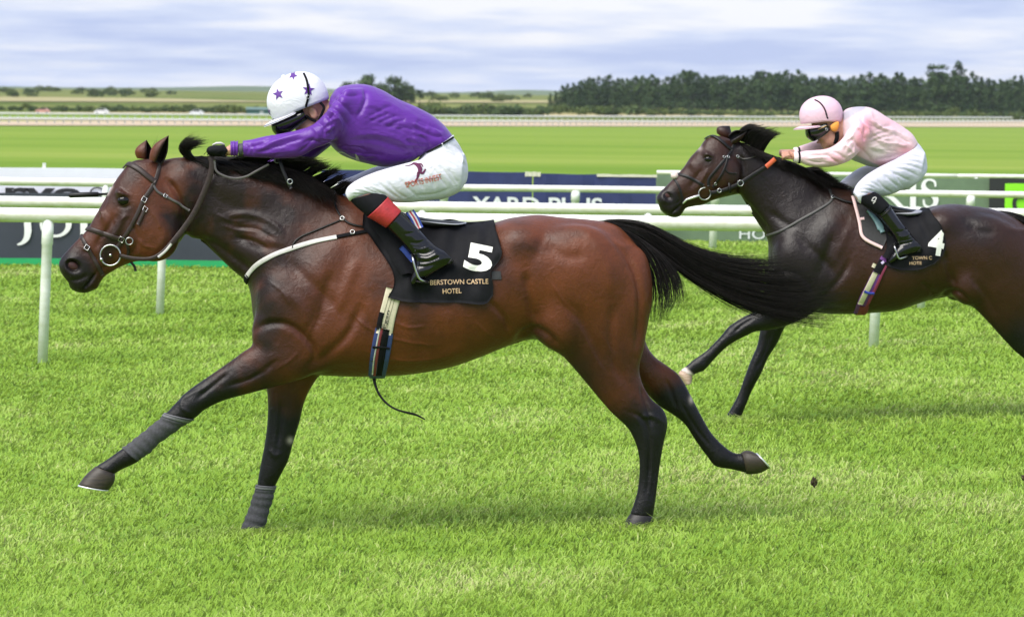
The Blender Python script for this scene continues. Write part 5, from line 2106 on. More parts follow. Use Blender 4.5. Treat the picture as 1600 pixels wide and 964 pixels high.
# =================================================================== rider in purple on the bay horse
M_PURPLE = silk_material('purple_silk', (0.098, 0.014, 0.265), 0.42, 0.10, 3, 0.12, 0.10)
M_BREECHES = silk_material('white_breeches', (0.66, 0.66, 0.71), 0.5, 0.03, 4, 0.05, 0.12)
M_CAP_WHITE = silk_material('white_cap', (0.66, 0.66, 0.72), 0.45, 0.03, 4, 0.05, 0.1)
M_STAR = plain('purple_star', (0.09, 0.02, 0.22), 0.45, 0.1, 20)

J1_TORSO = [((516, 152), (509, 196), .08, 0), ((527, 138), (514, 222), .165, 0, 2.2), ((548, 132.5), (530, 240), .195, 0, 2.3), ((572, 132.5), (552, 250), .195, 0, 2.3), ((596, 140.5), (574, 256), .182, 0, 2.2),
            ((622, 155), (600, 261), .17, 0, 2.2), ((650, 167), (624, 258), .158, 0, 2.2), ((676, 181), (642, 253), .148, 0, 2.2), ((695, 197), (655, 245), .140, 0, 2.2), ((707, 212), (661, 241), .132, 0, 2.2)]
J1_ARM = [((566, 142), (556, 200), .05, .12), ((540, 140), (532, 212), .066, .165), ((511, 174), (512, 225), .066, .185), ((489, 195), (491, 233), .058, .185), ((464, 204), (468, 245), .053, .175), ((440, 209), (438, 248), .05, .155),
          ((415, 213), (414, 247), .045, .135), ((392, 218.5), (393, 246), .041, .11), ((379, 220), (380, 244.5), .036, .10)]
J1_FARARM = [((566, 142), (556, 200), .05, -.12), ((538, 145), (532, 215), .066, -.165), ((508, 185), (512, 232), .064, -.185), ((480, 215), (488, 250), .055, -.185), ((450, 232), (456, 268), .05, -.17), ((420, 248), (424, 280), .046, -.15), ((390, 263), (394, 290), .04, -.13), ((372, 270), (376, 294), .036, -.12)]
J1_LINES = [
    ([(518, 150), (530, 160), (545, 172), (556, 190)], 3.2, .008), ([(524, 142), (545, 150), (566, 148)], 3, .006), ([(566, 136), (572, 150), (566, 170), (556, 186)], 3, .008),
    ([(500, 175), (512, 182), (522, 198), (520, 214)], 2.6, .008), ([(508, 170), (522, 178), (532, 194), (530, 212)], 2.8, -.008), ([(514, 168), (530, 176), (540, 190), (545, 204)], 2.4, .007),
    ([(495, 190), (505, 200), (506, 216)], 2.4, .006), ([(486, 198), (496, 208), (496, 222)], 2.4, -.005), ([(470, 228), (482, 220), (496, 222), (505, 226)], 2.6, .006),
    ([(400, 236), (430, 222), (455, 214), (480, 208)], 2.6, -.005), ([(395, 242), (425, 232), (455, 222), (476, 216)], 2.4, .005), ([(385, 232), (405, 226), (430, 217)], 2.4, .004),
    ([(465, 240), (480, 228), (492, 214)], 2.6, .006), ([(382, 224), (388, 232), (384, 242)], 2, .004), ([(390, 222), (395, 232), (392, 244)], 2, .004),
    ([(570, 186), (585, 178), (600, 170), (612, 166)], 2.6, .005), ([(575, 192), (592, 184), (610, 176)], 2.4, .006), ([(590, 194), (606, 186), (622, 180)], 2.4, .006), ([(608, 196), (622, 190), (636, 186)], 2.4, .005),
    ([(600, 200), (618, 196), (634, 198)], 2.2, .005), ([(620, 203), (634, 200), (650, 206)], 2.4, .005),
    ([(552, 212), (590, 210), (630, 222), (650, 238)], 4.5, -.006), ([(548, 220), (590, 220), (626, 232), (646, 246)], 4, .006),
    ([(640, 196), (660, 206), (684, 214), (700, 214)], 3, .006), ([(650, 186), (672, 196), (695, 206)], 3, .005), ([(655, 210), (668, 222), (672, 234)], 2.6, .007), ([(644, 212), (655, 228), (660, 240)], 2.6, -.007), ([(634, 215), (645, 230), (652, 246)], 2.6, .006),
    ([(676, 200), (690, 212), (694, 220)], 2.5, -.005), ([(625, 160), (650, 175), (672, 186)], 5, .003), ([(556, 228), (580, 240), (606, 246)], 5, .004)]
_rf = np.random.default_rng(21)
J1_LINES = [(a, w * 1.1, d * 1.3) for a, w, d in J1_LINES]
J1_LINES += fan_folds(_rf, 16, (560, 150), (560, 205), (640, 168), (648, 236), 3.0, .0026)      # across the back and ribs
J1_LINES += fan_folds(_rf, 12, (640, 172), (620, 252), (698, 206), (664, 238), 2.6, .004, 3)   # gathering into the waist
J1_LINES += fan_folds(_rf, 12, (540, 140), (520, 225), (500, 185), (500, 222), 2.2, .006, 5)   # shoulder
J1_LINES += fan_folds(_rf, 10, (385, 224), (385, 243), (480, 202), (478, 238), 2.2, .004, 3)   # sleeve
J1_LINES += fan_folds(_rf, 8, (518, 225), (545, 245), (600, 236), (600, 258), 2.4, .005, 4)    # belly
J1_PELVIS = [((706, 211), (657, 243), .134, 0, 2.2), ((716, 224), (650, 258), .152, 0, 2.2), ((725, 242), (652, 285), .165, 0, 2.2), ((731, 264), (662, 304), .165, 0, 2.2), ((728.5, 283), (684, 310), .142, 0, 2.2), ((718, 295), (702, 304), .08, 0)]
J1_THIGH = [((724, 244), (716, 297), .075, .09), ((692, 243), (690, 309), .088, .115), ((650, 251.5), (656, 315.5), .086, .16), ((613, 261), (626, 317), .078, .205), ((581, 271), (603, 314), .068, .24), ((557, 282), (582, 308), .060, .262), ((543, 293), (560, 310), .052, .27), ((539, 303), (546, 315), .032, .27)]
J1_FARTHIGH = [((722, 246), (716, 297), .075, -.09), ((690, 246), (690, 305), .085, -.115), ((645, 253), (652, 308), .08, -.17), ((590, 260), (604, 302), .07, -.225), ((550, 276), (566, 302), .058, -.265), ((530, 284), (540, 303), .045, -.275), ((526, 290), (530, 300), .025, -.275)]
J1_BLINES = [
    ([(700, 222), (722, 236), (730, 255)], 2.2, .004), ([(690, 226), (712, 240), (728, 262)], 2.2, .005), ([(676, 238), (700, 238), (722, 248)], 2.2, .004), ([(660, 252), (690, 250), (715, 262)], 2.2, .004),
    ([(655, 258), (672, 275), (682, 298)], 2.2, .005), ([(668, 256), (686, 274), (700, 296)], 2.2, .005), ([(684, 256), (702, 276), (712, 292)], 2.2, .005), ([(700, 262), (712, 280), (718, 290)], 2, .004), ([(640, 262), (655, 280), (664, 300)], 2.2, .004),
    ([(622, 276), (640, 296), (655, 310)], 2.2, .004), ([(604, 282), (620, 300), (638, 312)], 2.2, .004), ([(588, 282), (606, 298), (626, 312)], 2.2, .005), ([(572, 288), (592, 300), (608, 308)], 2, .004),
    ([(556, 288), (574, 296), (596, 306)], 1.9, .004), ([(549, 296), (566, 300), (586, 306)], 1.8, .004), ([(548, 303), (562, 304), (580, 306)], 1.6, .003), ([(560, 284), (580, 288), (600, 296)], 1.9, .003), ([(650, 306), (680, 304), (706, 294)], 3, .004)]
J1_SHIN = [((547, 312), (588, 300), .046, .272), ((556, 322), (600, 304), .05, .276), ((575, 338), (605, 309), .05, .285), ((604, 355), (626, 331), .046, .295), ((625, 376), (652, 356), .042, .30), ((642, 396), (672, 377), .04, .30), ((651, 410), (687, 391), .042, .30), ((656, 418), (696, 402), .042, .30)]
J1_FOOT = [((692, 391), (709, 407), .028, .30), ((680, 390), (704, 412.5), .036, .30), ((664, 396), (690, 420), .04, .30), ((652, 408), (672, 430), .043, .30), ((645, 422), (656, 440), .043, .30), ((640, 436), (644, 447), .03, .30)]
J1_BOOTLINES = [([(636, 378), (652, 380), (668, 374)], 1.8, .005), ([(642, 386), (656, 390), (674, 384)], 1.8, -.005), ([(646, 394), (664, 396), (682, 388)], 1.8, .006), ([(650, 402), (668, 404), (688, 394)], 1.7, -.005),
                ([(654, 410), (672, 408), (690, 400)], 1.7, .006), ([(650, 416), (668, 416), (684, 410)], 1.6, .005), ([(655, 424), (668, 422), (680, 416)], 1.6, -.004), ([(630, 366), (645, 364), (655, 358)], 1.8, .004)]
J1_HEAD_B = basis(FR1, 24)
J1_HEAD_C = FR1.at(484, 172, 0.0)


def rider1():
    g = FR1.at(640, 345, 0); 
    root = thing('person', 'jockey in purple silks and starred white cap crouched over the front horse', 'person', g)
    # body under the clothes, head, neck and hands: one surface
    hand_w = FR1.at(357, 235.5, .098); hd = FR1.at(312, 240, .085) - hand_w
    far_w = FR1.at(372, 282, -.12); fd_ = FR1.at(330, 296, -.11) - far_w

    def ex(fd):
        head_into(fd, J1_HEAD_C, J1_HEAD_B, 1.0, FR1.at(535, 178, 0))
        fist_into(fd, hand_w, hd, np.array([0, 0, 1.0]) - 0.1 * FR1.n, FR1.n, 1.0, inward=1)
        fist_into(fd, far_w, fd_, np.array([0, 0, 1.0]), -FR1.n, 1.0)
    V, Q = sculpt(FR1, [(shrink(J1_TORSO, .035), .03), (shrink(J1_ARM, .022) + [((357, 229), (358, 242), .024, .098)], .03), (shrink(J1_FARARM, .022) + [((360, 276), (364, 292), .024, -.12)], .03), (shrink(J1_PELVIS, .03), .03),
                        (shrink(J1_THIGH, .022), .02), (shrink(J1_FARTHIGH, .022), .02), (shrink(J1_SHIN, .008), .03), (shrink(J1_FOOT, .008), .02)], h=.0064, extra=ex, smooth=1)
    mesh_obj('body', V, Q, M_SKIN, root)
    bv_body = bvh_of(V, Q)
    # jacket
    V, Q = sculpt(FR1, [(J1_TORSO, .02), (J1_ARM, .03), (J1_FARARM, .03)], h=.0056, lines=J1_LINES, power=1.3, smooth=1)
    jk = mesh_obj('silk_jacket', V, Q, M_PURPLE, root)
    bvj = bvh_of(V, Q)
    # cuffs
    for st, m, nm in (([((372, 220.5), (372, 244), .037, .099), ((368, 221), (368, 244.5), .036, .099), ((364, 220.5), (364, 244), .038, .099), ((360, 222), (360.5, 243.5), .035, .099)], M_PURPLE, 'cuff'),
                      ([((379.5, 224), (379.5, 244.5), .034, .10), ((376, 224.5), (376, 245), .035, .10), ((372.5, 224.5), (372.5, 244.5), .034, .10)], M_GREY_STRAP, 'wrist_band')):
        v, f = loft(FR1, st, K=40, n_per=5, ripple=(lambda t: .0022 * math.sin(t * 16)) if nm == 'cuff' else None)
        mesh_obj(nm, v, orient(v, f), m if nm == 'cuff' else plain('dark_grey_elastic', (0.045, 0.045, 0.055), .6, .1, 60), root)
    # gloves
    for w_, d_, sd, nm in ((hand_w, hd, FR1.n, 'glove'), (far_w, fd_, -FR1.n, 'glove')):
        fdg = Field(np.minimum(w_, w_ + d_) - .12, np.maximum(w_, w_ + d_) + .12, .004)
        dd = d_ / np.linalg.norm(d_)
        up = np.array([0, 0, 1.0]) - 0.1 * FR1.n
        P = lambda x, y, z: w_ + x * dd + y * sd + z * up
        fdg.ell(P(.048, 0, .003), (.054, .047, .027), np.array([dd, sd, up]), .012)
        fdg.ell(P(.08, 0, .004), (.022, .046, .022), np.array([dd, sd, up]), .010)
        for y, l in ((.031, .92), (.0105, 1.0), (-.0105, .96), (-.031, .8)):
            fdg.add(tube([P(.068, y, .004), P(.088, y, .006), P(.088 + .026 * l, y, -.010), P(.088 + .024 * l, y, -.030)], [.013, .0138, .0133, .0125], 10), .004)
        fdg.add(tube([P(.018, .032, -.010), P(.045, .046, -.018), P(.066, .040, -.029)], [.017, .016, .0145], 10), .006)
        fdg.add(tube([P(-.004, 0, 0), P(.03, 0, 0)], [.031, .031], 14), .01)
        v, q = fdg.mesh(1)
        mesh_obj(nm, v, q, M_BLACK_KNIT, root)
    p = hand_w + hd / np.linalg.norm(hd) * .03
    # watch-like pale strap on the glove
    v, f = tube([FR1.at(x, y, .098) for x, y in ((332, 227), (338, 224.3), (345, 224), (351, 226.5))], [.004, .006, .006, .004], 8)
    mesh_obj('glove_tab', v, orient(v, f), M_WHITE_STRAP, root)
    # breeches
    V, Q = sculpt(FR1, [(J1_PELVIS, .02), (J1_THIGH, .045), (J1_FARTHIGH, .045)], h=.0062, lines=[(a, w * .95, d * 1.7) for a, w, d in J1_BLINES], power=1.3, smooth=1)
    br = mesh_obj('breeches', V, Q, M_BREECHES, root)
    bvb = bvh_of(V, Q)
    # waistband
    v, f = loft(FR1, [((708.5, 211.2), (659, 243.6), .137, 0, 2.2), ((709.5, 213), (658, 245.5), .138, 0, 2.2)], n_per=3)
    mesh_obj('waistband', v, orient(v, f), M_BREECHES, br)
    for a, b in (((668, 239.5), (690, 227)), ((692, 225.5), (707, 216))):
        pts = np.linspace(a, b, 9)
        p, n = strap_pts(pts, bvb, FR1, .006)
        v, f = ribbon(p, n, .010, .003)
        mesh_obj('belt', v, f, M_BLACK_CLOTH, br)
    # print on the thigh
    V2, F = text_mesh('SPORTS INVEST', 1.0, 0.0)
    v, f = decal(V2, F, px_map(634.5, 294, 691, 280.5, V2, 9.2), bvb, .003)
    mesh_obj('lettering', v, f, plain('print_orange', (0.55, 0.09, 0.03), .6, .1, 30), br, smooth=False)
    mp = plain('print_maroon', (0.10, 0.008, 0.05), .6, .1, 30)

    def stroke(pts, w, nm, m=mp):
        pts = catmull(np.asarray(pts, float), 5)
        P, N = [], []
        for x, y in pts:
            h = cast(bvb, x, y)
            if h: P.append(h[0] + h[1] * .0025); N.append(h[1])
        v, f = ribbon(np.array(P), np.array(N), np.interp(np.linspace(0, 1, len(P)), np.linspace(0, 1, len(w)), w) / 324, .0012)
        mesh_obj(nm, v, f, m, br)
    stroke([(633, 259.5), (640, 259), (647, 256)], [1.2, 2, 3], 'emblem')
    stroke([(645, 255.5), (652, 258), (656, 264), (655, 270)], [5, 8, 8, 5], 'emblem')
    stroke([(655, 268), (660, 271), (665, 264.5)], [5, 4, 2], 'emblem')
    stroke([(654, 270), (652, 278), (648, 284.5)], [5, 3.5, 2.2], 'emblem')
    stroke([(652, 257), (658, 257), (661, 261)], [3, 3, 1.5], 'emblem')
    stroke([(634, 287), (660, 282), (689, 276.5)], [.8, .8, .8], 'emblem')
    # boots
    for sg in (1, -1):
        shin, foot = J1_SHIN, J1_FOOT
        if sg < 0:
            shin = [(s[0], s[1], s[2], -s[3]) for s in shin]; foot = [(s[0], s[1], s[2], -s[3]) for s in foot]
        cuff0 = [shin[3], shin[4], shin[5], shin[6], shin[7]]
        V, Q = sculpt(FR1, [(cuff0, .01), (foot, .025)], h=.0048 if sg > 0 else .008, lines=J1_BOOTLINES if sg > 0 else (), smooth=1)
        bt = mesh_obj('boot', V, Q, M_PATENT, root)
        v, f = loft(FR1, [shin[0], shin[1], shin[2]], swell=.002); mesh_obj('sock', v, orient(v, f), M_BLACK_CLOTH, root)
        v, f = loft(FR1, [shin[2], ((589, 346), (615, 320), .05, shin[2][3] + .005 * sg), shin[3]], swell=.005, ripple=lambda t: .0007 * math.sin(t * 40))
        mesh_obj('boot_garter', v, orient(v, f), plain('red_elastic', (0.36, 0.02, 0.024), .5, .18, 50, bump=.3), bt)
        sole = [((696, 413.5), (708, 408), .03, .30 * sg), ((690, 420), (693, 417), .038, .30 * sg), ((672, 430), (670, 427), .041, .30 * sg), ((656, 440.5), (652, 436), .041, .30 * sg)]
        hl = loft(FR1, [((700, 403), (710, 407), .026, .30 * sg), ((695, 413), (706, 412.5), .027, .30 * sg)], n_per=3)
        mesh_obj('heel', hl[0], orient(*hl), M_BLACK_LEATHER, bt)
    # cap
    f, u, n = basis(FR1, 26)
    c = FR1.at(465.5, 158, 0)
    Bc = (f, u, n)
    V, F = helmet_shell(c, Bc, .150, .118, .136, scallop=lambda ph: 107 - 5 * math.cos(ph))
    cap = mesh_obj('cap', V, F, M_CAP_WHITE, root)
    bvc = bvh_of(V, F)
    V, F = peak_plate(c, Bc, .143, .115, -.030, .058, .008)
    mesh_obj('cap_peak', V, F, M_CAP_WHITE, cap)
    bm = bmesh.new(); bmesh.ops.create_uvsphere(bm, u_segments=14, v_segments=8, radius=.012); bm.verts.index_update()
    q = FR1.at(443, 121, 0)
    mesh_obj('cap_button', np.array([v.co[:] for v in bm.verts]) + q, [[v.index for v in fa.verts] for fa in bm.faces], M_CAP_WHITE, cap); bm.free()
    for (x, y, r, rot, sx) in ((435, 147.5, 9.5, .25, .92), (482, 141, 10, -.1, 1), (420.5, 177, 8, .5, .35), (458, 118.5, 8, .8, .9)):
        V2, F2 = star_pts(5, r, .42, rot)
        v, f2 = decal(V2, F2, lambda a, b: (x + a * sx, y - b), bvc, .0022)
        mesh_obj('star', v, f2, M_STAR, cap, smooth=False)
    for L, m, nm, w in (([(474.5, 115.5), (479, 126), (481, 138), (482, 150), (479, 162), (475, 175)], M_BLACK_CLOTH, 'goggle_strap', .011),):
        p, nn = strap_pts(L, bvc, FR1, .003)
        v, f2 = ribbon(p, nn, w, .003); mesh_obj(nm, v, f2, m, root)
    h = cast(bvc, 481, 152)
    v, f2 = ring(h[0] + h[1] * .006, h[1], .008, .0018, 14); mesh_obj('strap_buckle', v, f2, M_STEEL, root)
    # black helmet lining and chin strap, goggles
    V, F = helmet_shell(FR1.at(466, 159.5, 0), Bc, .132, .104, .120, scallop=lambda ph: 98 + 16 * max(0, -math.cos(ph)))
    mesh_obj('helmet_lining', V, F, M_BLACK_CLOTH, cap)
    fh, uh, nh = J1_HEAD_B
    V, F = shield(J1_HEAD_C + uh * -.006 + fh * .018, basis(FR1, 28), .168, .090, -.05, .045, 86, belly=.02)
    mesh_obj('goggles', V, F, M_LENS, root)
    for L in ([(500, 160), (506, 168), (503, 178), (498, 188)], [(478, 181), (486, 187), (494, 190)]):
        p = [FR1.at(x, y, .082) for x, y in L]
        v, f2 = ribbon(catmull(np.array(p), 5), np.tile(FR1.n, (len(catmull(np.array(p), 5)), 1)), .013, .004)
        mesh_obj('chin_strap', v, f2, M_BLACK_CLOTH, root)
    # pale marks on the chest
    for L, w in (([(529, 238), (536, 238.5), (543, 242)], [2, 4.5, 2]), ([(556, 241), (558, 246), (560, 252)], [2, 4, 6]), ([(543, 242), (550, 246), (557, 248)], [2, 3, 3])):
        P, N = strap_pts(L, bvj, FR1, .002)
        v, f2 = ribbon(P, N, np.interp(np.linspace(0, 1, len(P)), np.linspace(0, 1, 3), w) / 324, .001)
        mesh_obj('chest_emblem', v, f2, M_WHITE_STRAP, jk)
    return root


rider1_root = rider1()


# ------------------------------------------------------------------ whip in the far hand
def whip1():
    a, b = FR1.at(335, 297, -.13), FR1.at(107, 305.5, -.16)
    r = thing('whip', 'thin black whip pointing forward past the bay horse face', 'whip', a)
    V, F = tube([a + (b - a) * t for t in np.linspace(-.05, .8, 8)], np.linspace(.008, .006, 8), 10)
    mesh_obj('shaft', V, orient(V, F), M_BLACK_LEATHER, r)
    V, F = tube([a + (b - a) * t for t in (.79, .8, .9, .99, 1.0)], [.006, .012, .0125, .0125, .006], 10)
    mesh_obj('cushion', V, orient(V, F), M_BLACK_LEATHER, r)
    V, F = tube([a + (b - a) * t for t in (-.1, -.095, .08, .09)], [.006, .012, .011, .007], 10)
    mesh_obj('grip', V, orient(V, F), M_LEATHER, r)


whip1()


# ------------------------------------------------------------------ tack of the bay horse
def bridle1():
    r = thing('bridle', 'brown leather bridle with round steel bit ring on the bay horse', 'bridle', FR1.at(225, 320, 0))
    S = lambda P, nm, w, m=M_LEATHER, **k: catch(P, r, nm, m, BV1, FR1, w, **k)
    for far in (False, True):
        S([(190.5, 262), (198.5, 257), (214.5, 263.5), (231, 276.5), (242, 285)], 'browband', .026, far=far, th=.008)
        S([(250, 256), (246, 272), (238, 292), (224, 313), (214.5, 335), (204, 355), (192, 374), (184, 386)], 'cheekpiece', .019, far=far)
        S([(130, 356.5), (142, 358.5), (155.5, 363), (171, 368), (187, 373.5)], 'noseband', .022, far=far, th=.006)
        S([(124, 363), (130, 375), (137, 387), (147, 405), (154, 418), (160, 429)], 'flash_strap', .019, far=far)
    S([(227, 326), (222, 338), (216, 351)], 'keeper_strap', .016, lift=.008)
    S([(239, 289), (246, 300), (258, 306.5), (270, 313), (282, 320), (296, 329)], 'throat_lash', .012, M_GREY_STRAP)
    S([(196, 377), (201, 390), (198, 402)], 'bit_strap', .014)
    S([(204, 409), (210, 416), (212, 424)], 'curb_strap', .012, M_BLACK_LEATHER, off=.05)
    for (x, y, s) in ((225.5, 312, .011), (227, 327, .010), (190.5, 374, .012), (136.5, 387, .011), (258, 306.5, .008)):
        h = cast(BV1, x, y)
        t = FR1.at(x - 6, y + 10, 0) - FR1.at(x, y, 0); t = t - (t @ h[1]) * h[1]; t /= np.linalg.norm(t); b = np.cross(h[1], t)
        c = h[0] + h[1] * .009
        pts = [c + t * s * i + b * s * j for i, j in ((-1, -1), (1, -1), (1, 1), (-1, 1))]
        v, f = tube(pts, .0022, 6, closed=True)
        mesh_obj('buckle', v, f, M_STEEL, r)
    c = FR1.at(172.5, 399, .085)
    v, f = ring(c, FR1.n + np.array([-.15, 0, .05]), .049, .0042, 32); mesh_obj('bit_ring', v, f, M_STEEL, r)
    v, f = ring(FR1.mirror(c), FR1.n, .049, .0042, 32); mesh_obj('bit_ring', v, f, M_STEEL, r)
    v, f = tube([c + FR1.u * .0 + FR1.n * .0, FR1.mirror(c)], .007, 10); mesh_obj('mouthpiece', v, f, M_STEEL, r)
    v, f = ring(FR1.at(202, 377, .104), FR1.n, .017, .0028, 18); mesh_obj('small_ring', v, f, M_STEEL, r)
    bm = bmesh.new(); bmesh.ops.create_uvsphere(bm, u_segments=12, v_segments=8, radius=.009); bm.verts.index_update()
    mesh_obj('bit_knob', np.array([v_.co[:] for v_ in bm.verts]) + FR1.at(158.5, 405.5, .092), [[v_.index for v_ in f_.verts] for f_ in bm.faces], M_STEEL, r); bm.free()
    # reins
    for far in (False, True):
        L = catmull(np.array([(186, 399, .10), (209, 404, .108), (236, 404, .112), (252, 396, .112), (270, 378, .105), (288, 356, .10), (304, 332, .10), (318, 302, .10), (329, 272, .098), (331, 252, .095), (327, 244, .09)]), 6)
        P = np.array([FR1.at(a, b, o) for a, b, o in L])
        N = np.tile(FR1.n, (len(P), 1))
        if far: P = FR1.mirror(P); N = -N
        v, f = ribbon(P, N, np.interp(np.linspace(0, 1, len(P)), [0, .3, .45, 1], [.019, .02, .028, .027]), .006)
        mesh_obj('rein', v, f, M_LEATHER, r)
    L = catmull(np.array([(335, 250, .098), (338, 267, .10), (350, 275, .105), (367, 279, .11), (385, 276, .115), (400, 268, .118), (420, 257, .11)]), 6)
    P = np.array([FR1.at(a, b, o) for a, b, o in L]); v, f = ribbon(P, np.tile(FR1.n, (len(P), 1)), .011, .004)
    mesh_obj('rein_end', v, f, M_GREY_STRAP, r)
    L = catmull(np.array([(247, 402, .117), (258, 393, .117), (268, 381, .113)]), 5)
    P = np.array([FR1.at(a, b, o) for a, b, o in L]); v, f = ribbon(P, np.tile(FR1.n, (len(P), 1)), .012, .004)
    mesh_obj('white_rein_tape', v, f, M_WHITE_STRAP, r)


bridle1()


def breastgirth1():
    r = thing('breast_girth', 'white webbing breast strap round the chest of the bay horse', 'strap', FR1.at(450, 400, 0))
    S = lambda P, nm, w, m, **k: catch(P, r, nm, m, BV1, FR1, w, **k)
    for far in (False, True):
        S([(386, 432), (392, 424), (402, 413.5), (425, 400), (454, 389), (483, 380), (505, 375), (526, 371)], 'webbing', .023, M_WHITE_STRAP, far=far)
        S([(526, 371), (540, 368), (556, 365), (580, 361), (605, 357)], 'elastic_end', .018, M_BLACK_CLOTH, far=far, lift=.006)
        S([(457, 388), (459, 380), (469, 371), (490, 362), (512, 353), (534, 344)], 'neck_strap', .008, M_BLACK_LEATHER, far=far)
        S([(521, 302), (523, 318), (528, 332), (536, 343), (548, 351), (565, 355), (585, 355), (610, 354)], 'martingale_strap', .009, M_BLACK_LEATHER, far=far, lift=.008)
    S([(384, 441), (385, 436), (387, 430)], 'webbing', .024, M_BLACK_CLOTH)
    for x, y in ((551, 364), (535, 343), (520, 303)):
        h = cast(BV1, x, y)
        v, f = ring(h[0] + h[1] * .012, h[1], .010, .0028, 16); mesh_obj('ring', v, f, M_STEEL, r)


breastgirth1()


def neckstrap_yoke():
    """dark strap and buckle hanging over the crest under the rider's forearm"""
    r = thing('neck_strap', 'black buckled strap over the crest of the bay horse', 'strap', FR1.at(445, 270, 0))
    L = [(430, 249, .07), (437, 252, .105), (442, 266, .118), (449, 282, .128), (455, 295, .132)]
    P = catmull(np.array([FR1.at(a, b, o) for a, b, o in L]), 6)
    v, f = ribbon(P, np.tile(FR1.n, (len(P), 1)), .018, .006); mesh_obj('strap', v, f, M_BLACK_LEATHER, r)
    v, f = ring(FR1.at(433, 251, .10), FR1.n, .012, .004, 14); mesh_obj('buckle', v, f, plain('dull_metal', (0.12, 0.12, 0.125), .4, .1, 30, metal=.8), r)
    v, f = ring(FR1.at(453, 284, .135), FR1.n, .012, .003, 14); mesh_obj('buckle', v, f, M_STEEL, r)


neckstrap_yoke()


def folds1(px, py):
    px0 = px
    f = 0.010 * math.exp(-((px - 700 + (py - 360) * .3) / 9) ** 2) * math.exp(-((py - 362) / 18) ** 2)
    f += 0.009 * math.exp(-((py - 428 - (px - 700) * -.35) / 7) ** 2) * (1 if px > 660 else .4)
    f += 0.014 * math.exp(-((px - 778) / 12) ** 2) * math.exp(-((py - 398) / 14) ** 2)
    f += 0.012 * math.exp(-((px - 620 - (py - 400) * .35) / 8) ** 2)
    f -= 0.006 * math.exp(-((px - 638 - (py - 400) * .35) / 7) ** 2)
    f += 0.005 * math.sin(px * .11 + py * .07) + .004 * math.sin(px * .05 - py * .13) + .003 * math.sin(px * .23 + py * .05 + 2 * math.sin(py * .06))
    f += 0.010 * math.exp(-((px - 745 + (py - 372) * .5) / 6) ** 2) * math.exp(-((py - 372) / 16) ** 2)
    return f


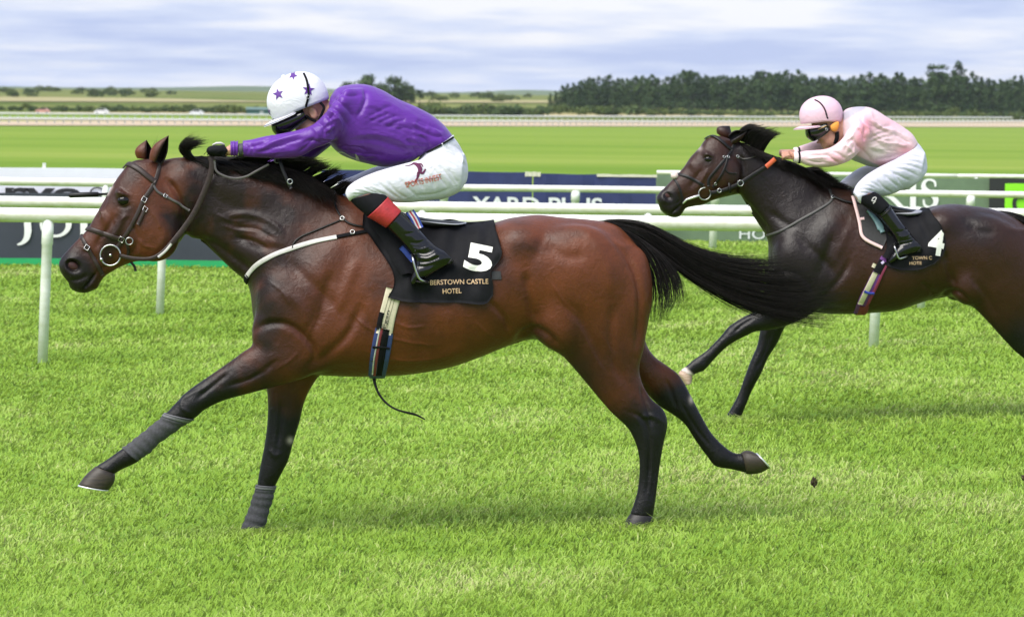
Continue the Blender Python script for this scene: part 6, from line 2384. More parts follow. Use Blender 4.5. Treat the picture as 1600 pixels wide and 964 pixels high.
def saddlery1():
    r = thing('saddle_cloth', 'black saddle cloth with white number five and gold lettering', 'saddle cloth', FR1.at(690, 400, .2))
    patch = coons([(566, 357), (600, 352), (640, 352), (690, 353), (726, 351), (760, 352), (776, 361)],
                  [(606, 465), (630, 471), (680, 473), (720, 473), (748, 475), (760, 473), (770, 461)],
                  [(566, 357), (580, 374), (600, 402), (615, 430), (615, 448), (606, 465)],
                  [(776, 361), (783, 380), (787, 397), (780, 410), (766, 427), (770, 444), (770, 461)], 44, 26)
    V, F = cloth_over(FR1, BV1, patch, .016, folds1)
    m = plain('black_saddle_cloth', (0.0075, 0.0075, 0.0095), .75, .2, 50, bump=.2, spec=.18)
    mesh_obj('cloth', V, F, m, r)
    bv = bvh_of(V, F)
    V2, F2 = text_mesh('5', 1.0, 0.035, cuts=3, sx=1.05)
    v, f = decal(V2, F2, px_map(723, 420, 766, 428.5, V2, 42), bv, .004)
    mesh_obj('number', v, f, plain('number_white', (0.76, 0.75, 0.70), .6, .05, 30), r, smooth=False)
    gold = plain('gold_thread', (0.62, 0.42, 0.24), .5, .12, 60)
    for s, x0, y0, x1, y1, t in (('BERSTOWN CASTLE', 672, 445.5, 763, 443.5, 7.8), ('HOTEL', 692, 459, 721, 458, 7.6)):
        V2, F2 = text_mesh(s, 1.0, 0.008)
        v, f = decal(V2, F2, px_map(x0, y0, x1, y1, V2, t), bv, .003)
        mesh_obj('lettering', v, f, gold, r, smooth=False)
    # small grey weight pad sticking out at the back
    p = coons([(768, 424), (782, 424)], [(768, 437), (783.5, 436.5)], [(768, 424), (768, 437)], [(782, 424), (783.5, 436.5)], 6, 5)
    G = np.zeros((5, 6, 3))
    for j in range(5):
        for i in range(6):
            h = cast(BV1, *p[j, i]); G[j, i] = h[0] + h[1] * .006
    V = G.reshape(-1, 3); mesh_obj('pad_corner', V, grid_faces(5, 6, closed=False), plain('pad_grey', (0.03, 0.03, 0.033), .8, .2, 60), r)
    # saddle
    s = thing('saddle', 'small black racing saddle with pale rim under the jockey in purple', 'saddle', FR1.at(655, 345, 0))
    st = [((585, 318), (590, 334), .03, 0), ((604, 324), (606, 344), .09, 0), ((640, 336), (640, 352), .13, 0, 2.4), ((680, 343), (680, 356), .15, 0, 2.4), ((712, 345), (711, 354), .13, 0, 2.4), ((727, 347), (726, 351), .06, 0)]
    v, f = loft(FR1, st, K=40); mesh_obj('seat', v, orient(v, f), M_BLACK_LEATHER, s)
    st = [((655, 342.5), (656, 346), .145, 0, 2.4), ((690, 346), (690, 350), .165, 0, 2.4), ((714, 347.5), (713, 351), .145, 0, 2.4), ((728, 347), (727, 350), .07, 0)]
    v, f = loft(FR1, st, K=48); mesh_obj('seat_rim', v, orient(v, f), plain('pale_grey_leather', (0.40, 0.41, 0.44), .4, .08, 40), s)
    # forward flaps, one each side
    for sg in (1, -1):
        L = [[(572, 338), (612, 334)], [(578, 352), (626, 352)], [(592, 372), (640, 376)], [(606, 394), (648, 400)], [(618, 416), (650, 418)], [(628, 430), (645, 430)]]
        rows = []
        for a, b in L:
            row = []
            for t in np.linspace(0, 1, 9):
                q = np.array(a) * (1 - t) + np.array(b) * t
                h = cast(bv, *q) or cast(BV1, *q)
                pnt = h[0] + h[1] * (.014 + .01 * math.sin(math.pi * t))
                row.append(pnt if sg > 0 else FR1.mirror(pnt))
            rows.append(row)
        V = catmull(np.array(rows).reshape(len(L), -1), 3).reshape(-1, 9, 3); nr = len(V)
        V = V.reshape(-1, 3); mesh_obj('flap', V, grid_faces(nr, 9, closed=False), M_BLACK_CLOTH, s)
    # stirrup leathers and irons
    stripes = [(-1.4, (0.03, 0.06, 0.32)), (-.7, (0.6, 0.6, 0.62)), (0, (0.42, 0.03, 0.04)), (.7, (0.6, 0.6, 0.62)), (1.4, (0.03, 0.06, 0.32))]
    for sg in (1, -1):
        for k, (o, c) in enumerate(stripes):
            L = np.array([(640, 330), (648, 342), (655, 357)]) + np.array([o * 3.4, -o * 1.2])
            P = np.array([FR1.at(a, b, .245 * sg) for a, b in catmull(L, 4)])
            v, f = ribbon(P, np.tile(FR1.n * sg, (len(P), 1)), .0108, .003)
            mesh_obj('leather_stripe', v, f, plain('stripe_%d' % (k if k < 3 else 4 - k), c, .6, .1, 50), s)
        L = [(626, 386), (633, 393), (640, 402), (645, 408)]
        P = np.array([FR1.at(a, b, .265 * sg) for a, b in catmull(np.array(L, float), 4)])
        v, f = ribbon(P, np.tile(FR1.n * sg, (len(P), 1)), .024, .004)
        mesh_obj('stirrup_leather', v, f, plain('stripe_0', (0.03, 0.06, 0.32), .6, .1, 50), s)
        iron = [(643, 398, .27), (645, 404, .345), (649, 420, .352), (655, 435, .35), (661, 439, .345), (669, 441, .30), (661, 440, .255), (655, 436, .25), (648, 420, .25), (644, 404, .258), (643, 398, .27)]
        P = catmull(np.array([FR1.at(a, b, o * sg) for a, b, o in iron]), 4)
        v, f = tube(P, .0055, 8); mesh_obj('stirrup', v, f, M_STEEL, s)
        v, f = loft(FR1, [((648, 437), (650, 442), .05, .30 * sg), ((668, 438), (670, 444), .05, .30 * sg)], K=16, n_per=2)
        mesh_obj('tread', v, orient(v, f), M_BLACK_LEATHER, s)
    # girth
    g = thing('girth', 'cream and striped racing girth under the belly of the bay horse', 'girth', FR1.at(595, 520, .2))
    S = lambda P, nm, w, m, **k: catch(P, g, nm, m, BV1, FR1, w, **k)
    cream = plain('cream_elastic', (0.55, 0.50, 0.36), .6, .1, 60, bump=.1)
    bl, rd, bk = plain('girth_blue', (0.035, 0.055, 0.2), .6, .15, 60), plain('girth_red', (0.22, 0.03, 0.05), .6, .15, 60), M_BLACK_CLOTH
    for far in (False, True):
        S([(616, 452), (611, 472), (605, 495), (600, 522)], 'elastic', .078, cream, far=far)
        for dx in (-7, -2, 3): S([(616 + dx, 458), (611 + dx, 476), (605 + dx, 497), (600 + dx, 518)], 'elastic_rib', .0035, plain('cream_dark', (0.3, 0.27, 0.18), .7, .1, 60), lift=.0075, th=.002, far=far)
        S([(597, 488), (594, 500), (592, 514)], 'buckle_tab', .024, bk, lift=.009, far=far)
        S([(604, 514), (600, 535), (596, 560), (592, 584)], 'webbing', .03, bk, lift=.008, far=far)
        S([(592, 512), (587, 535), (583, 560), (580.5, 585)], 'webbing', .03, bl, far=far)
        S([(610, 520), (607, 540), (603, 562), (598, 585)], 'webbing', .028, bl, far=far)
        S([(597, 512), (592, 536), (588, 562), (585, 584)], 'webbing', .014, rd, lift=.008, far=far)
        S([(594, 512), (589, 536), (584, 562), (582, 582)], 'webbing', .007, M_WHITE_STRAP, lift=.009, far=far)
        S([(582, 541), (596, 541), (609, 543)], 'webbing_band', .012, bk, lift=.011, far=far)
    # under the belly
    P = []
    c = FR1.at(590, 500, 0)
    nn = []
    for t in np.linspace(-1, 1, 25):
        d = math.sin(t * .85) * FR1.n - math.cos(t * .85) * np.array([0, 0, 1.0])
        h = BV1.ray_cast(Vector(c + d * .6 - FR1.u * .0), Vector(-d), .6)
        if h[0] is not None: P.append(np.array(h[0]) + d * .004); nn.append(d)
    v, f = ribbon(np.array(P), np.array(nn), .075, .006); mesh_obj('belly_band', v, f, bl, g)
    V2, F2 = text_mesh('Egan', 1.0, 0.0, cuts=1)
    v, f = decal(V2, F2, px_map(604.5, 513, 611, 486, V2, 7), bvh_of(*merge((np.array(H1V), H1Q.tolist()))), .012)
    mesh_obj('lettering', v, f, M_INK, g, smooth=False)
    L = [(584, 588, .02), (586, 600, .03), (592, 615, .04), (603, 629, .05), (618, 639, .06), (634, 644, .06), (650, 648, .05), (664, 655, .04)]
    P = catmull(np.array([FR1.at(a, b, o) for a, b, o in L]), 6)
    v, f = ribbon(P, np.tile(FR1.n, (len(P), 1)), np.interp(np.linspace(0, 1, len(P)), [0, .2, .6, .8, 1], [.018, .012, .009, .012, .007]), .003)
    mesh_obj('loose_strap', v, f, M_BLACK_LEATHER, g)


saddlery1()


def bandages1():
    m = plain('grey_bandage', (0.052, 0.052, 0.058), .85, .3, 90, bump=.4)
    for lab, st in (('grey elastic bandage on the raised near foreleg of the bay horse',
                     [((259, 645), (302, 655), .041, .12), ((249, 656), (281, 668), .035, .12), ((229, 672), (249, 691), .031, .12), ((208, 689), (231, 708), .032, .12), ((192, 700), (214, 719), .036, .12)]),
                    ('grey elastic bandage on the grounded far foreleg of the bay horse',
                     [((402, 757), (430, 759), .034, -.12), ((398, 770), (427, 772), .032, -.12), ((392, 788), (421, 793), .032, -.12), ((384, 811), (414, 818), .036, -.12), ((375, 829), (409, 837), .038, -.12)])):
        r = thing('leg_bandage', lab, 'bandage', FR1.at((st[2][0][0] + st[2][1][0]) / 2, (st[2][0][1] + st[2][1][1]) / 2, st[2][3]), 'bandages on the forelegs')
        v, f = loft(FR1, st, K=40, n_per=14, swell=.0045, ripple=lambda t: .0018 * math.sin(t * 46) + .0012 * math.sin(t * 19 + 1))
        mesh_obj('wrap', v, orient(v, f), m, r)
        a = st[0]; b = st[1]
        mid = ((np.array(a[0]) * .55 + np.array(b[0]) * .45).tolist(), (np.array(a[1]) * .55 + np.array(b[1]) * .45).tolist(), (a[2] + b[2]) / 2, a[3])
        v, f = loft(FR1, [(a[0], a[1], a[2], a[3]), mid], K=40, n_per=5, swell=.007)
        mesh_obj('tape', v, orient(v, f), plain('bandage_tape', (0.13, 0.13, 0.14), .6, .2, 60), r)


bandages1()
# =================================================================== dark horse behind, rider in pink
FR2 = Frame(1330, FPX / 247.0, math.radians(5))
COAT2 = coat_material('dark_bay_coat', (0.056, 0.018, 0.0082), (0.0105, 0.0052, 0.0042), (0.003, 0.0027, 0.003), 0.26)

H2_TRUNK = [
    ((1206, 388), (1202, 425), .05, 0), ((1212, 372), (1206, 446), .12, 0), ((1228, 350), (1218, 468), .17, 0), ((1252, 325), (1240, 482), .20, 0, 2.1, -.1), ((1290, 299), (1280, 489), .222, 0, 2.1, -.12),
    ((1325, 298), (1318, 491), .242, 0, 2.1, -.14), ((1370, 318), (1362, 489), .268, 0, 2.1, -.12), ((1410, 332), (1402, 485), .28, 0, 2.1, -.06), ((1440, 333), (1432, 475), .276, 0, 2.15), ((1462, 323), (1460, 467), .268, 0, 2.2, .04),
    ((1486, 319), (1490, 464), .262, 0, 2.2, .06), ((1520, 322), (1520, 480), .262, 0, 2.2, .05), ((1555, 328), (1556, 497), .25, 0, 2.2), ((1584, 340), (1586, 500), .225, 0, 2.2), ((1607, 358), (1610, 490), .18, 0), ((1623, 380), (1626, 466), .1, 0), ((1631, 405), (1632, 440), .04, 0)]
H2_NECK = [((1146, 221), (1150, 292), .052, 0), ((1160, 223), (1158, 306), .064, 0, 2.2), ((1186, 236), (1167, 321), .070, 0, 2.2), ((1215, 247), (1177, 338), .077, 0, 2.2, -.06), ((1244, 258), (1187, 353), .09, 0, 2.2, -.16),
           ((1268, 268), (1196, 367), .112, 0, 2.2, -.25), ((1288, 285), (1203, 384), .14, 0, 2.2, -.32), ((1306, 296), (1212, 420), .166, 0, 2.2, -.34), ((1332, 300), (1236, 452), .18, 0, 2.1, -.25)]
H2_HEAD = [((1144, 219), (1153, 298), .05, 0), ((1124, 212.5), (1152, 303), .083, 0, 2.3), ((1105, 216), (1143, 305.5), .099, 0, 2.3, -.05), ((1093, 231), (1128, 309), .101, 0, 2.4, -.1), ((1079, 246), (1112, 314), .092, 0, 2.4, -.15), ((1068, 262), (1098, 320.5), .078, 0, 2.3, -.1),
           ((1055, 276), (1084, 322.5), .066, 0, 2.2), ((1041, 291), (1071, 326), .058, 0, 2.2), ((1030.5, 301), (1067, 332), .057, 0, 2.3), ((1026, 309), (1061, 338), .057, 0, 2.4), ((1029, 320), (1047, 337.5), .048, 0, 2.3), ((1032, 328), (1037, 333), .026, 0)]
H2_NF = [((1232, 395), (1310, 400), .06, .13), ((1214, 425), (1302, 442), .085, .125), ((1206, 455), (1284, 478), .086, .12), ((1195, 477), (1250, 500), .076, .12), ((1180, 487), (1222, 511), .065, .12), ((1163, 494.5), (1200, 516), .057, .12),
         ((1149, 503), (1180, 518), .05, .12), ((1137, 512), (1165, 525), .046, .12), ((1129, 522), (1151, 532), .044, .12), ((1119, 533), (1137, 541), .036, .12), ((1106, 546), (1122, 555), .030, .12), ((1094, 555), (1110, 568), .030, .12), ((1085, 561), (1101, 578), .033, .12), ((1071, 573), (1087, 584), .031, .12), ((1062, 579), (1082, 588), .036, .12)]
H2_FF = [((1222, 420), (1300, 450), .075, -.12), ((1206, 470), (1265, 488), .078, -.12), ((1193, 500), (1235, 500), .066, -.12), ((1188, 516), (1226, 512), .058, -.12), ((1183, 540), (1214, 537), .049, -.12), ((1172, 566), (1200, 559), .046, -.12), ((1164, 588), (1189, 584), .044, -.12),
         ((1154, 615), (1176, 608), .031, -.12), ((1142, 638), (1165, 634), .034, -.12), ((1133, 652), (1157, 655), .036, -.12)]
_t2 = lambda L: [((1490 + (a[0] - 835) * .79, 463 + (a[1] - 528) * .73), (1490 + (b[0] - 835) * .79, 463 + (b[1] - 528) * .73)) + tuple(r) for a, b, *r in L]
H2_NH, H2_FH = _t2(H1_NH), _t2(H1_FH)
H2_BLOBS = [(1540, 390, .17, .22, .10, .2, 10, .05), (1512, 445, .17, .10, .09, .12, 0, .05), (1470, 350, .14, .10, .11, .08, 0, .08),
            (1246, 408, .13, .12, .085, .16, -25, .05), (1285, 385, .15, .10, .075, .2, 25, .05), (1312, 440, .15, .14, .08, .13, 0, .06), (1228, 442, .12, .09, .06, .10, 0, .04),
            (1132, 272, .055, .12, .055, .11, 48, .02), (1107, 246, .072, .05, .028, .022, 55, .015), (1092, 272, .05, .09, .02, .016, 52, .02), (1042, 309, .038, .035, .03, .04, 40, .02), (1050, 332, 0, .045, .04, .026, 20, .02)]
H2_CUTS = [(1043, 306, .066, .040, .026, .026, 40, .010), (1107, 249, .106, .023, .022, .016, 40, .008)]
H2_LINES = [([(1198, 430), (1220, 424), (1245, 428), (1268, 450), (1270, 470)], 5, .010), ([(1235, 360), (1262, 385), (1290, 410), (1312, 440)], 8, .006), ([(1262, 485), (1290, 460), (1316, 430), (1330, 400)], 6, .009), ([(1305, 360), (1290, 400), (1275, 440)], 7, .007),
            ([(1330, 350), (1312, 390), (1300, 420)], 8, -.006), ([(1438, 440), (1455, 455), (1462, 465)], 4, .007), ([(1465, 468), (1485, 455), (1500, 458), (1520, 478)], 5, .010), ([(1478, 390), (1484, 425), (1494, 450)], 6, .010), ([(1515, 430), (1540, 460), (1560, 500)], 7, .006),
            ([(1160, 312), (1180, 335), (1203, 365)], 6, .009), ([(1200, 330), (1230, 350), (1250, 355)], 7, .006), ([(1158, 240), (1162, 262), (1160, 290)], 4, .010), ([(1098, 262), (1086, 280), (1076, 297)], 3.5, .005), ([(1108, 262), (1096, 284), (1086, 300)], 3.5, -.005), ([(1118, 280), (1120, 298), (1108, 312)], 4, .006),
            ([(1046, 336), (1056, 328), (1066, 318)], 2, .007), ([(1100, 241), (1108, 242), (1116, 246)], 2.2, -.005), ([(1180, 495), (1160, 508), (1145, 520)], 3, .006), ([(1205, 515), (1195, 550), (1180, 580)], 3, .005), ([(1060, 300), (1062, 312), (1056, 322)], 3, .004),
            ([(1510, 350), (1530, 362), (1560, 362)], 8, .006)]


def coat2(pp, lat, V):
    x, y = pp[:, 0], pp[:, 1]
    c = np.zeros((len(V), 4)); c[:, 3] = 1
    nz = fbm(x / 24.0, y / 24.0 + lat * 8, 3, 13) - 0.5
    near = lat > 0
    fore = (x < 1300) & (y > 470)
    k = np.where(fore & near, smooth01((1225 - x) * .8 + (y - 480) * .6 + nz * 24, 5, 40), 0)
    k = np.maximum(k, np.where(fore & ~near, smooth01(y + nz * 20, 490, 520), 0))
    k = np.maximum(k, np.where((x > 1470) & (y > 470), smooth01(y + nz * 26 + (x - 1560) * .3, 470, 545), 0))
    m = np.hypot(x - 1042, y - 320)
    k = np.maximum(k, .9 * smooth01(-(m + nz * 12), -38, -16))
    k = np.maximum(k, .8 * np.exp(-(np.hypot(x - 1107, y - 249) / 11) ** 2))
    c[:, 0] = k
    neck = smooth01(-(x + nz * 60), -1345, -1270) * (1.0 + .5 * nz) * smooth01(x + nz * 20, 1128, 1170)
    rump = np.exp(-(((x - 1520) / 60) ** 2 + ((y - 350) / 40) ** 2)) * .8
    c[:, 1] = np.clip(np.maximum(neck, rump) + np.clip(nz, 0, 1) * .6 + .12, 0, 1)
    w = np.exp(-(np.hypot(x - 1093, y - 232) / 4) ** 2) * .5
    sock = np.where(near & (x < 1100), smooth01((1078 - x) + (y - 577) * 1.1 + nz * 10, 2, 9), 0)
    c[:, 2] = np.clip(w + sock * 1.2, 0, 1)
    return c


horse2, H2V, H2Q, BV2 = make_horse(
    FR2, 'dark brown horse galloping second with one white hoof band, number four on its cloth',
    [(H2_TRUNK, .02), (H2_NECK, .06), (H2_HEAD, .03), (H2_NF, .04), (H2_FF, .05), (H2_NH, .05), (H2_FH, .05)], H2_BLOBS, H2_CUTS, [(a, w * .85, d * 1.5) for a, w, d in H2_LINES], coat2, COAT2, (1400, 650), h=.0085)
eye_parts(FR2, horse2, BV2, 1107.5, 249, .025)
nostril(FR2, horse2, 1043.5, 306, .034, .030, .019, 40)
ear(FR2, horse2, (1167, 206), (1133, 213), (1150, 225), .05, 60, COAT2, (.3,), w=.026)
ear(FR2, horse2, (1140, 197), (1115, 213), (1144, 216), -.05, 200, COAT2, (.6,), w=.034)
make_hoof(FR2, horse2, [((1063, 579), (1082, 587), .033, .12), ((1060, 584), (1081.5, 589.5), .038, .12), ((1064, 592), (1081, 594), .042, .12), ((1070, 602), (1080.5, 598), .042, .12)], M_HOOF_PALE, shoe=False)
make_hoof(FR2, horse2, [((1133, 652), (1157, 655), .036, -.12), ((1128, 660), (1157, 662), .05, -.12), ((1122, 674), (1156, 676), .057, -.12)], M_HOOF_DARK, shoe=False)
for st in (H2_NH, H2_FH):
    a = st[-1]; q = np.array(a[0]); w = np.array(a[1]); b = st[-2]
    d = ((q + w) / 2 - (np.array(b[0]) + np.array(b[1])) / 2); d /= np.linalg.norm(d)
    make_hoof(FR2, horse2, [(q, w, .036, a[3]), (q + d * 8 - (w - q) * .12, w + d * 8, .047, a[3]), (q + d * 19 - (w - q) * .25, w + d * 18, .055, a[3])], M_HOOF, shoe=False)


def hair2():
    g = [[(1562, 331), (1585, 335), (1608, 345), (1635, 362), (1665, 385), (1700, 400)], [(1568, 334), (1590, 342), (1612, 356), (1640, 378), (1672, 405), (1705, 425)], [(1574, 338), (1595, 350), (1615, 368), (1638, 392), (1660, 420), (1680, 450)]]
    V, Q = hair_from_guides(FR2, g, [(0, .04)] * 3, 600, .003, rngh, 2, 4, 10, .03, 24)
    Vd, Fd = loft(FR2, [((1560, 329), (1566, 342), .03, 0), ((1580, 332), (1578, 348), .036, 0), ((1602, 342), (1594, 360), .03, 0), ((1622, 356), (1612, 372), .016, 0)])
    mesh_obj('tail_dock', Vd, orient(Vd, Fd), M_HAIR, horse2)
    fast_mesh('tail', V, Q, M_HAIR, horse2)
    # mane: upright tufts behind the ears, then falling along the crest
    g1 = [[(1150, 219), (1151, 208), (1158, 198), (1172, 196)], [(1160, 221), (1164, 208), (1174, 199), (1188, 199)], [(1170, 226), (1177, 212), (1188, 204), (1202, 202)], [(1181, 232), (1190, 218), (1202, 208), (1214, 206)], [(1192, 238), (1202, 224), (1212, 214), (1224, 210)]]
    V1, Q1 = hair_from_guides(FR2, g1, [(0, .0)] * 5, 900, .0027, rngh, 1.4, 2.2, 8, .028, 17, .94)
    g2 = [[(1152, 222), (1164, 230), (1176, 240)], [(1176, 232), (1190, 242), (1203, 255)], [(1205, 244), (1222, 254), (1240, 266)], [(1232, 253), (1250, 262), (1268, 276)], [(1258, 264), (1274, 274), (1288, 290)], [(1282, 280), (1296, 288), (1312, 298)]]
    V2, Q2 = hair_from_guides(FR2, g2, [(0, .085), (0, .088), (0, .095), (0, .11), (0, .13), (0, .15)], 950, .003, rngh, 2, 3, 7, .005, 24)
    g3 = [[(1255, 264), (1268, 260), (1280, 264)], [(1275, 276), (1288, 272), (1300, 277)], [(1290, 290), (1305, 286), (1318, 291)], [(1308, 297), (1322, 293), (1332, 297)]]
    V3, Q3 = hair_from_guides(FR2, g3, [(.0, .03)] * 4, 500, .0024, rngh, 2, 3, 8, .03, 10)
    n1, n2 = len(V1), len(V1) + len(V2)
    fast_mesh('mane', np.vstack([V1, V2, V3]), np.vstack([Q1, Q2 + n1, Q3 + n2]), M_HAIR, horse2)


hair2()

M_PINK = silk_material('pink_silk', (0.70, 0.50, 0.545), .4, .04, 3, .05, .12, patches=[(0.78, 0.30, 0.40), (0.36, 0.35, 0.41), (0.62, 0.60, 0.53)])
M_PINK_CAP = silk_material('pink_cap', (0.70, 0.46, 0.56), .45, .04, 4, .05, .1)
M_LILAC = silk_material('pale_breeches', (0.62, 0.61, 0.72), .5, .03, 4, .05, .12)
M_ORANGE = plain('orange_foam', (0.72, 0.30, 0.045), .7, .1, 40)

J2_TORSO = [((1317, 176), (1313, 208), .07, 0), ((1326, 169.5), (1318, 236), .16, 0, 2.2), ((1343, 167), (1330, 249), .19, 0, 2.3), ((1361, 169), (1344, 255), .185, 0, 2.3), ((1385, 183), (1361, 261), .17, 0, 2.2), ((1408, 197), (1377, 261), .157, 0, 2.2), ((1424, 209), (1391, 256), .146, 0, 2.2), ((1433, 223), (1402, 249), .134, 0, 2.2)]
J2_ARM = [((1360, 176), (1364, 214), .05, .12), ((1344, 182), (1354, 226), .064, .16), ((1327, 202), (1340, 240), .062, .18), ((1313, 220), (1326, 252), .06, .186), ((1294, 232), (1300, 260.5), .055, .18), ((1272, 235), (1274, 261), .05, .16), ((1258, 236), (1259, 258), .043, .142), ((1250, 238), (1251, 254), .037, .13)]
J2_FARARM = [((1356, 178), (1360, 220), .05, -.12), ((1340, 186), (1346, 226), .062, -.16), ((1315, 202), (1321, 237), .06, -.18), ((1290, 214), (1297, 245), .055, -.17), ((1266, 223), (1270, 248), .045, -.145), ((1248, 229), (1251, 248), .037, -.125)]
J2_PELVIS = [((1433, 222.5), (1397, 251), .135, 0, 2.2), ((1440, 232), (1386, 264), .15, 0, 2.2), ((1446.5, 249), (1390, 285), .16, 0, 2.2), ((1446, 268), (1405, 298), .15, 0, 2.2), ((1436, 278), (1416, 294), .1, 0)]
J2_THIGH = [((1443, 240), (1432, 281), .075, .09), ((1420, 241), (1414, 294), .086, .115), ((1393, 252), (1392, 304), .086, .16), ((1370, 263.5), (1375, 307), .078, .2), ((1351, 276), (1363, 305.5), .066, .238), ((1338, 289.5), (1353, 313), .058, .26), ((1333, 301), (1344, 319), .04, .266)]
J2_FARTHIGH = [((1440, 242), (1432, 281), .075, -.09), ((1418, 242), (1412, 290), .084, -.115), ((1378, 256), (1380, 298), .078, -.17), ((1347, 261), (1356, 294), .068, -.22), ((1326, 274), (1337, 297), .057, -.255), ((1312, 285), (1319, 299), .04, -.268)]
J2_SHIN = [((1338, 308), (1366, 300), .048, .270), ((1347, 318.5), (1375, 306), .05, .277), ((1372, 336), (1389, 320), .047, .287), ((1391, 361), (1410, 350), .042, .293), ((1398, 372), (1420, 361), .041, .293), ((1402, 381), (1429, 373), .042, .293)]
J2_FOOT = [((1432, 376), (1441, 389), .028, .293), ((1424, 375), (1437, 392.5), .036, .293), ((1411, 379), (1424, 397), .04, .293), ((1400, 387), (1408, 402), .042, .293), ((1391, 399), (1397, 409), .04, .293), ((1387, 407), (1389.5, 412), .025, .293)]
J2_LINES = [([(1330, 174), (1345, 186), (1352, 200), (1350, 214)], 2.4, .008), ([(1338, 200), (1348, 210), (1352, 222)], 2.2, .007), ([(1345, 190), (1356, 200), (1358, 216)], 2.2, -.007), ([(1324, 214), (1336, 222), (1345, 234)], 2.2, .007), ([(1318, 224), (1328, 232), (1336, 242)], 2, -.006),
            ([(1300, 236), (1312, 242), (1322, 250)], 2, .007), ([(1290, 240), (1302, 250), (1312, 256)], 2, .006), ([(1262, 242), (1280, 243), (1298, 240)], 2, .004), ([(1258, 250), (1274, 254), (1292, 252)], 2, .004), ([(1356, 218), (1372, 210), (1390, 205)], 2, .006), ([(1358, 224), (1378, 216), (1398, 212)], 2, .006),
            ([(1366, 206), (1382, 198), (1396, 196)], 2, .005), ([(1362, 230), (1382, 224), (1404, 226), (1420, 230)], 2.6, -.006), ([(1360, 238), (1384, 236), (1408, 238)], 2.4, .006), ([(1370, 250), (1392, 246), (1412, 240)], 2.4, .006), ([(1395, 208), (1412, 216), (1424, 226)], 2.4, .005), ([(1385, 190), (1402, 202), (1416, 214)], 3, .004),
            ([(1338, 225), (1350, 238), (1362, 252)], 3, .005)]
_rf = np.random.default_rng(22)
J2_LINES = [(a, w, d * 1.6) for a, w, d in J2_LINES]
J2_LINES += fan_folds(_rf, 13, (1356, 182), (1350, 236), (1408, 206), (1400, 252), 1.7, .007, 4) + fan_folds(_rf, 9, (1345, 178), (1334, 232), (1310, 222), (1322, 250), 1.6, .007, 3)
J2_LINES += fan_folds(_rf, 8, (1256, 240), (1256, 255), (1308, 232), (1308, 256), 1.5, .005, 2) + fan_folds(_rf, 8, (1395, 200), (1370, 256), (1430, 222), (1404, 247), 1.7, .006, 2)
J2_BLINES = [([(1400, 256), (1420, 258), (1442, 266)], 1.7, .005), ([(1396, 262), (1416, 266), (1436, 276)], 1.7, .005), ([(1406, 252), (1428, 252), (1445, 258)], 1.7, .004), ([(1392, 268), (1408, 276), (1424, 284)], 1.7, .005), ([(1410, 246), (1430, 244), (1444, 250)], 1.7, .004),
             ([(1380, 272), (1394, 284), (1406, 294)], 1.7, .005), ([(1370, 278), (1380, 292), (1394, 302)], 1.7, .005), ([(1338, 296), (1352, 296), (1368, 300)], 1.5, .005), ([(1340, 290), (1356, 290), (1370, 296)], 1.5, .004), ([(1337, 302), (1350, 301), (1362, 304)], 1.4, .004), ([(1350, 282), (1364, 286), (1376, 294)], 1.5, .004), ([(1386, 262), (1398, 272), (1408, 288)], 1.7, .004)]
J2_HEAD_B = basis(FR2, 33)
J2_HEAD_C = FR2.at(1296, 197, 0)


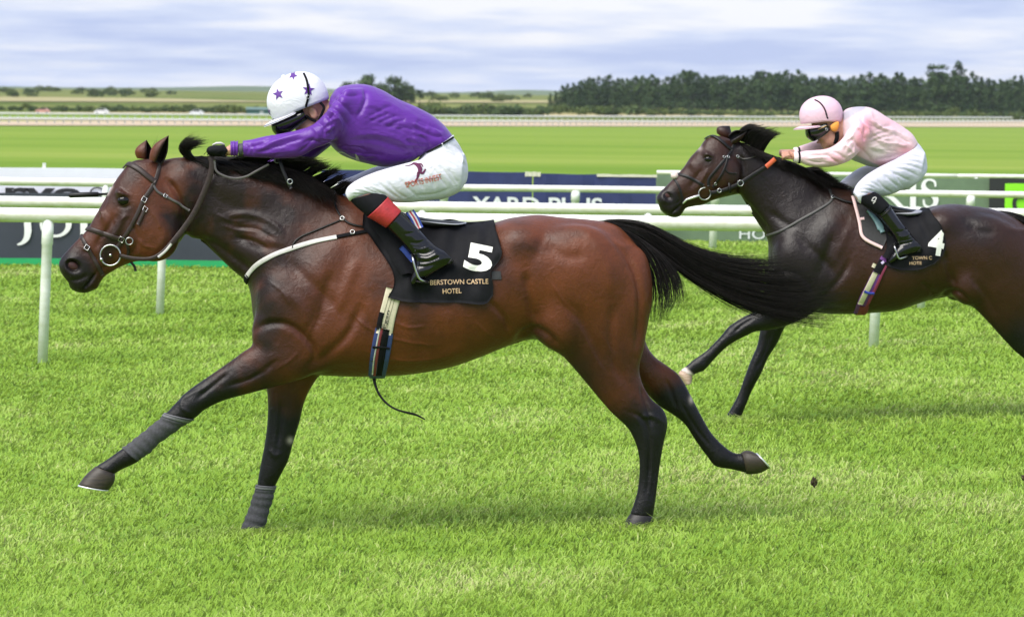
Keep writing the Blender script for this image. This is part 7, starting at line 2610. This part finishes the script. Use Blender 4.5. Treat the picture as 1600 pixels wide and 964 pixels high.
def rider2():
    root = thing('person', 'jockey in pale pink silks and pink cap crouched on the dark horse', 'person', FR2.at(1390, 330, 0))
    hand_w = FR2.at(1238, 243.5, .118); hd = FR2.at(1203, 242, .085) - hand_w
    far_w = FR2.at(1238, 240, -.115); fd_ = FR2.at(1205, 240, -.07) - far_w

    def ex(fd):
        head_into(fd, J2_HEAD_C, J2_HEAD_B, 1.08, FR2.at(1336, 202, 0))
        fist_into(fd, hand_w, hd, np.array([0, 0, 1.0]) + .25 * FR2.n, FR2.n, 1.08)
        fist_into(fd, far_w, fd_, np.array([0, 0, 1.0]), -FR2.n, 1.05)
    V, Q = sculpt(FR2, [(shrink(J2_TORSO, .035), .03), (shrink(J2_ARM, .022) + [((1238, 238), (1238, 249), .026, .118)], .03), (shrink(J2_FARARM, .022) + [((1238, 235), (1238, 245), .026, -.115)], .03), (shrink(J2_PELVIS, .03), .03),
                        (shrink(J2_THIGH, .022), .02), (shrink(J2_FARTHIGH, .022), .02), (shrink(J2_SHIN, .008), .03), (shrink(J2_FOOT, .008), .02)], h=.0064, extra=ex, smooth=1)
    mesh_obj('body', V, Q, M_SKIN, root)
    V, Q = sculpt(FR2, [(J2_TORSO, .02), (J2_ARM, .03), (J2_FARARM, .03)], h=.0068, lines=J2_LINES, power=1.3, smooth=1)
    pp = proj(V); x, y = pp[:, 0], pp[:, 1]
    N = vnormals(V, Q)
    dye = np.zeros((len(V), 4)); dye[:, 3] = 1
    G = lambda cx, cy, rx, ry: np.exp(-(((x - cx) / rx) ** 2 + ((y - cy) / ry) ** 2))
    dye[:, 0] = np.clip(G(1352, 198, 12, 16) + G(1345, 222, 9, 14) + .8 * G(1416, 236, 14, 9) + .6 * G(1308, 250, 14, 8) + .5 * G(1380, 256, 20, 6) + .4 * G(1395, 190, 20, 10), 0, .8)
    dye[:, 1] = np.clip(smooth01(-(np.abs((y - 176) - (x - 1330) * -.55)), -9, -4) * (x < 1352) * (x > 1313) * (y < 200) + smooth01(y - (x - 1330) * .45, 238, 241) * (x < 1372) * (x > 1322) * (np.abs(FR2.lat(V)) < .15), 0, .9)
    dye[:, 2] = .6 * G(1372, 236, 14, 12)
    jk = mesh_obj('silk_jacket', V, Q, M_PINK, root, colors={'dye': dye})
    for off, dy in ((.126, 0), (-.122, -7)):
        v, f = loft(FR2, [((1251, 238 + dy), (1251.5, 255 + dy), .037, off), ((1246, 237.5 + dy), (1246, 255.5 + dy), .038, off), ((1240.5, 237.5 + dy), (1240, 254 + dy), .036, off)], K=36, n_per=5, ripple=lambda t: .0015 * math.sin(t * 12))
        mesh_obj('cuff', v, orient(v, f), plain('pale_cuff', (0.78, 0.64, 0.68), .5, .05, 30), root)
        v, f = loft(FR2, [((1249.5, 237 + dy), (1250, 255.5 + dy), .039, off), ((1246.5, 237 + dy), (1247, 256 + dy), .039, off)], K=36, n_per=3)
        mesh_obj('wrist_band', v, orient(v, f), M_BLACK_CLOTH, root)
    V, Q = sculpt(FR2, [(J2_PELVIS, .02), (J2_THIGH, .045), (J2_FARTHIGH, .045)], h=.007, lines=[(a, w, d * 1.7) for a, w, d in J2_BLINES], power=1.3, smooth=1)
    mesh_obj('breeches', V, Q, M_LILAC, root)
    for sg in (1, -1):
        fl = lambda L: [(s[0], s[1], s[2], s[3] * sg) for s in L]
        shin, foot = fl(J2_SHIN), fl(J2_FOOT)
        V, Q = sculpt(FR2, [(shin[2:], .01), (foot, .025)], h=.006 if sg > 0 else .009, lines=[([(1396, 362), (1408, 362), (1420, 356)], 1.5, .006), ([(1400, 368), (1412, 370), (1424, 364)], 1.5, -.006), ([(1404, 376), (1416, 376), (1430, 370)], 1.5, .006), ([(1408, 384), (1420, 382), (1432, 378)], 1.5, -.004)], smooth=1)
        bt = mesh_obj('boot', V, Q, M_PATENT, root)
        bv = bvh_of(V, Q)
        v, f = loft(FR2, shin[:3], swell=.003); sk = mesh_obj('sock', v, orient(v, f), M_BLACK_CLOTH, root)
        if sg > 0:
            bs = bvh_of(v, f)
            for L in ([(1362, 314), (1365, 309), (1369, 309), (1367, 314), (1362, 314)], [(1364, 318), (1368, 315)]):
                p, n = strap_pts(L, bs, FR2, .002); v, f = ribbon(p, n, .006, .001); mesh_obj('sock_emblem', v, f, M_WHITE_STRAP, sk)
            v, f = loft(FR2, [((1374, 339), (1391, 323), .047, .289), ((1376, 341), (1393, 325.5), .047, .289)], swell=.003, n_per=3); mesh_obj('boot_top_band', v, orient(v, f), M_BLACK_LEATHER, bt)
        hl = loft(FR2, [((1433, 385), (1441, 388), .026, .293 * sg), ((1430, 394), (1439, 393.5), .027, .293 * sg)], n_per=3)
        mesh_obj('heel', hl[0], orient(*hl), M_BLACK_LEATHER, bt)
    # cap, goggles
    Bc = basis(FR2, 9)
    c = FR2.at(1283, 181, 0)
    V, F = helmet_shell(c, Bc, .138, .116, .124, scallop=lambda ph: 106 - 2 * math.cos(ph) + 8 * max(0, -math.cos(ph)))
    cap = mesh_obj('cap', V, F, M_PINK_CAP, root); bvc = bvh_of(V, F)
    V, F = peak_plate(c, Bc, .128, .110, -.046, .058, .012); mesh_obj('cap_peak', V, F, M_PINK_CAP, cap)
    bm = bmesh.new(); bmesh.ops.create_uvsphere(bm, u_segments=14, v_segments=8, radius=.014); bm.verts.index_update()
    mesh_obj('cap_button', np.array([v.co[:] for v in bm.verts]) + FR2.at(1269, 157.5, 0), [[v.index for v in fa.verts] for fa in bm.faces], M_PINK_CAP, cap); bm.free()
    p, nn = strap_pts([(1273, 156.5), (1281, 161), (1288, 170), (1292, 182), (1295, 195)], bvc, FR2, .003); v, f2 = ribbon(p, nn, .009, .003); mesh_obj('goggle_strap', v, f2, M_BLACK_CLOTH, root)
    f, u, n = J2_HEAD_B
    V, F = shield(J2_HEAD_C + u * .006, basis(FR2, 28), .146, .094, -.046, .046, 82, nose=.016, belly=.016)
    gg = mesh_obj('goggles', V, F, M_LENS, root)
    P = np.array([FR2.at(a, b, o) for a, b, o in ((1265, 208, .04), (1274, 205, .075), (1283, 200.5, .098), (1292, 196.5, .108))]); v, f2 = tube(catmull(P, 4), .0025, 6); mesh_obj('goggle_trim', v, f2, plain('brass', (.5, .32, .1), .35, .1, 30, metal=.7), gg)
    v, f2 = ring(FR2.at(1291.5, 202.5, .115), FR2.n, .007, .0022, 14); mesh_obj('goggle_stud', v, f2, M_STEEL, gg)
    # orange ear guard and dark chin strap
    for st, m, nm in (([((1297, 197), (1299, 204), .010, .095), ((1301, 193.5), (1303, 206), .013, .096), ((1306, 191), (1308, 204), .012, .096), ((1310, 190), (1311, 198), .008, .094)], M_ORANGE, 'ear_guard'),
                      ([((1305, 206), (1311, 206), .02, .075), ((1304, 216), (1311, 217), .02, .07), ((1299, 224), (1306, 226), .02, .05)], M_BLACK_CLOTH, 'chin_strap')):
        v, f2 = loft(FR2, st, K=24, n_per=4); mesh_obj(nm, v, orient(v, f2), m, root)


rider2()


def tack2():
    r = thing('bridle', 'black leather bridle with pale nose pad and orange grip reins on the dark horse', 'bridle', FR2.at(1115, 260, 0))
    S = lambda P, nm, w, m=M_BLACK_LEATHER, **k: catch(P, r, nm, m, BV2, FR2, w, **k)
    for far in (False, True):
        S([(1103, 217.5), (1110, 213.5), (1120, 216), (1132, 225.5), (1143, 235)], 'browband', .022, far=far, th=.007)
        S([(1147, 226), (1138.5, 242), (1128, 254.5), (1116, 269), (1107, 281), (1107, 291)], 'cheekpiece', .017, far=far)
        S([(1137, 245), (1132, 263), (1122, 281), (1113, 292)], 'inner_cheekpiece', .013, far=far, lift=.007)
        S([(1057, 272), (1072, 275.5), (1089, 283.5), (1099, 290)], 'noseband', .019, far=far)
        S([(1053, 278), (1060, 290), (1064.5, 303), (1067, 318)], 'flash_strap', .015, far=far)
    S([(1151, 244), (1160, 248), (1170, 248), (1184, 243)], 'throat_lash', .006, M_GREY_STRAP)
    S([(1132, 264), (1138, 270), (1150, 271)], 'keeper_strap', .009)
    bm = bmesh.new(); bmesh.ops.create_uvsphere(bm, u_segments=16, v_segments=10, radius=1); bm.verts.index_update()
    L = np.array([v.co[:] for v in bm.verts]) * [.026, .03, .022]; F = [[v.index for v in f.verts] for f in bm.faces]; bm.free()
    mesh_obj('nose_pad', L + FR2.at(1054.5, 275.5, .012), F, plain('pale_fleece', (.55, .46, .42), .9, .2, 60, bump=.4), r)
    c = FR2.at(1101, 303, .088)
    v, f = ring(c, FR2.n, .038, .004, 28); mesh_obj('bit_ring', v, f, M_STEEL, r)
    v, f = ring(FR2.mirror(c), FR2.n, .038, .004, 28); mesh_obj('bit_ring', v, f, M_STEEL, r)
    P = np.array([FR2.at(a, b, o) for a, b, o in ((1093, 305.5, .092), (1082, 309, .082), (1073, 312, .07), (1067, 318, .064))]); v, f = tube(P, [.007, .008, .007, .005], 8); mesh_obj('bit_bar', v, orient(v, f), M_SHOE, r)
    for x, y in ((1131, 246), (1137, 246), (1117, 287), (1152, 245)):
        h = cast(BV2, x, y); v, f = ring(h[0] + h[1] * .01, h[1], .008, .0022, 12); mesh_obj('buckle', v, f, M_STEEL, r)
    for far in (False, True):
        Lr = catmull(np.array([(1110, 302, .10), (1126, 299, .11), (1143, 293, .112), (1156, 287, .108), (1176, 274, .105), (1197, 261, .10)]), 6)
        P = np.array([FR2.at(a, b, o) for a, b, o in Lr]); N = np.tile(FR2.n, (len(P), 1))
        Lo = catmull(np.array([(1197, 261, .10), (1204, 255, .10), (1211, 248.5, .098)]), 5); P2 = np.array([FR2.at(a, b, o) for a, b, o in Lo]); N2 = np.tile(FR2.n, (len(P2), 1))
        if far: P, N, P2, N2 = FR2.mirror(P), -N, FR2.mirror(P2), -N2
        v, f = ribbon(P, N, .026, .006); mesh_obj('rein', v, f, M_BLACK_LEATHER, r)
        v, f = ribbon(P2, N2, .028, .008); mesh_obj('rein_grip', v, f, plain('orange_rubber', (.62, .11, .04), .55, .1, 40), r)
    for x, y, w in ((1124, 298, .012), (1157, 286.5, .018)):
        v, f = ring(FR2.at(x, y, .117), FR2.n, w, .003, 18); mesh_obj('rein_ring', v, f, M_STEEL, r)
    v, f = tube([FR2.at(1139, 286, .12), FR2.at(1141, 302, .12)], .008, 8); mesh_obj('rein_stop', v, f, M_BLACK_LEATHER, r)
    b = thing('breast_girth', 'thin black breast strap round the neck of the dark horse', 'strap', FR2.at(1260, 340, 0))
    T = lambda P, nm, w, m=M_BLACK_LEATHER, **k: catch(P, b, nm, m, BV2, FR2, w, **k)
    grey_l = plain('worn_leather', (0.05, 0.048, 0.046), .5, .2, 60)
    for far in (False, True):
        T([(1199, 368), (1212, 364), (1224, 359), (1252, 343), (1282, 326), (1300, 312), (1296, 297)], 'strap', .016, grey_l, far=far)
        T([(1301, 308), (1319, 315.5), (1342, 320), (1362, 323)], 'strap', .014, far=far, lift=.012)
    h = cast(BV2, 1301, 309); v, f = ring(h[0] + h[1] * .012, h[1], .010, .003, 14); mesh_obj('ring', v, f, M_STEEL, b)
    # number cloth
    r = thing('saddle_cloth', 'black saddle cloth with white number four and gold lettering', 'saddle cloth', FR2.at(1430, 380, .2))
    patch = coons([(1398, 338), (1420, 337), (1440, 335.5), (1459, 338)], [(1384, 415), (1403, 421), (1434, 421), (1458, 412)], [(1398, 338), (1392, 370), (1386, 395), (1384, 415)], [(1459, 338), (1470, 352), (1477, 381), (1472, 398), (1458, 412)], 30, 22)
    V, F = cloth_over(FR2, BV2, patch, .016, lambda x, y: .004 * math.sin(x * .16 + y * .1) + .010 * math.exp(-((x - 1428 - (y - 345) * .5) / 5) ** 2) + .006 * math.exp(-((x - 1450 - (y - 345) * .3) / 4) ** 2) * (y < 372))
    mesh_obj('cloth', V, F, MATS['black_saddle_cloth'], r); bv = bvh_of(V, F)
    V2, F2 = text_mesh('4', 1.0, .035, cuts=3); v, f = decal(V2, F2, px_map(1448, 397, 1472, 401, V2, 41), bv, .004); mesh_obj('number', v, f, MATS['number_white'], r, smooth=False)
    for s, x0, y0, x1, y1, t in (('TOWN C', 1425, 406, 1456, 405.5, 5.2), ('HOTE', 1421, 414, 1440, 413.5, 5)):
        V2, F2 = text_mesh(s, 1.0, .008); v, f = decal(V2, F2, px_map(x0, y0, x1, y1, V2, t), bv, .003); mesh_obj('lettering', v, f, MATS['gold_thread'], r, smooth=False)
    # pad with a pink edge in front of the leg
    r = thing('saddle_pad', 'dark grey saddle pad with pale pink edging on the dark horse', 'saddle pad', FR2.at(1360, 350, .2))
    left = [(1331, 309), (1338, 332), (1343, 352), (1346, 368), (1352, 375), (1378, 388)]
    patch = coons([(1331, 309), (1352, 314), (1388, 325)], [(1348, 373), (1362, 380), (1379, 388)], [(1331, 309), (1338, 332), (1343, 352), (1348, 373)], [(1388, 325), (1390, 350), (1386, 372), (1379, 388)], 16, 16)
    V, F = cloth_over(FR2, BV2, patch, .012, lambda x, y: 0); mesh_obj('pad', V, F, plain('pad_dark', (0.035, 0.034, 0.036), .8, .2, 60), r); bv = bvh_of(V, F)
    for far in (False, True):
        p, n = strap_pts(left, BV2, FR2, .012, None, 8, far); v, f = ribbon(p, n, .02, .009); mesh_obj('pink_edging', v, f, plain('pink_binding', (.74, .52, .52), .6, .06, 40), r)
    p, n = strap_pts([(1342, 343), (1350, 342)], bv, FR2, .004); v, f = ribbon(p, n, .018, .004); mesh_obj('pink_tab', v, f, MATS['pink_binding'], r)
    p, n = strap_pts([(1354, 331), (1364, 340), (1373, 352), (1379, 364)], bv, FR2, .006); v, f = ribbon(p, n, [.012] * 3 + list(np.linspace(.02, .05, len(p) - 6)) + [.03] * 3, .012); mesh_obj('teal_flap_edge', v, f, plain('teal_leather', (.16, .27, .29), .5, .1, 40), r)
    s = thing('saddle', 'small racing saddle with pale grey seat under the jockey in pink', 'saddle', FR2.at(1400, 330, 0))
    v, f = loft(FR2, [((1342, 300), (1346, 314), .03, 0), ((1360, 306), (1362, 326), .1, 0), ((1390, 320), (1390, 336), .14, 0, 2.4), ((1420, 326), (1420, 338), .15, 0, 2.4), ((1438, 328), (1437, 336), .07, 0)], K=40); mesh_obj('tree', v, orient(v, f), M_BLACK_LEATHER, s)
    v, f = loft(FR2, [((1392, 329), (1393, 336), .14, 0, 2.4), ((1415, 328), (1415, 337.5), .165, 0, 2.4), ((1432, 327.5), (1432, 335.5), .13, 0, 2.4), ((1440, 329), (1439.5, 332.5), .06, 0)], K=44); mesh_obj('seat', v, orient(v, f), plain('pale_seat', (.36, .36, .40), .35, .08, 40), s)
    for sg in (1, -1):
        rows = []
        for a, b_ in ([(1372, 332), (1396, 334)], [(1378, 352), (1402, 352)], [(1384, 372), (1408, 372)], [(1384, 390), (1400, 392)], [(1378, 402), (1392, 406)]):
            row = []
            for t in np.linspace(0, 1, 7):
                q = np.array(a) * (1 - t) + np.array(b_) * t; h = cast(bv, *q) or cast(BV2, *q); pnt = h[0] + h[1] * (.022 + .008 * math.sin(math.pi * t)); row.append(pnt if sg > 0 else FR2.mirror(pnt))
            rows.append(row)
        V = catmull(np.array(rows).reshape(5, -1), 3).reshape(-1, 3); mesh_obj('flap', V, grid_faces(len(V) // 7, 7, closed=False), M_BLACK_CLOTH, s)
        iron = [(1397, 380, .265), (1398, 386, .335), (1401, 396, .342), (1405, 404, .34), (1411, 403, .335), (1418, 400, .295), (1411, 403, .25), (1405, 404, .247), (1400, 396, .247), (1398, 386, .255), (1397, 380, .265)]
        P = catmull(np.array([FR2.at(a, b_, o * sg) for a, b_, o in iron]), 4); v, f = tube(P, .0055, 8); mesh_obj('stirrup', v, f, M_STEEL, s)
        P = np.array([FR2.at(a, b_, .26 * sg) for a, b_ in catmull(np.array([(1388, 362), (1394, 372), (1398, 384)], float), 4)]); v, f = ribbon(P, np.tile(FR2.n * sg, (len(P), 1)), .022, .004); mesh_obj('stirrup_leather', v, f, M_BLACK_LEATHER, s)
    g = thing('girth', 'purple and cream racing girth under the belly of the dark horse', 'girth', FR2.at(1362, 440, .2))
    T = lambda P, nm, w, m, **k: catch(P, g, nm, m, BV2, FR2, w, **k)
    cream = MATS['cream_elastic']; pur = plain('girth_purple', (.13, .03, .2), .6, .15, 60); red = plain('girth_maroon', (.2, .02, .06), .6, .15, 60)
    for far in (False, True):
        T([(1384, 403), (1377, 416), (1368, 432), (1360, 448), (1350, 466), (1341, 488)], 'webbing', .06, pur, far=far)
        T([(1386, 412), (1378, 428), (1370, 446), (1360, 466), (1348, 489)], 'webbing', .018, red, lift=.008, far=far)
        T([(1368, 426), (1360, 442), (1350, 462), (1344, 474)], 'elastic', .034, cream, lift=.008, far=far)
        T([(1380, 408), (1374, 418), (1370, 426)], 'buckle_tab', .05, M_BLACK_CLOTH, lift=.010, far=far)
        T([(1350, 454), (1358, 457), (1366, 457)], 'webbing_band', .016, plain('band_blue', (.03, .05, .42), .6, .1, 60), lift=.013, far=far)
        T([(1367, 412), (1364, 418)], 'cream_tab', .022, cream, lift=.010, far=far)
    h = cast(BV2, 1379, 412)
    p, n = strap_pts([(1377, 412), (1381, 409)], BV2, FR2, .014); v, f = ribbon(p, n, .016, .002); mesh_obj('white_tag', v, f, plain('lilac_tag', (.6, .5, .75), .6, .1, 40), g)
    P, nn = [], []
    c = FR2.at(1344, 440, 0)
    for t in np.linspace(-1, 1, 25):
        d = math.sin(t * .85) * FR2.n - math.cos(t * .85) * np.array([0, 0, 1.0]); h = BV2.ray_cast(Vector(c + d * .6), Vector(-d), .6)
        if h[0] is not None: P.append(np.array(h[0]) + d * .004); nn.append(d)
    v, f = ribbon(np.array(P), np.array(nn), .06, .006); mesh_obj('belly_band', v, f, red, g)


tack2()


# ------------------------------------------------------------------ turf clods thrown up
def clod(px, py, Y, r, label):
    rng = np.random.default_rng(int(px))
    bm = bmesh.new(); bmesh.ops.create_icosphere(bm, subdivisions=3, radius=1.0); bm.verts.index_update()
    V = np.array([v.co[:] for v in bm.verts]); F = [[v.index for v in f.verts] for f in bm.faces]; bm.free()
    nz = np.array([mnoise.noise(Vector((v * 1.7 + px).tolist())) + .6 * mnoise.noise(Vector((v * 4 + px).tolist())) for v in V])
    V = V * (1 + .6 * nz)[:, None] * np.array([.8, .7, 1.1]) * r
    c = at_depth(px, py, Y)
    root = thing('turf_clod', label, 'clod', c)
    mesh_obj('soil', V + c, F, plain('dark_soil', (.05, .032, .018), .95, .4, 60, bump=.6), root)
    S = np.zeros((26, 5, 3))
    for i in range(26):
        d = rng.normal(size=3); d /= np.linalg.norm(d); d[2] = d[2] * .6 + .2
        for k in range(5): S[i, k] = c + d * r * (.6 + .5 * k / 4 * (1 + rng.random())) + np.array([0, 0, -.006 * (k / 4) ** 2])
    v, q = strands(S, np.full(26, .0012)); fast_mesh('grass_roots', v, q, plain('root_green', (.16, .2, .04), .8, .2, 60), root)


clod(1272, 752, 18.6, .02, 'small dark clod of soil in the air behind the bay horse')
clod(1599, 746, 18.6, .012, 'tiny clod of soil at the right edge of the picture')
